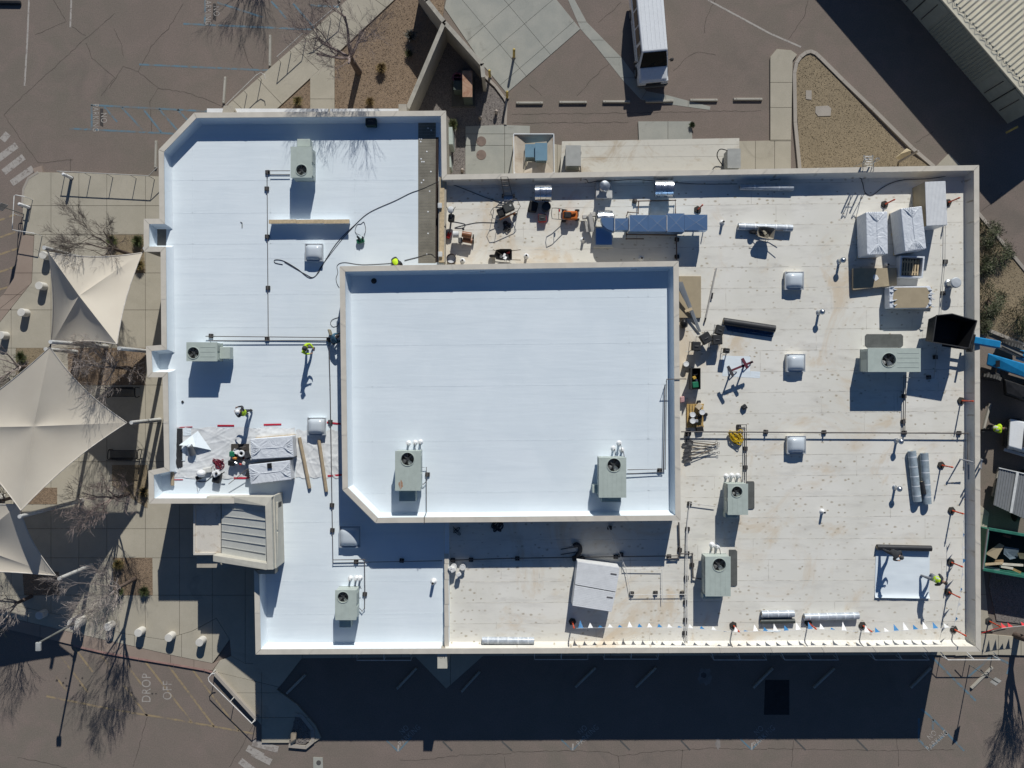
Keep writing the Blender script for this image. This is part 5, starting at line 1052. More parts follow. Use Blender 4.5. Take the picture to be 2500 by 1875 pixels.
bucket('dark round bucket with white paint inside at the divider', (1103, 634), .28, .5, False, mat=M('maroon_drum', (.035, .02, .024), .5), fill=WHITE, grp=None); bucket('black tub of hose beside the orange saw cart', (1333, 508), .27, .45, False, mat=BLACK, fill=M('hose_grey', (.12, .12, .12), .5), grp=None)
th = thing('tool_heap', 'jumbled heap of tools and buckets left of the wrapped bundles', 'tools', P((585, 1120), ZR)); rg = random.Random(12)
MB().prism([P2(p, ZR+.2) for p in ((564, 1084), (606, 1084), (606, 1112), (564, 1112))], ZR+.01, ZR+.2).build('open_box', M('box_brown', (.06, .052, .045), .8), th)
for nm, x, y, mt, sz in (('green_case', 568, 1108, GREEN, (.3, .3, .35)), ('white_cloth', 577, 1103, WHITE, (.32, .3, .3)), ('orange_tool', 574, 1118, M('orange_tool', (.5, .2, .03), .5), (.25, .14, .3)), ('black_tool', 588, 1118, BLACK, (.3, .25, .35)), ('white_pot', 597, 1131, M('pot_pale', (.6, .6, .58), .5), (.2, .2, .3)), ('grey_tool', 604, 1112, DARKCLOTH, (.3, .4, .4)), ('red_tool', 588, 1133, RED, (.16, .12, .25)), ('black_box', 566, 1130, BLACK, (.35, .3, .3)), ('steel_tool', 577, 1130, 'galv', (.2, .15, .3)), ('hose_bag', 612, 1156, DARKCLOTH, (.5, .45, .3)), ('red_tool', 598, 1116, RED, (.1, .2, .2))):
    MB().box((*P2((x, y), ZR+.3), ZR+sz[2]/2+.15), sz, rg.uniform(-.5, .5), 0, rg.uniform(-.2, .2), rg.uniform(-.2, .2)).build(nm, mt, th, bevel=.03)
v = P((590, 1107), ZR+.45); MB().lathe(v, [(.19, 0), (.2, .1), (.15, .12), (.1, .1), (.1, 0)], 18).build('tape_ring', WHITE, th, smooth=True)
for a, b, mt in (((570, 1097), (600, 1090), PIPE), ((608, 1132), (655, 1138), PIPE), ((604, 1145), (558, 1182), M('broom_wood', (.2, .17, .13), .8)), ((612, 1136), (650, 1134), PIPE)): MB().tube([P(a, ZR+.5), P(b, ZR+.35)], .022, 6).build('tool_shaft', mt, th)
MB().box(P((658, 1137), ZR+1.02), (.25, .3, .05), .1).build('broom_head', BLACK, th)
th = thing('hot_air_welder', 'white and black welding machine at the left end of the red hose', 'welder', P((490, 1158), ZR))
MB().ball(P((491, 1156), ZR+.3), .28, 12, sc=(1, .8, .9)).build('shell', WHITE, th, smooth=True); MB().box(P((485, 1166), ZR+.15), (.3, .25, .25), .4).build('base', BLACK, th, bevel=.03); MB().tube([P((494, 1165), ZR+.3), P((480, 1175), ZR+.5), P((482, 1200), ZR+.05)], .015, 5).build('handle', PIPE, th); MB().box(P((506, 1148), ZR+.12), (.45, .32, .2), .15).build('pack', M('pack_pale', (.55, .55, .52), .6), th, bevel=.04)
th = thing('robot_welder', 'second welding machine with white hood right of the first', 'welder', P((530, 1162), ZR))
MB().box(P((528, 1156), ZR+.4), (.4, .34, .3), .5).build('hood', WHITE, th, bevel=.05); MB().box(P((530, 1166), ZR+.2), (.45, .6, .35), -.2).build('carriage', BLACK, th, bevel=.05); MB().ball(P((528, 1156), ZR+.56), .08, 10).build('knob', BLACK, th); MB().tube([P((540, 1158), ZR+.4), P((548, 1152), ZR+.5)], .03, 6).build('grip', BLACK, th)
cable('black cable from the first welder to the second', [(480, 1175), (500, 1176), (515, 1165), (521, 1160)], .02)
coil('thin pale cord loops beside the red hose', (516, 1145), .25, M('pale_cord', (.3, .28, .26), .6), 3, .012, seed=5)
# green tool with a looped cord
th = thing('seam_roller_tool', 'green and black hand welder with a looped cord near the skylight', 'tool', P((880, 585), ZR)); MB().box(P((880, 588), ZR+.14), (.45, .25, .22), .25).build('body', GREEN, th, bevel=.04); MB().box(P((876, 582), ZR+.3), (.1, .34, .12), .7).build('grip', BLACK, th, bevel=.03); MB().box(P((886, 582), ZR+.2), (.08, .2, .3), 0).build('nozzle', BLACK, th, bevel=.02)
MB().tube(smoothpath([P(T(1,1,900,370), ZR+.1), P(T(1,1,855,340), ZR+.02), P(T(1,1,870,280), ZR+.02), P(T(1,1,905,270), ZR+.02), P(T(1,1,930,255), ZR+.02), P(T(1,1,945,320), ZR+.02), P(T(1,1,930,370), ZR+.1)]), .014, 5).build('cord', CABLE, th)
th = thing('bent_bar', 'small black bent bar lying alone on the north west roof', 'tool', P((590, 547), ZR)); MB().tube([P((587, 542), ZR+.02), P((591, 544), ZR+.02), P((591, 556), ZR+.02)], .022, 6).build('bar', BLACK, th)
tag(MB().box(P(T(0,2,1573,145), ZR+.03), (.12, .12, .06), .6).build('small_block', BLACK, bevel=.01), 'tiny black block on the west roof beside the worker with the white helmet', 'block')
# generator with tube frame
g = P((1234, 514), ZR+.45); th = thing('generator', 'black portable generator in a tube frame below the hand truck', 'generator', (g.x, g.y, ZR)); gr = .42
def gl(x, y, z): return (g.x+x*math.cos(gr)-y*math.sin(gr), g.y+x*math.sin(gr)+y*math.cos(gr), ZR+z)
MB().box(gl(.22, .06, .55), (.62, .52, .3), gr).build('fuel_tank', M('gen_grey', (.05, .052, .05), .5), th, bevel=.05); MB().lathe(gl(.36, .1, .7), [(.06, 0), (.06, .03), (.001, .03)], 12).build('fuel_cap', M('gen_cap', (.4, .4, .38), .4), th)
MB().box(gl(-.28, .0, .35), (.4, .5, .45), gr).build('engine', BLACK, th, bevel=.04); MB().box(gl(-.02, -.33, .4), (1.0, .08, .22), gr).build('control_panel', M('gen_orange', (.35, .12, .03), .5), th, bevel=.02)
for s in (-1, 1): MB().tube([gl(-.62, .32*s, .02), gl(-.62, .36*s, .75), gl(.62, .36*s, .75), gl(.62, .32*s, .02)], .02, 6).build('frame_tube', PIPE, th)
for s in (-1, 1): MB().tube([gl(.62*s, -.36, .75), gl(.85*s, -.2, .8), gl(.85*s, .2, .8), gl(.62*s, .36, .75)], .018, 6).build('frame_handle', PIPE, th)
for s in (-1, 1): MB().cyl(gl(.45, -.38*s-.04, .13), gl(.45, -.38*s+.04, .13), .13, n=14).build('wheel', BLACK, th)
coil('black hose coil hanging below the generator', (1238, 553), .3, CABLE, 7, .03, seed=8)
# hand truck leaning on the north parapet
th = thing('hand_truck', 'black hand truck leaning against the north parapet', 'hand truck', P((1240, 478), ZR)); a, b = P((1231, 432), ZP+.25), P((1241, 478), ZR+.1); u = Vector((1, 0, 0))
for s in (-1, 1): MB().tube([a+u*.2*s, b+u*.24*s], .022, 6).build('rail', PIPE, th)
for f in (0, .25, .45, .75, 1): q = a.lerp(b, f); MB().tube([q-u*.22, q+u*.22], .018, 6).build('crossbar', PIPE, th)
MB().box(b+Vector((0, -.12, -.05)), (.5, .3, .03)).build('toe_plate', 'galv', th)
for s in (-1, 1): MB().cyl(b+u*(.33*s)-u*.04, b+u*(.33*s)+u*.04, .12, n=14).build('wheel', BLACK, th)
# upright tool leaning on the divider
th = thing('power_broom', 'upright machine with white tank and red foot beside the divider', 'machine', P((1098, 555), ZR)); MB().tube([P((1097, 573), ZR+.15), P((1102, 535), ZR+.7), P((1101, 505), ZR+1.0)], .05, 8).build('shaft', M('shaft_grey', (.13, .13, .13), .5), th)
MB().box(P((1102, 533), ZR+.6), (.36, .45, .35), -.1).build('engine', BLACK, th, bevel=.06); MB().lathe(P((1101, 514), ZR+.7), [(.17, 0), (.19, .1), (.19, .28), (.1, .34), (.001, .34)], 18).build('tank', M('tank_pale', (.55, .56, .55), .4), th, smooth=True); MB().box(P((1096, 574), ZR+.12), (.22, .42, .24), -.35).build('brush_foot', RED, th, bevel=.05)
for s, x in ((1, 1112), (-1, 1090)): MB().tube([P((1101, 520), ZR+.95), P((x, 505), ZR+1.05)], .018, 6).build('handlebar', PIPE, th)
# brown compressor
c = P((1137, 575), ZR); th = thing('compressor', 'brown compressor with a horizontal tank near the divider', 'compressor', c); BRN = M('brown_paint', (.25, .105, .05), .4, 0, .15)
MB().cyl(P((1128, 571), ZR+.55), P((1151, 575), ZR+.55), .17, n=18).build('motor', BRN, th, smooth=True); MB().cyl(P((1130, 585), ZR+.3), P((1153, 589), ZR+.3), .15, n=18).build('tank', BRN, th, smooth=True); MB().cyl(P((1106, 572), ZR+.5), P((1120, 572), ZR+.5), .2, n=16).build('filter', M('filter_pale', (.5, .5, .49), .5), th, smooth=True); MB().box(P((1124, 587), ZR+.3), (.24, .3, .3)).build('pump', M('pump_grey', (.1, .1, .1), .5), th, bevel=.03); MB().lathe(P((1131, 560), ZR+.6), [(.07, 0), (.07, .1), (.03, .1), (.001, .1)], 12).build('gauge', BLACK, th)
for s in (0, 1): MB().cyl(P((1154, 578+s*11), ZR+.14), P((1157, 578+s*11), ZR+.14), .14, n=14).build('wheel', BLACK, th)
# wheelbarrows
def wheelbarrow(label, c, rz, tray, fill):
    v = P(c, ZR); th = thing('wheelbarrow', label, 'wheelbarrow', v, 'wheelbarrows', rz); L = [(.5, .05), (.42, .27), (.15, .33), (-.42, .33), (-.5, .27), (-.5, -.27), (-.42, -.33), (.15, -.33), (.42, -.27), (.5, -.05)]
    vs_ = [(x, y, .68) for x, y in L]+[(x*.62-.02, y*.6, .36) for x, y in L]+[(x*.97, y*.95, .67) for x, y in L]+[(x*.58-.02, y*.56, .385) for x, y in L]; n = len(L)
    fs = [(i, (i+1) % n, n+(i+1) % n, n+i) for i in range(n)]+[tuple(range(n, 2*n))]+[(2*n+i, 2*n+(i+1) % n, (i+1) % n, i) for i in range(n)]+[(3*n+i, 3*n+(i+1) % n, 2*n+(i+1) % n, 2*n+i) for i in range(n)]+[tuple(range(4*n-1, 3*n-1, -1))]
    MB().add(vs_, fs).build('tray', tray, th, local=True)
    for s in (-1, 1): MB().tube([(.62, .03*s, .2), (.2, .2*s, .34), (-.5, .26*s, .42), (-1.0, .3*s, .58)], .02, 6).build('handle', M('barrow_handle', (.1, .08, .06), .6), th, local=True); MB().tube([(-.25, .24*s, .36), (-.4, .26*s, .0), (-.15, .25*s, .34)], .015, 5).build('leg', PIPE, th, local=True)
    MB().cyl((.62, -.05, .2), (.62, .05, .2), .2, n=18).build('wheel', BLACK, th, local=True)
    rg = random.Random(int(c[0]))
    for k in range(7): MB().box((rg.uniform(-.3, .25), rg.uniform(-.18, .18), .5+rg.uniform(-.05, .05)), (rg.uniform(.1, .3), rg.uniform(.08, .2), .05), rg.uniform(0, 3), 0, rg.uniform(-.4, .4), rg.uniform(-.4, .4)).build('debris', fill[k % len(fill)], th, local=True)
    MB().tube([(-.1, .1, .5), (.6, -.3, .75)], .014, 5).build('tool_shaft', M('barrow_handle', (.1, .08, .06), .6), th, local=True)
wheelbarrow('black wheelbarrow of scraps against the raised block wall', (1229, 626), math.pi, BLACK, [DARKCLOTH, WHITE, M('scrap_grey', (.2, .2, .2), .7), RED]); wheelbarrow('pale wheelbarrow of scraps standing before a silver roll', (1861, 573), math.pi-.15, M('barrow_tan', (.28, .25, .2), .6), [M('scrap_tan', (.3, .27, .2), .8), BLACK])
tag(MB().prism([P2(p, ZR+.25) for p in ((1294, 487), (1315, 495), (1309, 519), (1287, 516))], ZR, ZR+.25).build('tarp_bundle', M('black_tarp', (.012, .012, .013), .45, 0, .3, 5, .6, 9), bevel=.08, seg=3), 'bundled black tarp left of the black tub', 'tarp')
# orange roof cutter cart
c = P((1392, 526), ZR); th = thing('roof_cutter', 'orange engine powered roof cutter with a looped handle', 'machine', c); OR2 = M('cutter_orange', (.5, .13, .02), .45, 0, .2, 6)
MB().box(P((1392, 526), ZR+.3), (.85, .5, .25), -.03).build('deck', OR2, th, bevel=.06); MB().box(P((1386, 525), ZR+.5), (.4, .35, .2), 0).build('engine', BLACK, th, bevel=.05); MB().box(P((1400, 520), ZR+.48), (.3, .16, .14), .3).build('shroud', OR2, th, bevel=.04)
for (x, y) in ((1377, 514), (1376, 540), (1409, 514), (1409, 536)): MB().cyl(P((x, y), ZR+.14)-Vector((0, .05, 0)), P((x, y), ZR+.14)+Vector((0, .05, 0)), .14, n=14).build('wheel', BLACK, th)
MB().tube([P((1385, 513), ZR+.4), P((1360, 508), ZR+.85), P((1348, 508), ZR+.95), P((1346, 521), ZR+.95), P((1348, 534), ZR+.95), P((1360, 535), ZR+.85), P((1385, 537), ZR+.4)], .022, 6).build('handle_loop', PIPE, th); MB().tube([P((1364, 509), ZR+.8), P((1364, 534), ZR+.8)], .016, 6).build('crossbar', PIPE, th); MB().box(P((1366, 514), ZR+.8), (.08, .14, .08)).build('throttle', RED, th)
# steel stand left of the duct
th = thing('steel_bracket', 'galvanised steel bracket lying left of the duct elbow', 'bracket', P((1438, 545), ZR)); PALE = M('bracket_pale', (.5, .48, .44), .5, .2)
MB().box(P((1428, 530), ZR+.3), (.3, .22, .3), .1).build('head', PALE, th, bevel=.02); MB().box(P((1447, 524), ZR+.3), (.3, .25, .3), .05).build('head', PALE, th, bevel=.02); MB().bar(P((1434, 528), ZR+.5), P((1441, 566), ZR+.35), .1, .1).build('arm', M('bracket_dark', (.14, .14, .14), .5), th); MB().bar(P((1441, 523), ZR+.5), P((1447, 566), ZR+.35), .22, .08).build('arm', PALE, th); MB().bar(P((1430, 540), ZR+.4), P((1434, 566), ZR+.35), .12, .08).build('arm', PALE, th)
# trash bag
tag(MB().ball(P((1669, 790), ZR+.28), .3, 14, sc=(.75, 1.0, 1)).build('trash_bag', M('bin_bag', (.012, .012, .013), .3, 0, .3, 5, 1.0, 9), smooth=True), 'black rubbish bag against the raised block wall', 'bag')
# maroon pipe stand
th = thing('pipe_stand', 'maroon pipe stand with crossed feet on a white offcut', 'stand', P((1808, 898), ZR)); MAR = M('maroon_paint', (.13, .03, .045), .5, 0, .15)
MB().bar(P((1787, 904), ZR+.85), P((1838, 883), ZR+.85), .12, .1).build('beam', MAR, th)
for (a, b) in (((1777, 894), (1790, 918)), ((1812, 875), (1825, 899))): MB().bar(P(a, ZR+1.0), P(b, ZR+1.0), .16, .08).build('cross_head', MAR if a[0] > 1800 else M('stand_dark', (.05, .045, .05), .6), th)
for (p, q_) in (((1784, 908), (1783, 918)), ((1818, 889), (1812, 905))):
    MB().bar(P(p, ZR+.95), P(p, ZR+.05), .07, .07).build('post', PIPE, th); v = P(p, ZR)
    for k in range(3): a = k*2.1; MB().bar((v.x, v.y, ZR+.3), (v.x+.35*math.cos(a), v.y+.35*math.sin(a), ZR+.02), .04, .04).build('foot', PIPE, th)
for p in ((1782, 905), (1835, 884)): MB().ball(P(p, ZR+.93), .07, 8).build('clamp', BLACK, th)
# open tool chest
th = thing('tool_chest', 'open black tool chest with yellow and green tools inside', 'tool chest', P((1698, 924), ZR)); X0, X1, Y0, Y1 = rect(1689, 1710, 899, 950, ZR+.6); cx, cy = (X0+X1)/2, (Y0+Y1)/2; CH = M('chest_grey', (.05, .05, .048), .55)
for (bx, by, sx, sy) in ((X0, cy, .03, Y1-Y0), (X1, cy, .03, Y1-Y0), (cx, Y0, X1-X0, .03), (cx, Y1, X1-X0, .03)): MB().box((bx, by, ZR+.3), (sx+.001, sy, .6)).build('side', CH, th)
MB().box((cx, cy, ZR+.05), (X1-X0, Y1-Y0, .04)).build('floor', BLACK, th); MB().hexa([(X0-.02, Y0, ZR+.6), (X0, Y0, ZR+.6), (X0, Y1, ZR+.6), (X0-.02, Y1, ZR+.6)], [(X0-.16, Y0, ZR+1.0), (X0-.13, Y0, ZR+1.0), (X0-.13, Y1, ZR+1.0), (X0-.16, Y1, ZR+1.0)]).build('lid', CH, th)
MB().box((cx, Y0+.25, ZR+.35), (.35, .35, .25), .1).build('green_tray', GREEN, th, bevel=.03); MB().box((cx-.05, cy+.05, ZR+.3), (.2, .2, .2), .5).build('drill', M('drill_yellow', (.55, .35, .06), .5), th, bevel=.03); coil_v = [(cx+.14*math.cos(i*.5), cy+.35+.14*math.sin(i*.5), ZR+.3+.004*i) for i in range(26)]; MB().tube(coil_v, .02, 5).build('cord', CABLE, th); MB().box((cx+.05, cy-.05, ZR+.28), (.25, .1, .08), -.6).build('wrench', 'galv', th)
tag(MB().prism([P2(p, ZR+.35) for p in ((1661, 969), (1672, 967), (1673, 982), (1661, 984))], ZR, ZR+.35).build('pink_bag', M('pink_bag', (.45, .27, .27), .7, 0, .25, 12), bevel=.05), 'pink and white bag against the raised block wall', 'bag')
# yellow pallet with odds and ends
th = thing('pallet', 'yellow wooden pallet carrying white buckets by the raised block', 'pallet', P((1697, 1015), ZR)); YW = M('yellow_wood', (.42, .28, .10), .8, 0, .2, 4)
for k in range(6): x = 1677+7*k; MB().prism([P2(p, ZR+.13) for p in ((x, 986), (x+5.2, 986), (x+5.2, 1044), (x, 1044))], ZR+.1, ZR+.13+.004*(k % 2)).build('board', YW, th)
for y in (988, 1014, 1041): MB().bar(P((1677, y), ZR+.05), P((1718, y), ZR+.05), .1, .1).build('runner', YW, th)
tag(MB().box(P((1706, 992), ZR+.25), (.28, .34, .2), -.7).build('paper_carton', M('pale_carton', (.55, .47, .35), .8), bevel=.01), 'pale carton at the north end of the yellow pallet', 'box')
for i, (x, y, s, lb) in enumerate(((1697, 1016, .26, 'black crate between the buckets on the pallet'), (1708, 1019, .22, 'dark square pot on the right of the pallet'), (1699, 1028, .24, 'white rimmed dark tray on the pallet'), (1722, 1012, .24, 'black pot with a ring handle right of the pallet'), (1706, 981, .22, 'black lump at the north edge of the pallet'), (1708, 1048, .42, 'black machine at the south end of the pallet'), (1680, 1057, .34, 'black tool lying at the west end of the raised gas pipe'))):
    tag(MB().box(P((x, y), ZR+.25 if i < 3 else ZR+.12), (s, s*.8, .22), random.uniform(-.5, .5)).build('dark_box', BLACK if i != 2 else M('tray_grey', (.28, .29, .31), .6), bevel=.04), lb, 'box')
# pile of shovels
SH = M('shovel_steel', (.10, .10, .10), .45, .4); WD = M('shovel_wood', (.21, .16, .105), .75)
rg = random.Random(5)
for k in range(9):
    x0, y0 = 1676+rg.uniform(0, 12), 1076+k*5.6; x1, y1 = 1735+rg.uniform(-12, 20), 1075+k*4.2+rg.uniform(-6, 8)
    if k > 6: x1, y1 = 1722+12*(k-6), 1104-4*(k-6)
    nm = ('lowest', 'second lowest', 'third lowest', 'fourth lowest', 'middle', 'fourth', 'third', 'second', 'topmost')[8-k]
    th = thing('shovel', 'shovel in the pile below the raised gas pipe, blade to the wall', 'shovel', P((x0, y0), ZR), 'shovels piled below the gas pipe'); A, B = P((x0+5, y0), ZR+.06+.012*k), P((x1, y1), ZR+.1+.012*k); u = (B-A).normalized()
    MB().tube([A, B], .02, 6).build('handle', WD if k % 2 else SH, th); w = Vector((-u.y, u.x, 0)); bl = A-u*.34
    MB().add([A+w*.12, A-w*.12, bl-w*.11, bl-u*.08, bl+w*.11, A-u*.15+Vector((0, 0, -.03))], [(0, 1, 5), (1, 2, 5), (2, 3, 5), (3, 4, 5), (4, 0, 5)]).build('blade', SH, th)
    MB().tube([B+w*.06, B+u*.1+w*.06, B+u*.1-w*.06, B-w*.06], .014, 5, closed=True).build('grip', SH, th)
# shaded black hose and tyre-like coil south of the raised block
th = thing('vacuum_hose', 'thick black hose curled in the shade of the raised block', 'hose', P((1405, 1345), ZR)); MB().tube(smoothpath([P(p, ZR+.1) for p in ((1400, 1333), (1408, 1329), (1415, 1334), (1416, 1345), (1410, 1355), (1404, 1362))]), .13, 10).build('hose', CABLE, th, smooth=True); MB().box(P((1403, 1363), ZR+.15), (.3, .3, .25), .2).build('machine', BLACK, th, bevel=.05); MB().box(P((1420, 1364), ZR+.15), (.4, .3, .25), .5).build('bag', BLACK, th, bevel=.1, seg=2)
for y in (1337, 1350): MB().tube([P((1369, y+4), ZR+.03), P((1408, y-2), ZR+.06)], .025, 6).build('rod', SH, th)
coil('ring of dark cable half hidden by the raised parapet', (1217, 1284), .36, CABLE, 5, .04, seed=11); coil('thin dark cord in the shade below the raised parapet', (1117, 1296), .28, CABLE, 4, .014, seed=14)
# white capped drums at the divider
for i, (p, lb) in enumerate(((T(1,2,1708,1555), 'white cap of the drum left of the pair at the divider'), (T(1,2,1783,1560), 'grey cap of the drum right of the pair at the divider'))): bucket(lb, p, .17, .35, True, mat=M('drum_pale', (.68, .68, .66), .4), grp='drums at the divider')
th = thing('electrical_boxes', 'pale electrical boxes on posts at the foot of the divider', 'boxes', P((1103, 1390), ZR))
for x, y, s in ((1100, 1387, .25), (1106, 1391, .3), (1120, 1402, .25)): MB().box(P((x, y), ZR+.4), (s, s*.8, .3), .5).build('box', M('drum_pale', (.68, .68, .66), .4), th, bevel=.02); MB().bar(P((x, y), ZR), P((x, y), ZR+.3), .05, .05).build('post', PIPE, th)
# aluminium ladder over the east parapet, ladder lying at the north end
lt = ladder((2397, 1133), (2384, 1124), ZP+.75, 0, (.15, 1, 0), 'aluminium ladder standing against the east parapet', 'ladder', 14)
th = ladder(T(3,0,865,1340), T(3,0,865,1480), ZP+1.1, 1.0, (1, 0, 0), 'steel access ladder with hooped rails on the north parapet', 'ladder', 10)
for s in (-1, 1): MB().tube(smoothpath([P(T(3,0,865+s*46,1465), ZP+.02), P(T(3,0,865+s*46,1400), ZP+1.0), P(T(3,0,895+s*46,1362), ZP+1.1), P(T(3,0,905+s*46,1380), ZP+.9), P(T(3,0,780+s*46,1440), 3.0)]), .022, 6).build('hoop', 'galv', th)
for i, (x, y) in enumerate(((1070, 502), (1071, 621))): tag(MB().box(P((x+4, y), ZR+.55), (.24, .3, .12)).build('junction_box', M('jbox', (.55, .56, .55), .5), bevel=.02), ('small grey box on top of the divider' if i == 0 else 'dark framed box at the south end of the divider'), 'box')
# ------------------------------------------------------------------ workers
def person(label, loc, rz, pose, vest=True, top=DARKCLOTH, legs=DENIM, hat=None, sc=1.0):
    """pose: joint name -> (x, y, z) in metres, x forward, y left; one skinned body"""
    J = dict(pose); names = list(J)
    B = [('pelvis', 'belly'), ('belly', 'chest'), ('chest', 'neck'), ('neck', 'head'), ('head', 'crown')]
    for s in 'lr': B += [('chest', 'sh'+s), ('sh'+s, 'el'+s), ('el'+s, 'wr'+s), ('wr'+s, 'ha'+s), ('pelvis', 'hp'+s), ('hp'+s, 'kn'+s), ('kn'+s, 'an'+s), ('an'+s, 'to'+s)]
    R = dict(pelvis=.18, belly=.175, chest=.195, neck=.066, head=.108, crown=.095)
    for s in 'lr': R.update({'sh'+s: .1, 'el'+s: .066, 'wr'+s: .042, 'ha'+s: .038, 'hp'+s: .12, 'kn'+s: .085, 'an'+s: .062, 'to'+s: .058})
    def skin(nm, js, bs, rad, sub=1):
        me = bpy.data.meshes.new(nm); me.from_pydata([J[j] for j in js], [(js.index(a), js.index(b)) for a, b in bs], []); o = bpy.data.objects.new(nm, me); COL.objects.link(o)
        m = o.modifiers.new('Skin', 'SKIN'); m.use_smooth_shade = True
        for i, j in enumerate(js):
            d = me.skin_vertices[0].data[i]; d.radius = (rad[j], rad[j]*.82 if j in ('chest', 'belly', 'pelvis') else rad[j]); d.use_root = (i == 0)
        o.modifiers.new('Sub', 'SUBSURF').levels = sub
        dg = bpy.context.evaluated_depsgraph_get(); out_ = bpy.data.meshes.new_from_object(o.evaluated_get(dg)); bpy.data.objects.remove(o); return out_
    body = skin('body', names, B, R)
    root = thing('person', label, 'person', loc, 'workers', rz); root.scale = (sc,)*3
    def near(p, bs):
        best = None
        for a, b in bs:
            A, C = Vector(J[a]), Vector(J[b]); d = C-A; k = max(0, min(1, (p-A).dot(d)/max(1e-6, d.length_squared))); q = (p-(A+d*k)).length-.5*(R[a]*(1-k)+R[b]*k)
            if best is None or q < best[0]: best = (q, a, b)
        return best[1], best[2]
    BOOT_ = M('work_boot', (.05, .035, .025), .7)
    for m in (legs, top, SKIN, BOOT_): body.materials.append(m)
    for p in body.polygons:
        a, b = near(p.center, B); k = 0
        if a in ('neck', 'head') or a[:2] in ('wr',): k = 2
        elif a[:2] == 'an': k = 3
        elif a[:2] in ('sh', 'el') or a in ('belly', 'chest'): k = 1
        p.material_index = k; p.use_smooth = True
    # fingers and face joined to the same mesh
    bm = bmesh.new(); bm.from_mesh(body); x = MB()
    for s, sg in (('l', 1), ('r', -1)):
        w, h = Vector(J['wr'+s]), Vector(J['ha'+s]); d = (h-w).normalized(); sd = d.orthogonal().normalized(); up = d.cross(sd)
        for k in range(4): ln = (.07, .085, .08, .06)[k]; o_ = h+sd*(.024-.016*k); x.tube([o_-d*.01, o_+d*ln*.55, o_+d*ln*.9-up*.02], [.009, .009, .007], 5)
        x.tube([w.lerp(h, .5)+sd*.03, h+sd*.055, h+sd*.06+d*.03], [.011, .01, .008], 5)
    hd = Vector(J['head']); cr = Vector(J['crown']); upv = (cr-hd).normalized(); fw = Vector((1, 0, 0)); fw = (fw-upv*fw.dot(upv)); fw = fw.normalized() if fw.length > .1 else Vector((0, 0, -1)); sdv = upv.cross(fw)
    x.tube([hd+fw*.085+upv*.03, hd+fw*.12, hd+fw*.09-upv*.015], [.012, .017, .012], 5)
    for s in (-1, 1): x.ball(hd+sdv*s*.098+upv*.005, .028, 6, sc=(.6, .4, 1))
    me2 = bpy.data.meshes.new('x'); me2.from_pydata(x.v, [], x.f)
    for p in me2.polygons: p.material_index = 2
    bm.from_mesh(me2); bm.to_mesh(body); bm.free()
    for p in body.polygons: p.material_index = p.material_index
    nb = bpy.data.objects.new('body', body); COL.objects.link(nb); nb.parent = root
    n_x = len(me2.polygons); tot = len(body.polygons)
    for p in list(body.polygons)[tot-n_x:]: p.material_index = 2
    if vest:
        RV = dict(R); VJ = ['pelvis', 'belly', 'chest', 'neck', 'shl', 'shr']; RV.update(pelvis=.2, belly=.21, chest=.235, neck=.1, shl=.13, shr=.13); J2 = dict(J)
        J['pelvis'] = tuple(Vector(J['pelvis']).lerp(Vector(J['belly']), .35)); J['neck'] = tuple(Vector(J['chest']).lerp(Vector(J['neck']), .55))
        for s in ('shl', 'shr'): J[s] = tuple(Vector(J['chest']).lerp(Vector(J[s]), .85))
        vm = skin('vest', VJ, [('pelvis', 'belly'), ('belly', 'chest'), ('chest', 'neck'), ('chest', 'shl'), ('chest', 'shr')], RV)
        vm.materials.append(LIME); vm.materials.append(STRIPE); vm.materials.append(M('vest_black', (.02, .022, .015), .8))
        ax = (Vector(J['chest'])-Vector(J['belly'])).normalized(); c0 = Vector(J['belly'])
        for p in vm.polygons:
            p.use_smooth = True; q = (p.center-c0); lat = abs(q.y); al = q.dot(ax)
            p.material_index = 1 if abs(al-.02) < .03 else (1 if .08 < lat < .125 else (2 if lat > .2 or (.125 < lat < .15) else 0))
        vo = bpy.data.objects.new('vest', vm); COL.objects.link(vo); vo.parent = root
        for k in J2: J[k] = J2[k]
    c = hd.lerp(cr, .6)
    Rm = upv.to_track_quat('Z', 'Y').to_matrix()
    if hat: 
        hh = MB(); hh.lathe(c+upv*.02, [(.135, 0), (.14, .01), (.118, .02), (.112, .06), (.085, .11), (.04, .13), (.001, .132)], 16, R=Rm); hh.lathe(c+upv*.018+fw*.06, [(.1, 0), (.11, .008), (.001, .012)], 12, R=Rm); hh.build('hard_hat', hat, root, local=True, smooth=True)
    else: MB().ball(c+upv*.01, .108, 12, sc=(1, .92, .85), R=Rm).build('hair', M('dark_hair', (.03, .024, .02), .7), root, local=True, smooth=True)
    return root
def stand(lean=0, arms='down', step=.08):
    p = dict(pelvis=(0, 0, .95), belly=(.03*lean, 0, 1.12), chest=(.16*lean, 0, 1.36), neck=(.26*lean, 0, 1.52), head=(.32*lean+.02, 0, 1.62), crown=(.34*lean+.03, 0, 1.72))
    for s, g in (('l', 1), ('r', -1)):
        c = p['chest']; p['sh'+s] = (c[0], .22*g, 1.42-.02*lean)
        if arms == 'down': p['el'+s] = (c[0]-.02, .32*g, 1.14); p['wr'+s] = (c[0]+.1, .31*g, .9); p['ha'+s] = (c[0]+.14, .3*g, .83)
        else: p['el'+s] = (c[0]+.14, .31*g, 1.17); p['wr'+s] = (c[0]+.36, .2*g, 1.12); p['ha'+s] = (c[0]+.43, .12*g, 1.12)
        p['hp'+s] = (0, .1*g, .9); p['kn'+s] = (.04+step*g, .12*g, .5); p['an'+s] = (step*1.6*g-.02, .13*g, .09); p['to'+s] = (step*1.6*g+.14, .15*g, .05)
    return p
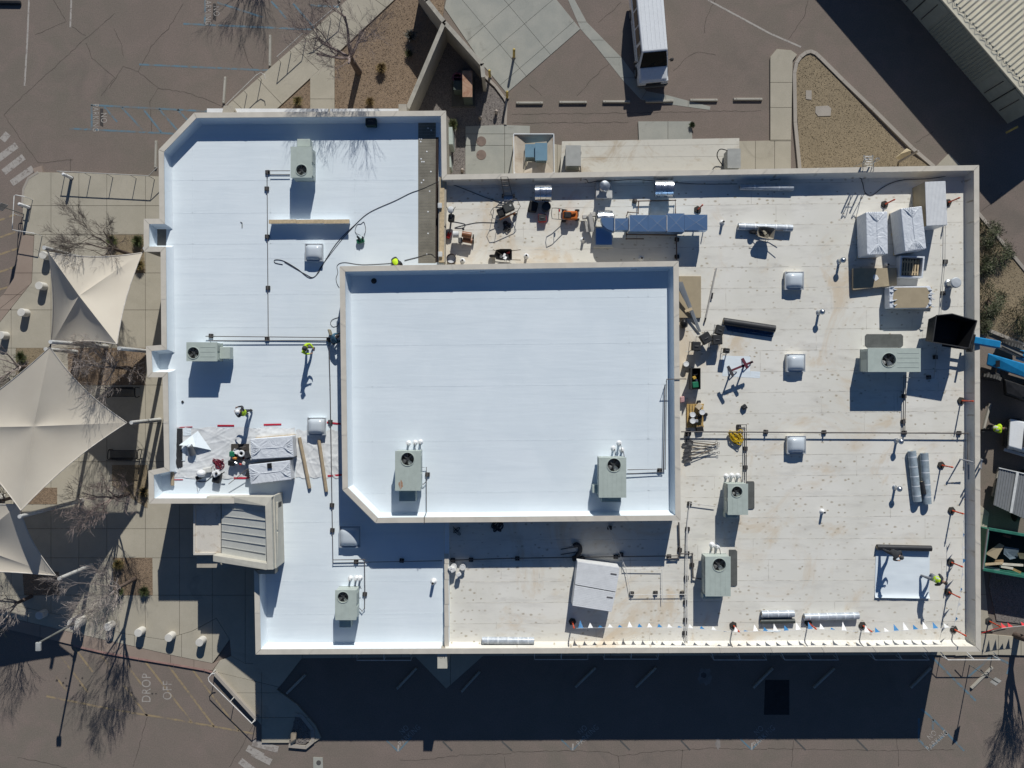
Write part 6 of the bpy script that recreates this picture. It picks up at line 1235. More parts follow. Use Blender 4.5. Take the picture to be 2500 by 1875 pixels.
def bend(a=1.0, step=.15):
    c, s_ = math.cos(a), math.sin(a); p = dict(pelvis=(-.05, 0, .9)); q = lambda d: (-.05+d*s_, 0, .9+d*c); p.update(belly=q(.18), chest=q(.42), neck=q(.58), head=q(.69), crown=q(.78)); ch = p['chest']
    for s, g in (('l', 1), ('r', -1)):
        p['sh'+s] = (ch[0]+.05*s_, .22*g, ch[2]+.02); p['el'+s] = (ch[0]+.12, .24*g, ch[2]-.28); p['wr'+s] = (ch[0]+.24, .16*g, ch[2]-.5); p['ha'+s] = (ch[0]+.26, .14*g, ch[2]-.57)
        p['hp'+s] = (-.05, .1*g, .85); p['kn'+s] = (.08+step*g, .13*g, .48); p['an'+s] = (-.02+step*1.5*g, .14*g, .09); p['to'+s] = (.14+step*1.5*g, .16*g, .05)
    return p
def kneel():
    p = dict(pelvis=(0, 0, .42), belly=(.08, 0, .58), chest=(.24, 0, .76), neck=(.38, 0, .86), head=(.47, 0, .91), crown=(.55, 0, .97))
    for s, g in (('l', 1), ('r', -1)): p['sh'+s] = (.27, .19*g, .8); p['el'+s] = (.4, .26*g, .56); p['wr'+s] = (.56, .18*g, .38); p['ha'+s] = (.62, .15*g, .33); p['hp'+s] = (0, .11*g, .38); p['kn'+s] = (.3, .17*g, .09 if g > 0 else .36); p['an'+s] = (-.12 if g > 0 else .3, .16*g, .07); p['to'+s] = (-.25 if g > 0 else .45, .17*g, .05)
    return p
D = math.radians
person('standing worker in a lime vest and dark cap on the west roof', P((757, 851), ZR), D(-25), stand(.25, 'front'), True, LIME, GREYCLOTH, M('dark_cap', (.05, .05, .055), .8))
person('bent worker in a lime vest at the corner of the raised block', P((968, 640), ZR), D(-60), bend(1.0), True, DARKCLOTH, DARKCLOTH)
person('worker in a lime vest and white helmet by the wrapped bundles', P((611, 1006), ZR), D(160), stand(.5, 'front', .05), True, DARKCLOTH, DARKCLOTH, WHITE)
person('worker in a blue jacket crouched at the raised block wall', P((815, 835), ZR), D(35), kneel(), False, M('blue_jacket', (.04, .11, .17), .8, 0, .3, 9), DARKCLOTH)
person('worker in dark clothes stepping off the black roll', P((2160, 1340), ZR), D(-40), stand(.6, 'front', .16), False, DARKCLOTH, DARKCLOTH, M('grey_cap', (.06, .06, .06), .8))
person('bent worker in a lime vest at the edge of the fresh sheet', P((2259, 1402), ZR), D(-20), stand(.95, 'down', .16), True, DARKCLOTH, GREYCLOTH)
person('worker in a lime vest beside the white truck on the ground', P((2402, 1044), 0), D(0), bend(.9), True, LIME, DARKCLOTH)
tag(MB().box(P((806, 812), ZR+.35), (.12, .4, .5), .3).build('tool_bag', M('tan_bag', (.3, .27, .2), .8), bevel=.04), 'tan tool bag beside the crouched worker in blue', 'bag')
# ------------------------------------------------------------------ parking stops, bollards, rails, lamps
STOPS = [(T(2,0,34,890), T(2,0,268,890), 'first wheel stop from the left in the row below the van'), (T(2,0,405,885), T(2,0,645,885), 'second wheel stop from the left in the row below the van'), (T(2,0,780,880), T(2,0,1018,880), 'third wheel stop from the left, half in the van shadow'), (T(2,0,1150,878), T(2,0,1390,873), 'fourth wheel stop from the left, under the van shadow'), (T(2,0,1530,866), T(2,0,1770,866), 'fifth wheel stop from the left on the pale gutter'), (T(2,0,1905,858), T(2,0,2155,858), 'rightmost wheel stop of the row below the van'),
 (T(0,0,1945,665), T(0,0,1930,895), 'upright wheel stop left of the diagonal walk rail'), (T(0,0,1350,1215), T(0,0,1345,1450), 'wheel stop beside the cut north west parapet corner'), (T(1,0,125,305), T(1,0,122,575), 'wheel stop left of the big bare tree'), (T(1,0,717,-20), T(1,0,717,20), 'wheel stop cut by the top edge above the big bare tree'),
 (T(1,3,265,1015), T(1,3,430,850), 'shaded wheel stop nearest the corner walk'), (T(1,3,1215,975), T(1,3,1385,795), 'shaded wheel stop left of the triangular walk'), (T(1,3,1770,1000), T(1,3,1930,825), 'shaded wheel stop right of the triangular walk'), (T(2,3,545,960), T(2,3,720,790), 'shaded wheel stop under the stanchion by the white bundles'), (T(2,3,1065,960), T(2,3,1240,790), 'shaded wheel stop left of the pale splash mark'), (T(2,3,2075,965), T(3,3,40,795), 'shaded wheel stop right of the pale splash mark'), (T(3,3,390,965), T(3,3,570,795), 'shaded wheel stop right of the dark asphalt patch'), (T(3,3,1225,965), T(3,3,1400,790), 'wheel stop at the edge of the building shadow'), (T(3,3,1745,970), T(3,3,1930,785), 'sunlit wheel stop in the south east corner'),
 (T(3,2,1910,155), T(3,2,1845,405), 'wheel stop between the ladder and the telehandler'), (T(3,2,1985,720), T(3,2,1930,960), 'wheel stop left of the grey ribbed trailer')]
for a, b, lb in STOPS:
    A, B = P(a), P(b); c = (A+B)/2; L = (B-A).length; rz = math.atan2(B.y-A.y, B.x-A.x); th = thing('wheel_stop', lb, 'wheel stop', (c.x, c.y, 0), 'concrete wheel stops', rz); h = .14
    MB().hexa([(-L/2, -.085, .0), (L/2, -.085, 0), (L/2, .085, 0), (-L/2, .085, 0)], [(-L/2+.02, -.06, h), (L/2-.02, -.06, h), (L/2-.02, .06, h), (-L/2+.02, .06, h)]).build('bar', 'stop', th, local=True, bevel=.012)
    for s in (-1, 1): MB().cyl((s*L*.4, 0, h), (s*L*.4, 0, h+.008), .02, n=8).build('pin', PIPE, th, local=True)
tag(MB().bar(P(T(0,0,-90,20), .1), P(T(0,0,180,22), .1), .24, .2).build('black_stop', BLACK, bevel=.06), 'black rubber bar at the top left corner of the photo', 'wheel stop')
BOLL = M('bollard_white', (.60, .58, .53), .7, 0, .06)
for (c, lb) in ((T(0,1,418,552), 'squat white bollard touching the north west sail corner'), (T(0,1,383,812), 'second squat white bollard down the left walk'), (T(0,1,232,1040), 'third squat white bollard down the left walk'), (T(0,1,55,1235), 'squat white bollard at the left edge of the photo'), (T(0,3,968,420), 'squat white bollard nearest the lamp base on the drop off walk'), (T(0,3,1228,470), 'squat white bollard under the bare tree shadow'), (T(0,3,1487,512), 'third squat white bollard from the lamp base'), (T(0,3,1750,552), 'squat white bollard at the right end of the drop off row'), (T(0,2,20,965), 'squat white bollard seen between two sails at the left edge'), (T(0,3,385,322), 'squat white bollard shaded by the lower sail')):
    v = P(c, .1); tag(MB().lathe(v, [(.25, 0), (.25, .6), (.235, .63), (.001, .635)], 26).build('bollard', BOLL, smooth=True), lb, 'bollard', 'squat white bollards')
def whitepost(label, base, h):
    v = P(base, .1); th = thing('white_post', label, 'post', v, 'white posts on the plaza'); MB().lathe(v, [(.1, 0), (.1, h-.06), (.06, h), (.001, h+.01)], 16).build('post', WHITE, th, smooth=True); MB().lathe(v, [(.15, 0), (.15, .03), (.001, .03)], 16).build('base_plate', PIPE, th)
whitepost('white post behind the handrail at the plaza top left', (175, 435), 1.05); whitepost('white post beside the looped white rail at the left edge', (71, 507), 1.1)
RAILM = M('rail_paint', (.50, .48, .44), .5, .1); WRAIL = M('rail_white', (.68, .67, .64), .45)
def rail(label, runs, posts, mat=RAILM, z=.98, r=.026, name='handrail'):
    th = thing(name, label, 'handrail', P(runs[0][0]), 'pipe handrails')
    for run in runs: MB().tube([P(q[:2], q[2] if len(q) > 2 else z) for q in run], r, 7).build('rail', mat, th, smooth=True)
    for p in posts: v = P(p, z); MB().cyl((v.x, v.y, 0), (v.x, v.y, z), r*.9, n=7).build('post', mat, th)
rail('long handrail along the north edge of the plaza', [[T(0,0,490,1475), T(0,0,1280,1515), T(0,0,1358,1440)]], [T(0,0,495,1475), T(0,0,720,1487), T(0,0,915,1497), T(0,0,1120,1507), T(0,0,1280,1515)])
rail('looped white rail around the curb ramp at the left edge', [[T(0,1,212,35), T(0,1,135,22), T(0,1,122,30), T(0,1,105,320), T(0,1,295,352)]], [T(0,1,212,35), T(0,1,112,180), T(0,1,105,320), T(0,1,295,352)], WRAIL)
rail('handrail climbing beside the diagonal walk at the parapet corner', [[T(0,0,1945,905), T(1,0,10,640)]], [T(0,0,1945,905), T(0,0,2090,770), T(1,0,10,640)])
rail('handrail loop beside the diagonal walk left of the tree', [[T(1,0,180,490), T(1,0,400,290)], [T(1,0,-10,660), T(1,0,40,625), T(1,0,75,645), T(1,0,80,680)]], [T(1,0,180,490), T(1,0,270,405), T(1,0,400,290)])
rail('handrail further up the diagonal walk under the tree crown', [[T(1,0,460,225), T(1,0,500,215), T(1,0,720,30)]], [T(1,0,500,215), T(1,0,620,115), T(1,0,720,30)])
rail('white guard rail along the sloping curb by the drop off bay', [[T(0,3,1850,845), T(0,3,1825,848), T(0,3,1795,880), T(0,3,1800,910), T(0,3,2170,1275), T(0,3,2200,1250)]], [T(0,3,1815,855), T(0,3,1985,1085), T(0,3,2170,1275)], WRAIL)
tag(MB().bar(P(T(0,3,1850,835), .2), P(T(1,3,10,1235), .2), .22, .3).build('ramp_curb_wall', MATS['kerb'], bevel=.02), 'low concrete curb wall beside the white guard rail', 'wall')
for i, (x0, x1, y, o, lb) in enumerate(((T(1,3,870,0)[0], T(1,3,1335,0)[0], 1612, 0, 'leftmost shaded guard frame on the south wall'), (T(2,3,195,0)[0], T(2,3,655,0)[0], 1610, 0, 'second shaded guard frame from the left on the south wall'), (T(2,3,795,0)[0], T(2,3,1260,0)[0], 1609, 0, 'third shaded guard frame from the left on the south wall'), (T(2,3,1740,0)[0], T(3,3,-10,0)[0], 1611, -6, 'fourth shaded guard frame from the left on the south wall'), (T(3,3,145,0)[0], T(3,3,610,0)[0], 1611, -9, 'fifth shaded guard frame from the left on the south wall'), (T(3,3,925,0)[0], T(3,3,1390,0)[0], 1611, -12, 'guard frame half out of the building shadow'), (T(3,3,1550,0)[0], T(3,3,2005,0)[0], 1611, -18, 'sunlit white guard frame at the south east corner'))):
    rail(lb, [[(x0+o, 1592), (x0, y), (x1, y), (x1+o, 1592)], [((x0+x1)/2+o, 1592), ((x0+x1)/2, y)]], [(x0, y), ((x0+x1)/2, y), (x1, y)], WRAIL, .9)
# yellow bollards
for c, h, lb in ((T(1,0,2015,660), 1.05, 'yellow bollard left of the pair at the utility yard'), (T(1,0,2165,840), 1.05, 'yellow bollard right of the pair at the utility yard'), (T(2,0,17,490), 1.2, 'yellow bollard standing on the stained concrete apron')):
    v = P(c, .05); th = thing('yellow_bollard', lb, 'bollard', v, 'yellow bollards'); MB().lathe(v, [(.08, 0), (.08, h-.05), (.05, h), (.001, h+.01)], 14).build('pipe', M('yellow_paint', (.48, .36, .10), .6, 0, .2, 6), th, smooth=True); MB().lathe(v, [(.13, 0), (.12, .03), (.001, .03)], 12).build('collar', MATS['kerb'], th)
# lamp standard on a round base
b = P(T(0,3,700,380), .1); th = thing('lamp_post', 'grey lamp post on a thick white round base at the drop off walk', 'lamp post', b)
MB().lathe(b, [(.37, 0), (.37, .95), (.35, .99), (.001, 1.0)], 28).build('concrete_base', BOLL, th, smooth=True); GPOLE = M('pole_paint', (.20, .21, .20), .5, .2)
MB().box((b.x, b.y, 1.22), (.2, .2, .24)).build('pole_shoe', GPOLE, th, bevel=.02); MB().lathe((b.x, b.y, 1.2), [(.075, 0), (.055, 3.6), (.001, 3.6)], 12).build('pole', GPOLE, th, smooth=True)
MB().box((b.x-.02, b.y-.22, 4.75), (.3, .5, .16)).build('lamp_head', M('lamp_grey', (.36, .37, .36), .4), th, bevel=.03); MB().box((b.x-.02, b.y-.24, 4.665), (.24, .36, .02)).build('lens', M('lens', (.6, .6, .55), .2), th)
def signpost(label, base, h, w, hh, rz, mat):
    v = P(base); th = thing('sign_post', label, 'sign', v, 'sign posts'); MB().cyl((v.x, v.y, 0), (v.x, v.y, h), .03, n=8).build('pole', GPOLE, th); MB().box((v.x, v.y-.02, h-hh/2), (w, .02, hh), rz).build('sign_plate', mat, th)
signpost('thin sign post beside the looped white rail', T(0,1,215,190), 2.7, .5, .7, .8, M('sign_back', (.35, .35, .34), .5)); signpost('thin sign post with a tilted plate beside the south east bare tree', T(3,3,1737,772), 3.1, .45, .6, .7, MATS['sign_back'])
signpost('sign post in the pale concrete stump of the planter', (716, 1880), 2.6, .4, .5, .6, MATS['sign_back'])
tag(MB().hexa([P((709, 1791), .1), P((724, 1791), .1), P((722, 1812), .1), P((711, 1822), .1)], [P((710, 1788), .5), P((725, 1786), .5), P((722, 1806), .4), P((708, 1814), .35)]).build('boulder', M('sandstone', (.47, .38, .27), .85, 0, .15, 5), bevel=.05), 'pale boulder at the rim of the corner planter', 'rock')
# area light on the gravel triangle: tan canopy
b = P(T(3,0,1120,1400)); th = thing('tan_wall_light', 'tan canopied light arm above the gravel triangle', 'light', b); MB().bar((b.x, b.y, 0), (b.x, b.y, 2.6), .1, .1).build('post', MATS['kerb'], th); MB().hexa([P(T(3,0,1095,1365), 2.7), P(T(3,0,1140,1380), 2.6), P(T(3,0,1235,1325), 2.5), P(T(3,0,1195,1280), 2.6)], [P(T(3,0,1095,1360), 2.95), P(T(3,0,1145,1330), 3.0), P(T(3,0,1238,1300), 2.95), P(T(3,0,1195,1277), 2.95)]).build('hood', M('hood_tan', (.55, .45, .28), .6), th, bevel=.04)
# ------------------------------------------------------------------ shade sails
def sail(label, cor, cen, posts, bulge=.06):
    """cor: four (px, height) around the sail, cen: (px, height) where the folds meet"""
    C = [P(p, z) for p, z in cor]; O = P(*cen); ctr = sum(C, Vector())/4; th = thing('shade_sail', label, 'shade sail', (ctr.x, ctr.y, 0), 'shade sails'); n = 16
    def edge(a, b, u): q = a.lerp(b, u); return q+(ctr-q)*bulge*4*u*(1-u)*1.4
    for k in range(4):
        vs_ = []
        for i in range(n+1):
            for j in range(n+1):
                u, r = i/n, j/n; e = edge(C[k], C[(k+1) % 4], u); p = O.lerp(e, r); p.z -= .16*4*r*(1-r)*4*u*(1-u); vs_.append(tuple(p))
        MB().add(vs_, [(i*(n+1)+j, (i+1)*(n+1)+j, (i+1)*(n+1)+j+1, i*(n+1)+j+1) for i in range(n) for j in range(n)]).build('canopy_panel', 'sail', th, smooth=True)
    for k in range(4): MB().tube([edge(C[k], C[(k+1) % 4], i/16) for i in range(17)], .03, 6).build('edge_cable', M('sail_hem', (.55, .51, .45), .8), th)
    for k in posts:
        c = C[k]; f = ctr-c; f.z = 0; f = f.normalized()*-.35; MB().cyl((c.x+f.x, c.y+f.y, 0), (c.x+f.x*.9, c.y+f.y*.9, c.z+.15), .13, .11, 14).build('post', M('sail_post', (.55, .55, .53), .45), th, smooth=True); MB().bar(c, (c.x+f.x*.9, c.y+f.y*.9, c.z+.05), .06, .06).build('shackle', PIPE, th)
sail('small pale shade sail beside the north west plaza', [((119, 617), 6.0), ((347, 617), 3.7), ((285, 840), 6.0), ((124, 844), 3.5)], ((193, 722), 5.75), (0, 1, 2, 3))
sail('large pale shade sail in the middle of the plaza', [((122, 848), 6.3), ((310, 1032), 3.8), ((51, 1246), 6.6), ((-150, 1045), 3.6)], ((82, 1041), 6.3), (0, 1, 2))
sail('pale shade sail cut by the left edge below the large one', [((46, 1232), 5.2), ((136, 1405), 3.7), ((-210, 1400), 5.0), ((-260, 1200), 4.2)], ((-75, 1330), 4.6), (1,))
# ------------------------------------------------------------------ benches under the sails
def bench(label, c, rz):
    v = P(c, .12); th = thing('bench', label, 'bench', v, 'black slatted benches', rz); w = 1.75
    for k in range(26): x = -w/2+w*(k+.5)/26; MB().bar((x, -.25, .44), (x, .22, .45), .035, .02).build('seat_slat', BLACK, th, local=True); MB().bar((x, .24, .46), (x, .34, .85), .035, .02).build('back_slat', BLACK, th, local=True)
    for s in (-1, 1): MB().tube(smoothpath([(s*w*.52, -.25, 0), (s*w*.52, -.3, .5), (s*w*.52, 0, .66), (s*w*.52, .3, .6), (s*w*.52, .28, 0)], 4), .03, 6).build('arm_hoop', BLACK, th, local=True, smooth=True)
    for y, z in ((-.25, .45), (.22, .46), (.34, .86)): MB().tube([(-w*.52, y, z), (w*.52, y, z)], .02, 6).build('bar', BLACK, th, local=True)
bench('black bench under the top edge of the large sail', (305, 958), .0); bench('black bench right of the large sail bottom edge', (311, 1108), math.pi)
bench('black bench peeking out at the left edge above the large sail', (10, 948), .6)
# ------------------------------------------------------------------ bare trees and shrubs
BARK = M('bark', (.115, .085, .07), .9, 0, .25, 8); TWIG = M('twig', (.26, .205, .185), .85, 0, .25, 5); TWIGP = M('twig_pale', (.36, .31, .28), .85, 0, .2, 5)
def tree(label, base, H, spread, seed, twig=TWIG, lean=(0, 0), z0=.1, levels=5, trunkr=.11, split=.32, dens=1.0, name='bare_tree'):
    rg = random.Random(seed); b = P(base, z0); b.z = z0; th = thing(name, label, 'tree', b, 'leafless trees'); tr = MB(); cr = MB()
    top = b+Vector((lean[0]*split, lean[1]*split, H*split)); tr.tube([b-Vector((0, 0, .1)), b.lerp(top, .5)+Vector((rg.uniform(-.06, .06), rg.uniform(-.06, .06), 0)), top], [trunkr*1.15, trunkr*.95, trunkr*.8], 9)
    cc = b+Vector((lean[0], lean[1], H*.6))
    def grow(p, d, L, r, lv):
        q = p; n = 3 if lv < levels-1 else 2; pts = [p]; rs = [r]
        for i in range(n):
            d = (d+Vector((rg.uniform(-.22, .22), rg.uniform(-.22, .22), rg.uniform(-.08, .16)))).normalized(); q = q+d*L/n; pts.append(q); rs.append(max(.0045, r*(1-.46*(i+1)/n)))
        (tr if lv == 0 else cr).tube(pts, rs, 6 if lv < 2 else (4 if lv < 3 else 3))
        if lv >= levels: return
        k = 3 if lv < 2 else (rg.choice((3, 4)) if lv < levels-1 else rg.choice((2, 3, 4)))
        for j in range(max(2, int(k*dens+.5))):
            f = rg.uniform(.3, 1) if lv else rg.uniform(.6, 1); i = min(n-1, int(f*n)); s = pts[i].lerp(pts[i+1], f*n-i)
            side = Vector((rg.uniform(-1, 1), rg.uniform(-1, 1), rg.uniform(-.3, .7))); nd = (d*.95+side*.62*spread).normalized(); grow(s, nd, L*rg.uniform(.58, .82), max(.005, rs[i+1]*.6), lv+1)
    m = 5
    for j in range(m):
        a = 2*math.pi*j/m+rg.uniform(-.4, .4); d = Vector((math.cos(a)*.62*spread, math.sin(a)*.62*spread, 1)).normalized(); d = (d+Vector((lean[0], lean[1], 0))*.12).normalized(); grow(top-Vector((0, 0, rg.uniform(0, .25*H*split))), d, H*.3, trunkr*.55, 1)
    tr.build('trunk', BARK, th, smooth=True); cr.build('crown', twig, th)
    return th
tree('big bare tree beside the diagonal walk in the north', (876, 176), 8.6, 1.05, 11, TWIG, (-.5, .3), levels=6, trunkr=.19, split=.27)
tree('small bare tree above the north west shade sail', (320, 622), 6.4, .95, 21, M('twig_dark', (.19, .155, .13), .85), (-.6, .2), levels=6)
tree('bare tree between the small and the large sail', (318, 898), 6.6, 1.0, 32, TWIGP, (-.6, .1), levels=6)
tree('bare tree at the left edge above the large sail', (88, 897), 5.2, 1.0, 43, TWIGP, (-.4, 0))
tree('bushy bare tree at the building edge below the second bench', (316, 1205), 5.6, 1.1, 54, TWIG, (-.7, -.1), levels=6)
tree('bare tree with a long shadow over the drop off bay', (331, 1412), 6.0, .9, 65, TWIGP, (-.3, -.2), split=.4, levels=6)
tree('bare tree at the left edge between two sails', (42, 1215), 4.2, .9, 76, MATS['twig_dark'], (-.4, 0))
tree('bare tree shaded by the lowest sail at the left edge', (78, 1455), 4.6, 1.0, 87, TWIGP, (-.5, -.3))
tree('bare tree at the right edge casting a wide shadow in the south east corner', (2482, 1552), 6.8, .8, 98, TWIGP, (.6, 0), levels=6, split=.22, trunkr=.2)
tree('bare tree just beyond the top edge shading blue stall lines', (645, -215), 5.6, .9, 19, TWIG, (0, .2))
def tuft(label, c, r, h, n, mats, seed, z=.13, name='grass_clump', cat='plant', grp='clumps in the planting beds'):
    v = P(c, z); rg = random.Random(seed); th = thing(name, label, cat, v, grp); groups = [MB() for _ in mats]
    for k in range(n):
        a = rg.uniform(0, 6.283); e = rg.uniform(.05, 1.25); rr = r*rg.uniform(.7, 1.1); d = Vector((math.cos(a)*math.sin(e), math.sin(a)*math.sin(e), math.cos(e))); s = Vector((-math.sin(a), math.cos(a), 0))*rg.uniform(.008, .018); o_ = v+Vector((rg.uniform(-.08, .08), rg.uniform(-.08, .08), 0)); m1 = o_+d*rr*.6+Vector((0, 0, h*.25)); e1 = o_+d*rr+Vector((0, 0, h*.1))
        groups[k % len(mats)].add([o_-s, o_+s, m1+s, m1-s, e1], [(0, 1, 2, 3), (3, 2, 4)])
    for i, g in enumerate(groups): g.build('foliage', mats[i], th)
GRN = M('leaf_green', (.055, .085, .03), .7, 0, .3, 5); OLV = M('leaf_olive', (.12, .12, .045), .75, 0, .3, 5); STRAW = M('straw', (.30, .215, .09), .85, 0, .25, 6); SAGE = M('leaf_sage', (.20, .205, .14), .8, 0, .25, 5); DKL = M('leaf_dark', (.03, .035, .022), .8)
for i, (c, r, ms, lb) in enumerate(((T(0,1,980,425), .5, (OLV, GRN), 'green clump left in the gravel bed above the small sail'), (T(0,1,1200,425), .5, (GRN, OLV), 'green clump right in the gravel bed above the small sail'), (T(0,1,1215,630), .42, (OLV, STRAW), 'olive clump beside the small sail east corner'), (T(0,1,200,1420), .5, (GRN, OLV), 'green clump in the left bed above the large sail'), (T(0,1,185,1610), .45, (OLV, GRN), 'olive clump at the left edge of the large sail'), (T(0,2,1035,1540), .5, (OLV, STRAW), 'olive clump at the top left of the lower brown bed'), (T(0,3,1040,130), .4, (OLV, GRN), 'olive clump at the lower left of the lower brown bed'), (T(0,3,1255,130), .42, (GRN, OLV), 'green clump at the lower right of the lower brown bed'), (T(0,2,1250,920), .4, (DKL, STRAW), 'dark clump at the wall below the second bench'),
      (T(1,0,1085,600), .45, (M('dead_brown', (.10, .06, .025), .9), STRAW), 'dried brown clump in the north gravel bed'), (T(1,0,365,880), .4, (STRAW, OLV), 'straw clump in the small triangle beside the door path'), (T(1,0,985,885), .35, (STRAW, MATS['dead_brown']), 'faint brown clump near the north wall'), (T(1,0,1335,320), .5, (M('spiky_grey', (.2, .2, .18), .8), DKL), 'spiky grey plant shaded by the tan wall'), (T(1,0,1320,470), .3, (OLV, DKL), 'small dark plant at the edge of the tan wall shadow'), (T(1,0,1700,1090), .5, (OLV, GRN), 'green spiky plant beside the meter cabinets'), (T(2,0,1550,1080), .2, (GRN, DKL), 'weeds at the ramp pad edge'))):
    tuft(lb, c, r, r, 420, ms, 100+i)
def bush(label, c, r, seed, mats, z=.09, flat=.75):
    v = P(c, z); rg = random.Random(seed); th = thing('sage_bush', label, 'bush', v, 'sage bushes by the east kerb'); st_ = MB()
    for k in range(14): a = rg.uniform(0, 6.3); e = rg.uniform(.2, 1.1); d = Vector((math.cos(a)*math.sin(e), math.sin(a)*math.sin(e), math.cos(e)*flat)); st_.tube([v, v+d*r*.55, v+d*r*.9], [.025, .015, .006], 4)
    st_.build('stems', BARK, th); gs = [MB() for _ in mats]; clumps = []
    for k in range(26): a = rg.uniform(0, 6.3); e = math.acos(rg.uniform(.05, 1)); clumps.append(Vector((math.cos(a)*math.sin(e), math.sin(a)*math.sin(e), math.cos(e)*flat))*r*rg.uniform(.55, .95))
    for k in range(2400):
        cl = clumps[k % 26]; d = cl+Vector((rg.gauss(0, .13), rg.gauss(0, .13), rg.gauss(0, .11)))*r*1.25; p = v+d; p.z = max(p.z, z+.02); ax = (d.normalized()+Vector((rg.uniform(-.6, .6), rg.uniform(-.6, .6), rg.uniform(-.2, .6)))).normalized(); s = ax.orthogonal().normalized()*rg.uniform(.012, .024); l = ax*rg.uniform(.07, .15)
        gs[k % len(mats)].add([p-s, p+s, p+l], [(0, 1, 2)])
    for i, g in enumerate(gs): g.build('foliage', mats[i], th)
for i, (c, r, lb) in enumerate(((T(3,1,1865,345), .95, 'topmost sage bush by the east kerb'), (T(3,1,1965,530), .95, 'second sage bush down, leaning over the kerb'), (T(3,1,1840,640), .7, 'small sage bush close to the east wall'), (T(3,1,1890,930), 1.05, 'lower sage bush touching the east wall'), (T(3,1,2150,1090), 1.15, 'dark sage bush nearest the telehandler'), (T(3,1,1850,1130), .7, 'sage bush behind the black hopper'))):
    bush(lb, c, r, 200+i, (SAGE, M('leaf_sage2', (.13, .135, .085), .8), GRN) if i != 4 else (GRN, MATS['leaf_sage2'] if 'leaf_sage2' in MATS else GRN, DKL))
# ------------------------------------------------------------------ garden walls north of the building and the utility yard
def gwall(label, pts, h, th_=.2, mat=None):
    A = [Vector(P2(p, h)) for p in pts]; w = thing('garden_wall', label, 'wall', (A[0].x, A[0].y, 0), 'tan garden walls')
    for a, b in zip(A, A[1:]):
        u = (b-a).normalized(); n = Vector((-u.y, u.x))*th_/2; q = [a-n-u*.05, b-n+u*.05, b+n+u*.05, a+n-u*.05]; MB().hexa([(v.x, v.y, 0) for v in q], [(v.x, v.y, h-.06) for v in q]).build('wall', WALL, w); n2 = n*1.25; q = [a-n2-u*.05, b-n2+u*.05, b+n2+u*.05, a+n2-u*.05]; MB().hexa([(v.x, v.y, h-.06) for v in q], [(v.x, v.y, h) for v in q]).build('cap', M('wall_cap', (.37, .345, .29), .8), w)
gwall('long tan wall running from the top edge to the utility yard', [(1015, -40), (1042, 0), (1084, 53), (1177, 157), (1180, 186)], 2.5); gwall('tan wall joining the long wall to the north parapet', [(1083, 57), (996, 262)], 2.5)
c = P((1141, 205), 1.7); th = thing('rusty_cabinet', 'rusty topped utility cabinet in the shaded yard', 'cabinet', (c.x, c.y, 0)); X0, X1, Y0, Y1 = rect(1130, 1152, 174, 236, 1.7); MB().box((c.x, c.y, .85), (X1-X0, Y1-Y0, 1.66)).build('cabinet', M('cab_green', (.07, .09, .08), .6), th, bevel=.02); MB().box((c.x, c.y, 1.7), (X1-X0+.06, Y1-Y0+.06, .05)).build('rusty_lid', 'rust_top', th, bevel=.01)
MB().prism([P2(p, .2) for p in ((1103, 190), (1125, 192), (1160, 195), (1160, 260), (1103, 260))], 0, .2).build('pad', M('pad_dark', (.10, .10, .09), .8), th); MB().box(P((1119, 215), .6), (.55, .6, 1.0)).build('side_box', M('cab_green', (.07, .09, .08), .6), th, bevel=.02)
c = P((1117, 190), .9); th = thing('maroon_drum', 'open maroon drum beside the rusty cabinet', 'drum', (c.x, c.y, 0)); MB().lathe((c.x, c.y, 0), [(.27, 0), (.3, .9), (.33, .92), (.33, .97), (.24, .97), (.22, .4), (.001, .4)], 22).build('drum', M('drum_maroon', (.19, .06, .085), .5), th, smooth=True); MB().bar((c.x-.25, c.y, .985), (c.x+.25, c.y, .985), .06, .02).build('bar', MATS['drum_maroon'], th)
for i, (x, y) in enumerate(((1173, 290), (1212, 276), (1129, 418))): v = P((x, y), .06); tag(MB().lathe(v, [(.09, 0), (.08, .25), (.12, .27), (.1, .38), (.03, .45), (.001, .45)], 12).build('standpipe', M('standpipe', (.35, .30, .26), .6), smooth=True), ('short standpipe cap in the grey gravel' if i == 0 else 'dark standpipe at the gravel kerb' if i == 1 else 'rounded pale standpipe at the parapet foot'), 'pipe')
# ------------------------------------------------------------------ lean-to roofs against the north side
th = thing('dock_roof', 'long weathered white lean-to roof on the north side', 'roof', P((1590, 385), 0)); DZ = 3.0
a, b, c_, d_ = (1372, 345), (1805, 337), (1805, 425), (1368, 425)
lerp2 = lambda p, q, f: (p[0]+(q[0]-p[0])*f, p[1]+(q[1]-p[1])*f)
for k, (f0, f1) in enumerate(((0, .17), (.175, .5), (.505, 1))):
    q = [lerp2(a, d_, f0), lerp2(b, c_, f0), lerp2(b, c_, f1), lerp2(a, d_, f1)]; z0, z1 = DZ+.25*f0, DZ+.25*f1; A = [P(q[0], z0), P(q[1], z0), P(q[2], z1), P(q[3], z1)]
    MB().hexa([v-Vector((0, 0, .12)) for v in A], A).build('roof_sheet', mat_stain('lean_to_%d' % k, (.50, .475, .41), (.36, .29, .205), .48, .70, .45), th)
for x in (1380, 1500, 1620, 1740, 1798): v = P((x, 348), DZ); MB().box((v.x, v.y, DZ/2-.1), (.12, .12, DZ-.2)).build('post', WALL, th)
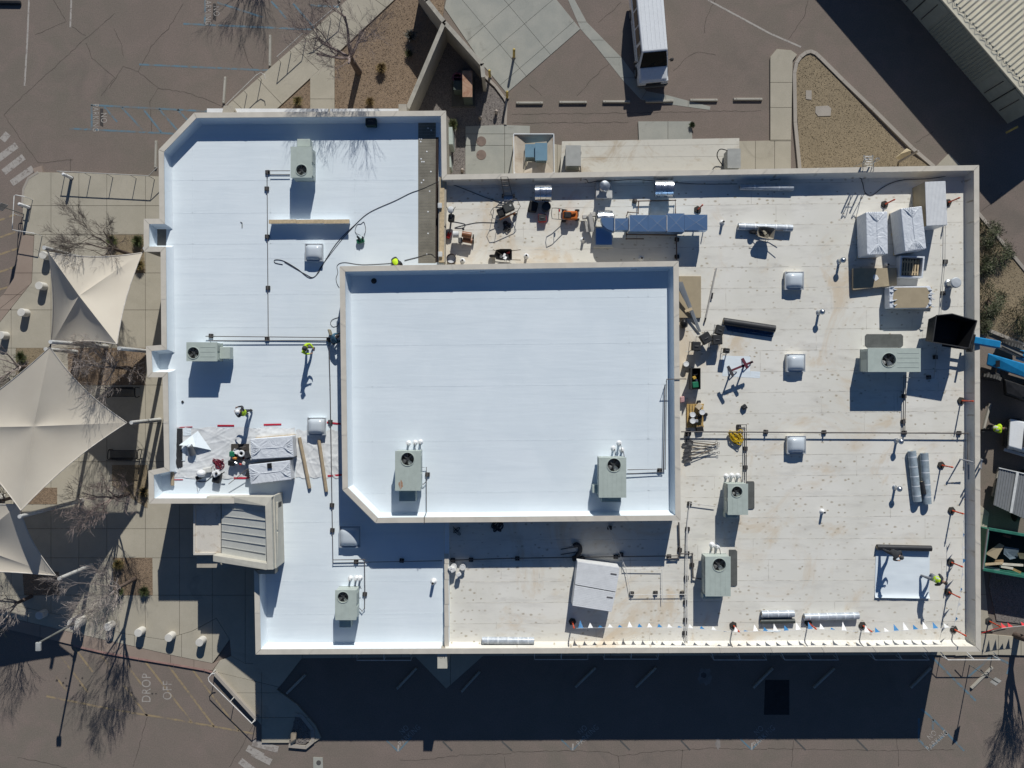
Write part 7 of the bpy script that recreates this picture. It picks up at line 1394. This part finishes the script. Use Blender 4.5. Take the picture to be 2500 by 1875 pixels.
def cooler(label, x0, x1, y0, y1, z1, hh, mat, z0):
    X0, X1, Y0, Y1 = rect(x0, x1, y0, y1, z1); cx, cy = (X0+X1)/2, (Y0+Y1)/2; th = thing('evaporative_cooler', label, 'cooler', (cx, cy, z0), 'coolers on the lean-to roofs'); MB().box((cx, cy, z1-hh/2), (X1-X0, Y1-Y0, hh)).build('cabinet', mat, th, bevel=.02); MB().box((cx, cy, z1+.01), (X1-X0+.05, Y1-Y0+.05, .03)).build('lid', mat, th)
    for k in range(6): MB().box((cx, Y0-.012, z1-hh+.1+(hh-.2)*k/5), ((X1-X0)*.8, .02, .03)).build('louvre', HVAC2, th)
    for sx in (-1, 1):
        for sy in (-1, 1): MB().bar((cx+sx*(X1-X0)*.4, cy+sy*(Y1-Y0)*.4, z0), (cx+sx*(X1-X0)*.4, cy+sy*(Y1-Y0)*.4, z1-hh), .05, .05).build('leg', PIPE, th)
BEI = M('cooler_beige', (.36, .36, .33), .6, 0, .08)
cooler('beige cooler at the west end of the long lean-to roof', 1382, 1417, 356, 404, DZ+1.25, 1.0, BEI, DZ+.1); cooler('beige cooler at the east end of the long lean-to roof', 1777, 1807, 364, 410, DZ+1.2, .95, BEI, DZ+.1)
cable('black cable arcing off the east cooler', [(1777, 368, DZ+1.2), (1760, 364, DZ+1.1), (1752, 372, DZ+.9), (1752, 385, DZ+.5), (1765, 405, DZ+.25)], .03); cable('cable beside the west cooler', [(1414, 368, DZ+1.1), (1418, 372, DZ+.9), (1416, 390, DZ+.5), (1418, 420, DZ+.3)], .03)
th = thing('fabric_awning', 'tan fabric covered enclosure roof with blue coolers inside', 'awning', P((1303, 375))); AZ = 2.6
for k, q in enumerate(([(1254, 327), (1352, 327), (1335, 345), (1283, 350)], [(1352, 327), (1353, 422), (1335, 405), (1335, 345)], [(1254, 327), (1283, 350), (1278, 424), (1255, 424)], [(1335, 398), (1353, 422), (1278, 424), (1290, 395)])): MB().add([P(q[0], AZ), P(q[1], AZ), P(q[2], AZ-.25), P(q[3], AZ-.25)], [(0, 1, 2, 3)]).build('cloth', 'awning_cloth', th)
for p in ((1255, 328), (1351, 328), (1351, 421), (1256, 422)): v = P(p, AZ); MB().bar((v.x, v.y, 0), (v.x, v.y, AZ), .07, .07).build('post', WHITE, th)
for p, q in (((1254, 327), (1352, 327)), ((1352, 327), (1353, 422)), ((1254, 327), (1255, 424))): MB().bar(P(p, AZ+.03), P(q, AZ+.03), .05, .05).build('frame_bar', WHITE, th)
BLUEB = M('blue_cabinet', (.14, .25, .33), .5, 0, .06)
cooler('blue grey cooler on the left inside the fabric enclosure', 1283, 1307, 353, 383, 2.75, 1.0, BLUEB, .1); cooler('blue grey cooler on the right inside the fabric enclosure', 1307.5, 1335, 350, 391, 2.95, 1.1, BLUEB, .1)
# ------------------------------------------------------------------ metal storage building in the north east
C0 = Vector(P2((2460, 302))); dirv = (Vector(P2((2201, 0)))-C0).normalized(); nv = Vector((dirv.y, -dirv.x)); nv = nv if nv.x > 0 else -nv; Lb, Db, Hb = 26., 9., 3.1
sb = thing('storage_building', 'ribbed metal storage building at the top right corner', 'building', (C0.x, C0.y, 0)); TEAL = M('metal_siding', (.30, .325, .285), .6, 0, .07, 2); RIBR = M('ribbed_roof', (.60, .56, .44), .5, 0, .06, 1.5)
def W3(s, d, z): q = C0+dirv*s+nv*d; return (q.x, q.y, z)
MB().hexa([W3(0, 0, 0), W3(Lb, 0, 0), W3(Lb, Db, 0), W3(0, Db, 0)], [W3(0, 0, Hb-.05), W3(Lb, 0, Hb-.05), W3(Lb, Db, Hb-.05), W3(0, Db, Hb-.05)]).build('wall', TEAL, sb)
rf = MB().hexa([W3(-.12, -.12, Hb-.04), W3(Lb, -.12, Hb-.04), W3(Lb, Db, Hb+.5), W3(-.12, Db, Hb+.5)], [W3(-.12, -.12, Hb), W3(Lb, -.12, Hb), W3(Lb, Db, Hb+.54), W3(-.12, Db, Hb+.54)]).build('roof', RIBR, sb)
s = 0
while s < Lb: MB().bar(W3(s, .25, Hb+.05), W3(s, Db, Hb+.58), .09, .06).build('roof_rib', RIBR, rf); s += .30
s = .3; k = 0
while s < Lb-2:
    kind = k % 3
    if kind == 0:
        for j in range(2):
            MB().hexa([W3(s+j*1.45, -.03, .1), W3(s+j*1.45+1.4, -.03, .1), W3(s+j*1.45+1.4, .02, .1), W3(s+j*1.45, .02, .1)], [W3(s+j*1.45, -.03, 2.6), W3(s+j*1.45+1.4, -.03, 2.6), W3(s+j*1.45+1.4, .02, 2.6), W3(s+j*1.45, .02, 2.6)]).build('door_leaf', TEAL, sb)
            MB().bar(W3(s+j*1.45+.7, -.06, .3), W3(s+j*1.45+.7, -.06, 2.3), .04, .04).build('lock_bar', PIPE, sb)
        MB().bar(W3(s+1.42, -.05, .1), W3(s+1.42, -.05, 2.7), .06, .06).build('mullion', M('siding_dark', (.05, .055, .05), .7), sb); s += 3.0
    else:
        for j in range(9): MB().bar(W3(s+.12+j*.24, -.02, .05), W3(s+.12+j*.24, -.02, Hb-.15), .1, .05).build('wall_rib', TEAL, sb)
        s += 2.25
    k += 1
MB().bar(W3(-.1, -.16, Hb-.04), W3(Lb, -.16, Hb-.04), .12, .1).build('gutter', RIBR, sb)
wv = []
for i in range(170): u = i*.15; wv.append(W3(u, .12+.09*math.sin(i*1.9), Hb+.09+.04*math.sin(i*2.3)))
tag(MB().tube(wv, .016, 4).build('looped_wire', PIPE), 'looped wire running along the eave of the storage building', 'wire')
v = Vector(W3(3.1, 2.3, Hb+.1)); th = thing('turbine_vent', 'round metal turbine vent on the storage building roof', 'vent', v); MB().cyl(v, v+Vector((0, 0, .4)), .13, n=14).build('neck', 'galv', th); MB().ball(v+Vector((0, 0, .55)), .22, 16, sc=(1, 1, .8)).build('turbine', 'galv_bright', th, smooth=True)
tag(MB().bar(P(T(3,0,2050,1145), .5), P(T(3,0,2155,1090), 1.0), .12, .1).build('yellow_post', MATS['yellow_paint']), 'yellow post lying in the shadow of the storage building', 'post')
# ------------------------------------------------------------------ white passenger van
f0 = P((1594, 212), .5); van = thing('passenger_van', 'white passenger van parked at the top edge', 'van', (f0.x, f0.y, 0), None, math.atan2(-.996, .09)); WV = M('van_white', (.76, .78, .79), .28, 0, .02); MATS['van_white'].node_tree.nodes['Principled BSDF'].inputs['Coat Weight'].default_value = .6
def vb(): return MB()
lw = .99
vb().hexa([(-5.6, -lw, .32), (-.1, -lw*.94, .32), (-.1, lw*.94, .32), (-5.6, lw, .32)], [(-5.6, -lw, 1.18), (-.12, -lw*.9, .98), (-.12, lw*.9, .98), (-5.6, lw, 1.18)]).build('lower_body', WV, van, local=True, bevel=.05, seg=3)
vb().hexa([(-1.0, -lw*.93, .9), (-.1, -lw*.88, .85), (-.1, lw*.88, .85), (-1.0, lw*.93, .9)], [(-1.0, -lw*.88, 1.25), (-.2, -lw*.8, 1.04), (-.2, lw*.8, 1.04), (-1.0, lw*.88, 1.25)]).build('hood', WV, van, local=True, bevel=.11, seg=4)
vb().hexa([(-5.58, -lw*.98, 1.15), (-.92, -lw*.93, 1.15), (-.92, lw*.93, 1.15), (-5.58, lw*.98, 1.15)], [(-5.5, -.80, 2.1), (-1.62, -.77, 2.1), (-1.62, .77, 2.1), (-5.5, .80, 2.1)]).build('upper_body', WV, van, local=True, bevel=.07, seg=3)
vb().add([(-.955, -.84, 1.24), (-.955, .84, 1.24), (-1.56, .70, 2.05), (-1.56, -.70, 2.05)], [(0, 1, 2, 3)]).build('windshield', 'dark_glass', van, local=True)
for k in range(6): vb().box((-3.55, -.62+1.24*k/5, 2.105), (3.6, .02, .014)).build('roof_rib', WV, van, local=True)
def vs(sd, x, z): return (x, sd*(lw*.965-(lw*.965-.80)*(z-1.15)/.95+.012), z)
for sd in (-1, 1):
    for xa, xb in ((-2.15, -1.45), (-3.25, -2.35), (-4.3, -3.35), (-5.3, -4.4)): vb().add([vs(sd, xa, 1.3), vs(sd, xb+(.18 if xb > -1.5 else 0), 1.3), vs(sd, xb-(.15 if xb > -1.5 else 0), 1.92), vs(sd, xa, 1.92)], [(0, 1, 2, 3)]).build('side_window', 'dark_glass', van, local=True)
    m_ = vb().box((-1.25, sd*1.12, 1.38), (.14, .2, .26)).build('mirror', BLACK, van, local=True, bevel=.03); vb().bar((-1.3, sd*.95, 1.3), (-1.25, sd*1.08, 1.35), .04, .04).build('mirror_arm', BLACK, m_, local=True)
    for xx in (-1.0, -4.6):
        w_ = vb().cyl((xx, sd*.78, .36), (xx, sd*1.0, .36), .36, n=22).build('wheel', BLACK, van, local=True, bevel=.03); vb().cyl((xx, sd*1.0, .36), (xx, sd*1.012, .36), .2, n=16).build('rim', 'galv', w_, local=True)
    vb().box((-.09, sd*.66, .78), (.06, .34, .2)).build('headlight', M('headlight', (.6, .63, .65), .1), van, local=True, bevel=.02)
vb().hexa([(-.15, -.98, .35), (0, -.8, .35), (0, .8, .35), (-.15, .98, .35)], [(-.15, -.98, .58), (.03, -.8, .58), (.03, .8, .58), (-.15, .98, .58)]).build('front_bumper', M('bumper_grey', (.10, .105, .11), .4), van, local=True, bevel=.03)
vb().box((-.08, 0, .76), (.05, .9, .22)).build('grille', BLACK, van, local=True); vb().box((-1.0, 0, 1.265), (.1, 1.6, .02), 0).build('cowl', BLACK, van, local=True)
for s in (-.35, .3): vb().bar((-.97, s, 1.29), (-1.15, s+.5, 1.52), .02, .02).build('wiper', BLACK, van, local=True)
# ------------------------------------------------------------------ east yard: telehandler, hopper, truck, trailer, dumpster
BLUEP = M('blue_machine_paint', (.015, .20, .42), .35, 0, .12, 2)
hz = 5.55
hp = thing('dump_hopper', 'black open dump hopper held over the east parapet', 'hopper', P((2325, 808), ZR)); q = [(2286, 770), (2324, 766), (2385, 783), (2365, 850), (2277, 835.5)]; w = [Vector(P2(p, hz)) for p in q]; cc = sum(w, Vector((0, 0)))/5
HBK = M('hopper_black', (.012, .012, .013), .6); n = 5; lo = [x.lerp(cc, .16) for x in w]; zl = hz-1.15; inn = [x.lerp(cc, .03) for x in w]; li = [x.lerp(cc, .19) for x in w]
for i in range(5):
    j = (i+1) % 5; MB().hexa([(*lo[i], zl), (*lo[j], zl), (*li[j], zl+.04), (*li[i], zl+.04)], [(*w[i], hz), (*w[j], hz), (*inn[j], hz), (*inn[i], hz)]).build('side_plate', HBK, hp)
    MB().bar((*w[i], hz), (*w[j], hz), .045, .05).build('rim', M('hopper_rim', (.04, .04, .042), .5), hp)
MB().prism([tuple(x) for x in lo], zl-.04, zl).build('floor', HBK, hp)
rg = random.Random(6)
th_ = thing('telehandler', 'blue telehandler reaching over the east parapet', 'telehandler', P((2470, 880)))
pts = [P(T(3,1,1750,1270), 4.55), P(T(3,1,1985,1312), 4.1), P(T(3,1,2206,1410), 3.4), P((2600, 905), 2.6)]
MB().bar(pts[0], pts[1], .42, .4).build('boom_nose', BLUEP, th_, bevel=.05); MB().bar(pts[1]+Vector((0, 0, .0)), pts[2], .34, .34).build('inner_boom', M('boom_grey', (.26, .25, .22), .5), th_, bevel=.03); MB().bar(pts[2]-Vector((.3, -.1, -.05)), pts[3], .56, .5).build('outer_boom', BLUEP, th_, bevel=.05)
for s in (-1, 1): MB().bar(pts[1]+Vector((.1, .13*s, .2)), pts[2]+Vector((0, .13*s, .2)), .06, .06).build('boom_hose', BLACK, th_)
MB().box(P((2388, 828), 4.56), (.16, .1, .02), -.2).build('decal', WHITE, th_)
for s in (-1, 1): MB().bar(P((2366, 843+10*s), 4.38), P((2300, 833+10*s), 4.38), .12, .06).build('fork', BLACK, th_)
MB().box(P((2370, 838), 4.55), (.12, 1.0, .5), -.2).build('fork_carriage', BLACK, th_)
MB().hexa([P((2412, 862), .5), P((2560, 905), .5), P((2556, 940), .5), P((2408, 892), .5)], [P((2412, 862), 1.5), P((2560, 905), 1.6), P((2556, 940), 1.6), P((2408, 890), 1.3)]).build('chassis', BLUEP, th_, bevel=.05)
for i, (c, r_) in enumerate((((2417, 918), .62), ((2468, 842), .62), ((2520, 950), .62))):
    v = P(c, .62); u = Vector((.96, -.27, 0)).orthogonal(); ax = Vector((.27, .96, 0)); wh = MB().cyl(v-ax*.2, v+ax*.2, r_, n=26).build('wheel', M('tyre_rubber', (.05, .048, .045), .9), th_, bevel=.04)
    for k in range(22):
        a = 2*math.pi*k/22; d = Vector((.96*math.cos(a), -.27*math.cos(a), math.sin(a))); MB().bar(v+d*r_-ax*.19, v+d*r_+ax*.02+Vector((0, 0, 0)), .09, .07).build('tread_lug', M('lug_grey', (.10, .097, .09), .9), wh)
MB().bar(P((2437, 900), .8), P((2432, 925), .7), .2, .16).build('axle_arm', M('arm_tan', (.30, .28, .24), .6), th_)
MB().hexa([P((2448, 925), .6), P((2510, 945), .6), P((2510, 985), .6), P((2450, 965), .6)], [P((2452, 925), 1.3), P((2510, 945), 1.3), P((2510, 980), 1.3), P((2456, 960), 1.2)]).build('engine_bay', BLACK, th_, bevel=.06)
MB().bar(P((2436, 880), 1.55), P((2436, 896), 1.5), .25, .03).build('step_plate', BLACK, th_)
# truck: nose at the frame edge
tk = thing('white_truck', 'white truck cut by the right edge above the ribbed trailer', 'truck', P((2530, 1060)))
MB().hexa([P((2462, 1022), .5), P((2640, 1060), .5), P((2630, 1140), .5), P((2456, 1096), .5)], [P((2466, 1022), 1.15), P((2640, 1060), 1.2), P((2630, 1136), 1.2), P((2462, 1090), 1.15)]).build('body', WV, tk, bevel=.08, seg=3)
MB().hexa([P((2500, 1040), 1.15), P((2640, 1066), 1.15), P((2630, 1126), 1.15), P((2495, 1095), 1.15)], [P((2525, 1050), 1.9), P((2640, 1074), 1.9), P((2630, 1118), 1.9), P((2520, 1090), 1.9)]).build('cab', WV, tk, bevel=.08, seg=3)
MB().add([P((2501, 1042), 1.2), P((2496, 1093), 1.2), P((2518, 1088), 1.85), P((2523, 1052), 1.85)], [(0, 1, 2, 3)]).build('windshield', 'dark_glass', tk)
MB().hexa([P((2452, 1094), .4), P((2530, 1118), .4), P((2530, 1124), .4), P((2450, 1100), .4)], [P((2452, 1093), .65), P((2530, 1117), .65), P((2530, 1124), .65), P((2450, 1101), .65)]).build('side_step', M('step_pale', (.5, .5, .48), .5), tk, bevel=.02)
for c in ((2480, 1026), (2477, 1094)): v = P(c, .38); MB().cyl(v-Vector((0, .12, 0)), v+Vector((0, .12, 0)), .38, n=20).build('wheel', BLACK, tk)
MB().bar(P((2459, 1028), .6), P((2453, 1090), .6), .16, .28).build('bumper', M('bumper_dark', (.04, .04, .042), .5), tk, bevel=.04)
# ribbed trailer
tl = thing('ribbed_trailer', 'grey ribbed flatbed trailer beside the east parapet', 'trailer', P((2470, 1200))); GT = M('trailer_grey', (.26, .27, .275), .45, .3, .07, 2)
a, b, c, d = (2438, 1142), (2560, 1170), (2540, 1285), (2424, 1232)
for k in range(2):
    f0, f1 = k*.5+.01, k*.5+.49; q = [lerp2(a, b, f0*.75), lerp2(a, b, f1*.75), lerp2(d, c, f1*.75), lerp2(d, c, f0*.75)]; dk_ = MB().hexa([P(p, .75) for p in q], [P(p, .95) for p in q]).build('deck_panel', GT, tl, bevel=.02)
    for j in range(7): f = (j+.5)/7; MB().bar(P(lerp2(q[0], q[1], f), .96), P(lerp2(q[3], q[2], f), .96), .05, .03).build('deck_rib', GT, dk_)
q0, q1 = lerp2(a, b, .375), lerp2(d, c, .375); MB().bar(P(q0, 1.02), P(q1, 1.02), .16, .08).build('centre_rail', M('rail_pale', (.6, .61, .6), .4), tl); MB().bar(P(a, .98), P(b, .98), .06, .1).build('end_rail', MATS['rail_pale'], tl)
for p in ((2440, 1180), (2500, 1160), (2480, 1260)): v = P(p, .35); MB().cyl(v-Vector((.1, 0, 0)), v+Vector((.1, 0, 0)), .34, n=18).build('wheel', BLACK, tl)
# dumpster of debris
ds = thing('green_dumpster', 'open green roll-off dumpster at the right edge', 'dumpster', P((2480, 1340))); DG = M('dumpster_green', (.03, .155, .11), .5, 0, .2, 2); q = [(2412, 1291), (2580, 1320), (2570, 1420), (2399, 1390)]; zr = 1.7; w = [Vector(P2(p, zr)) for p in q]; cc = sum(w, Vector((0, 0)))/4
for i in range(4):
    j = (i+1) % 4; a_, b_ = w[i].lerp(cc, .03), w[j].lerp(cc, .03); MB().hexa([(*a_, .1), (*b_, .1), (*b_.lerp(cc, .02), .1), (*a_.lerp(cc, .02), .1)], [(*a_, zr), (*b_, zr), (*b_.lerp(cc, .02), zr), (*a_.lerp(cc, .02), zr)]).build('side', DG, ds); MB().bar((*w[i], zr), (*w[j], zr), .18 if i % 2 == 0 else .08, .14).build('rim', DG if i % 2 == 0 else GT, ds, bevel=.02)
MB().prism([tuple(x.lerp(cc, .03)) for x in w], .1, .2).build('floor', BLACK, ds)
for i, (pts_, z, mt, lb) in enumerate((([(2406, 1352), (2440, 1326), (2452, 1332), (2432, 1366)], 1.1, CARD, 'crumpled cardboard sheet in the dumpster'), ([(2452, 1334), (2488, 1340), (2484, 1362), (2466, 1366), (2450, 1352)], 1.15, M('slate_plastic', (.12, .16, .19), .5), 'slate grey plastic sheet in the dumpster'), ([(2425, 1368), (2450, 1366), (2450, 1374), (2422, 1376)], 1.0, M('brown_card', (.22, .15, .08), .85), 'brown cardboard strip in the dumpster'), ([(2484, 1350), (2510, 1352), (2510, 1366), (2490, 1364)], 1.2, M('olive_scrap', (.2, .19, .12), .8), 'olive scrap at the right edge of the dumpster'))):
    A = [P(p, z+random.uniform(-.1, .12)) for p in pts_]; tag(MB().hexa([v-Vector((0, 0, .04)) for v in A], A).build('debris_sheet', mt), lb, 'debris')
for i, (a, b, z, mt, lb) in enumerate((((2402, 1378), (2448, 1375), 1.5, TANWOOD, 'pale timber lying along the dumpster side'), ((2446, 1377), (2498, 1380), 1.5, M('pale_foam', (.6, .57, .47), .7), 'pale foam strip in the dumpster'), ((2441, 1382), (2473, 1388), 1.45, MATS['pale_foam'], 'second pale strip lower in the dumpster'), ((2470, 1388), (2492, 1398), 1.45, STRAW, 'thin straw coloured batten in the dumpster'), ((2404, 1385), (2440, 1390), 1.3, GT, 'grey metal strip at the dumpster corner'), ((2448, 1307), (2468, 1312), 1.2, M('rusty_rod', (.2, .08, .05), .7), 'rusty rod against the dumpster wall'))):
    tag(MB().bar(P(a, z), P(b, z+.1), .14, .05).build('debris_batten', mt), lb, 'debris')
cable('red fringed line on the ground beside the dumpster', [(2396, 1546), (2430, 1535), (2460, 1528)], .02, RED, z=.13)
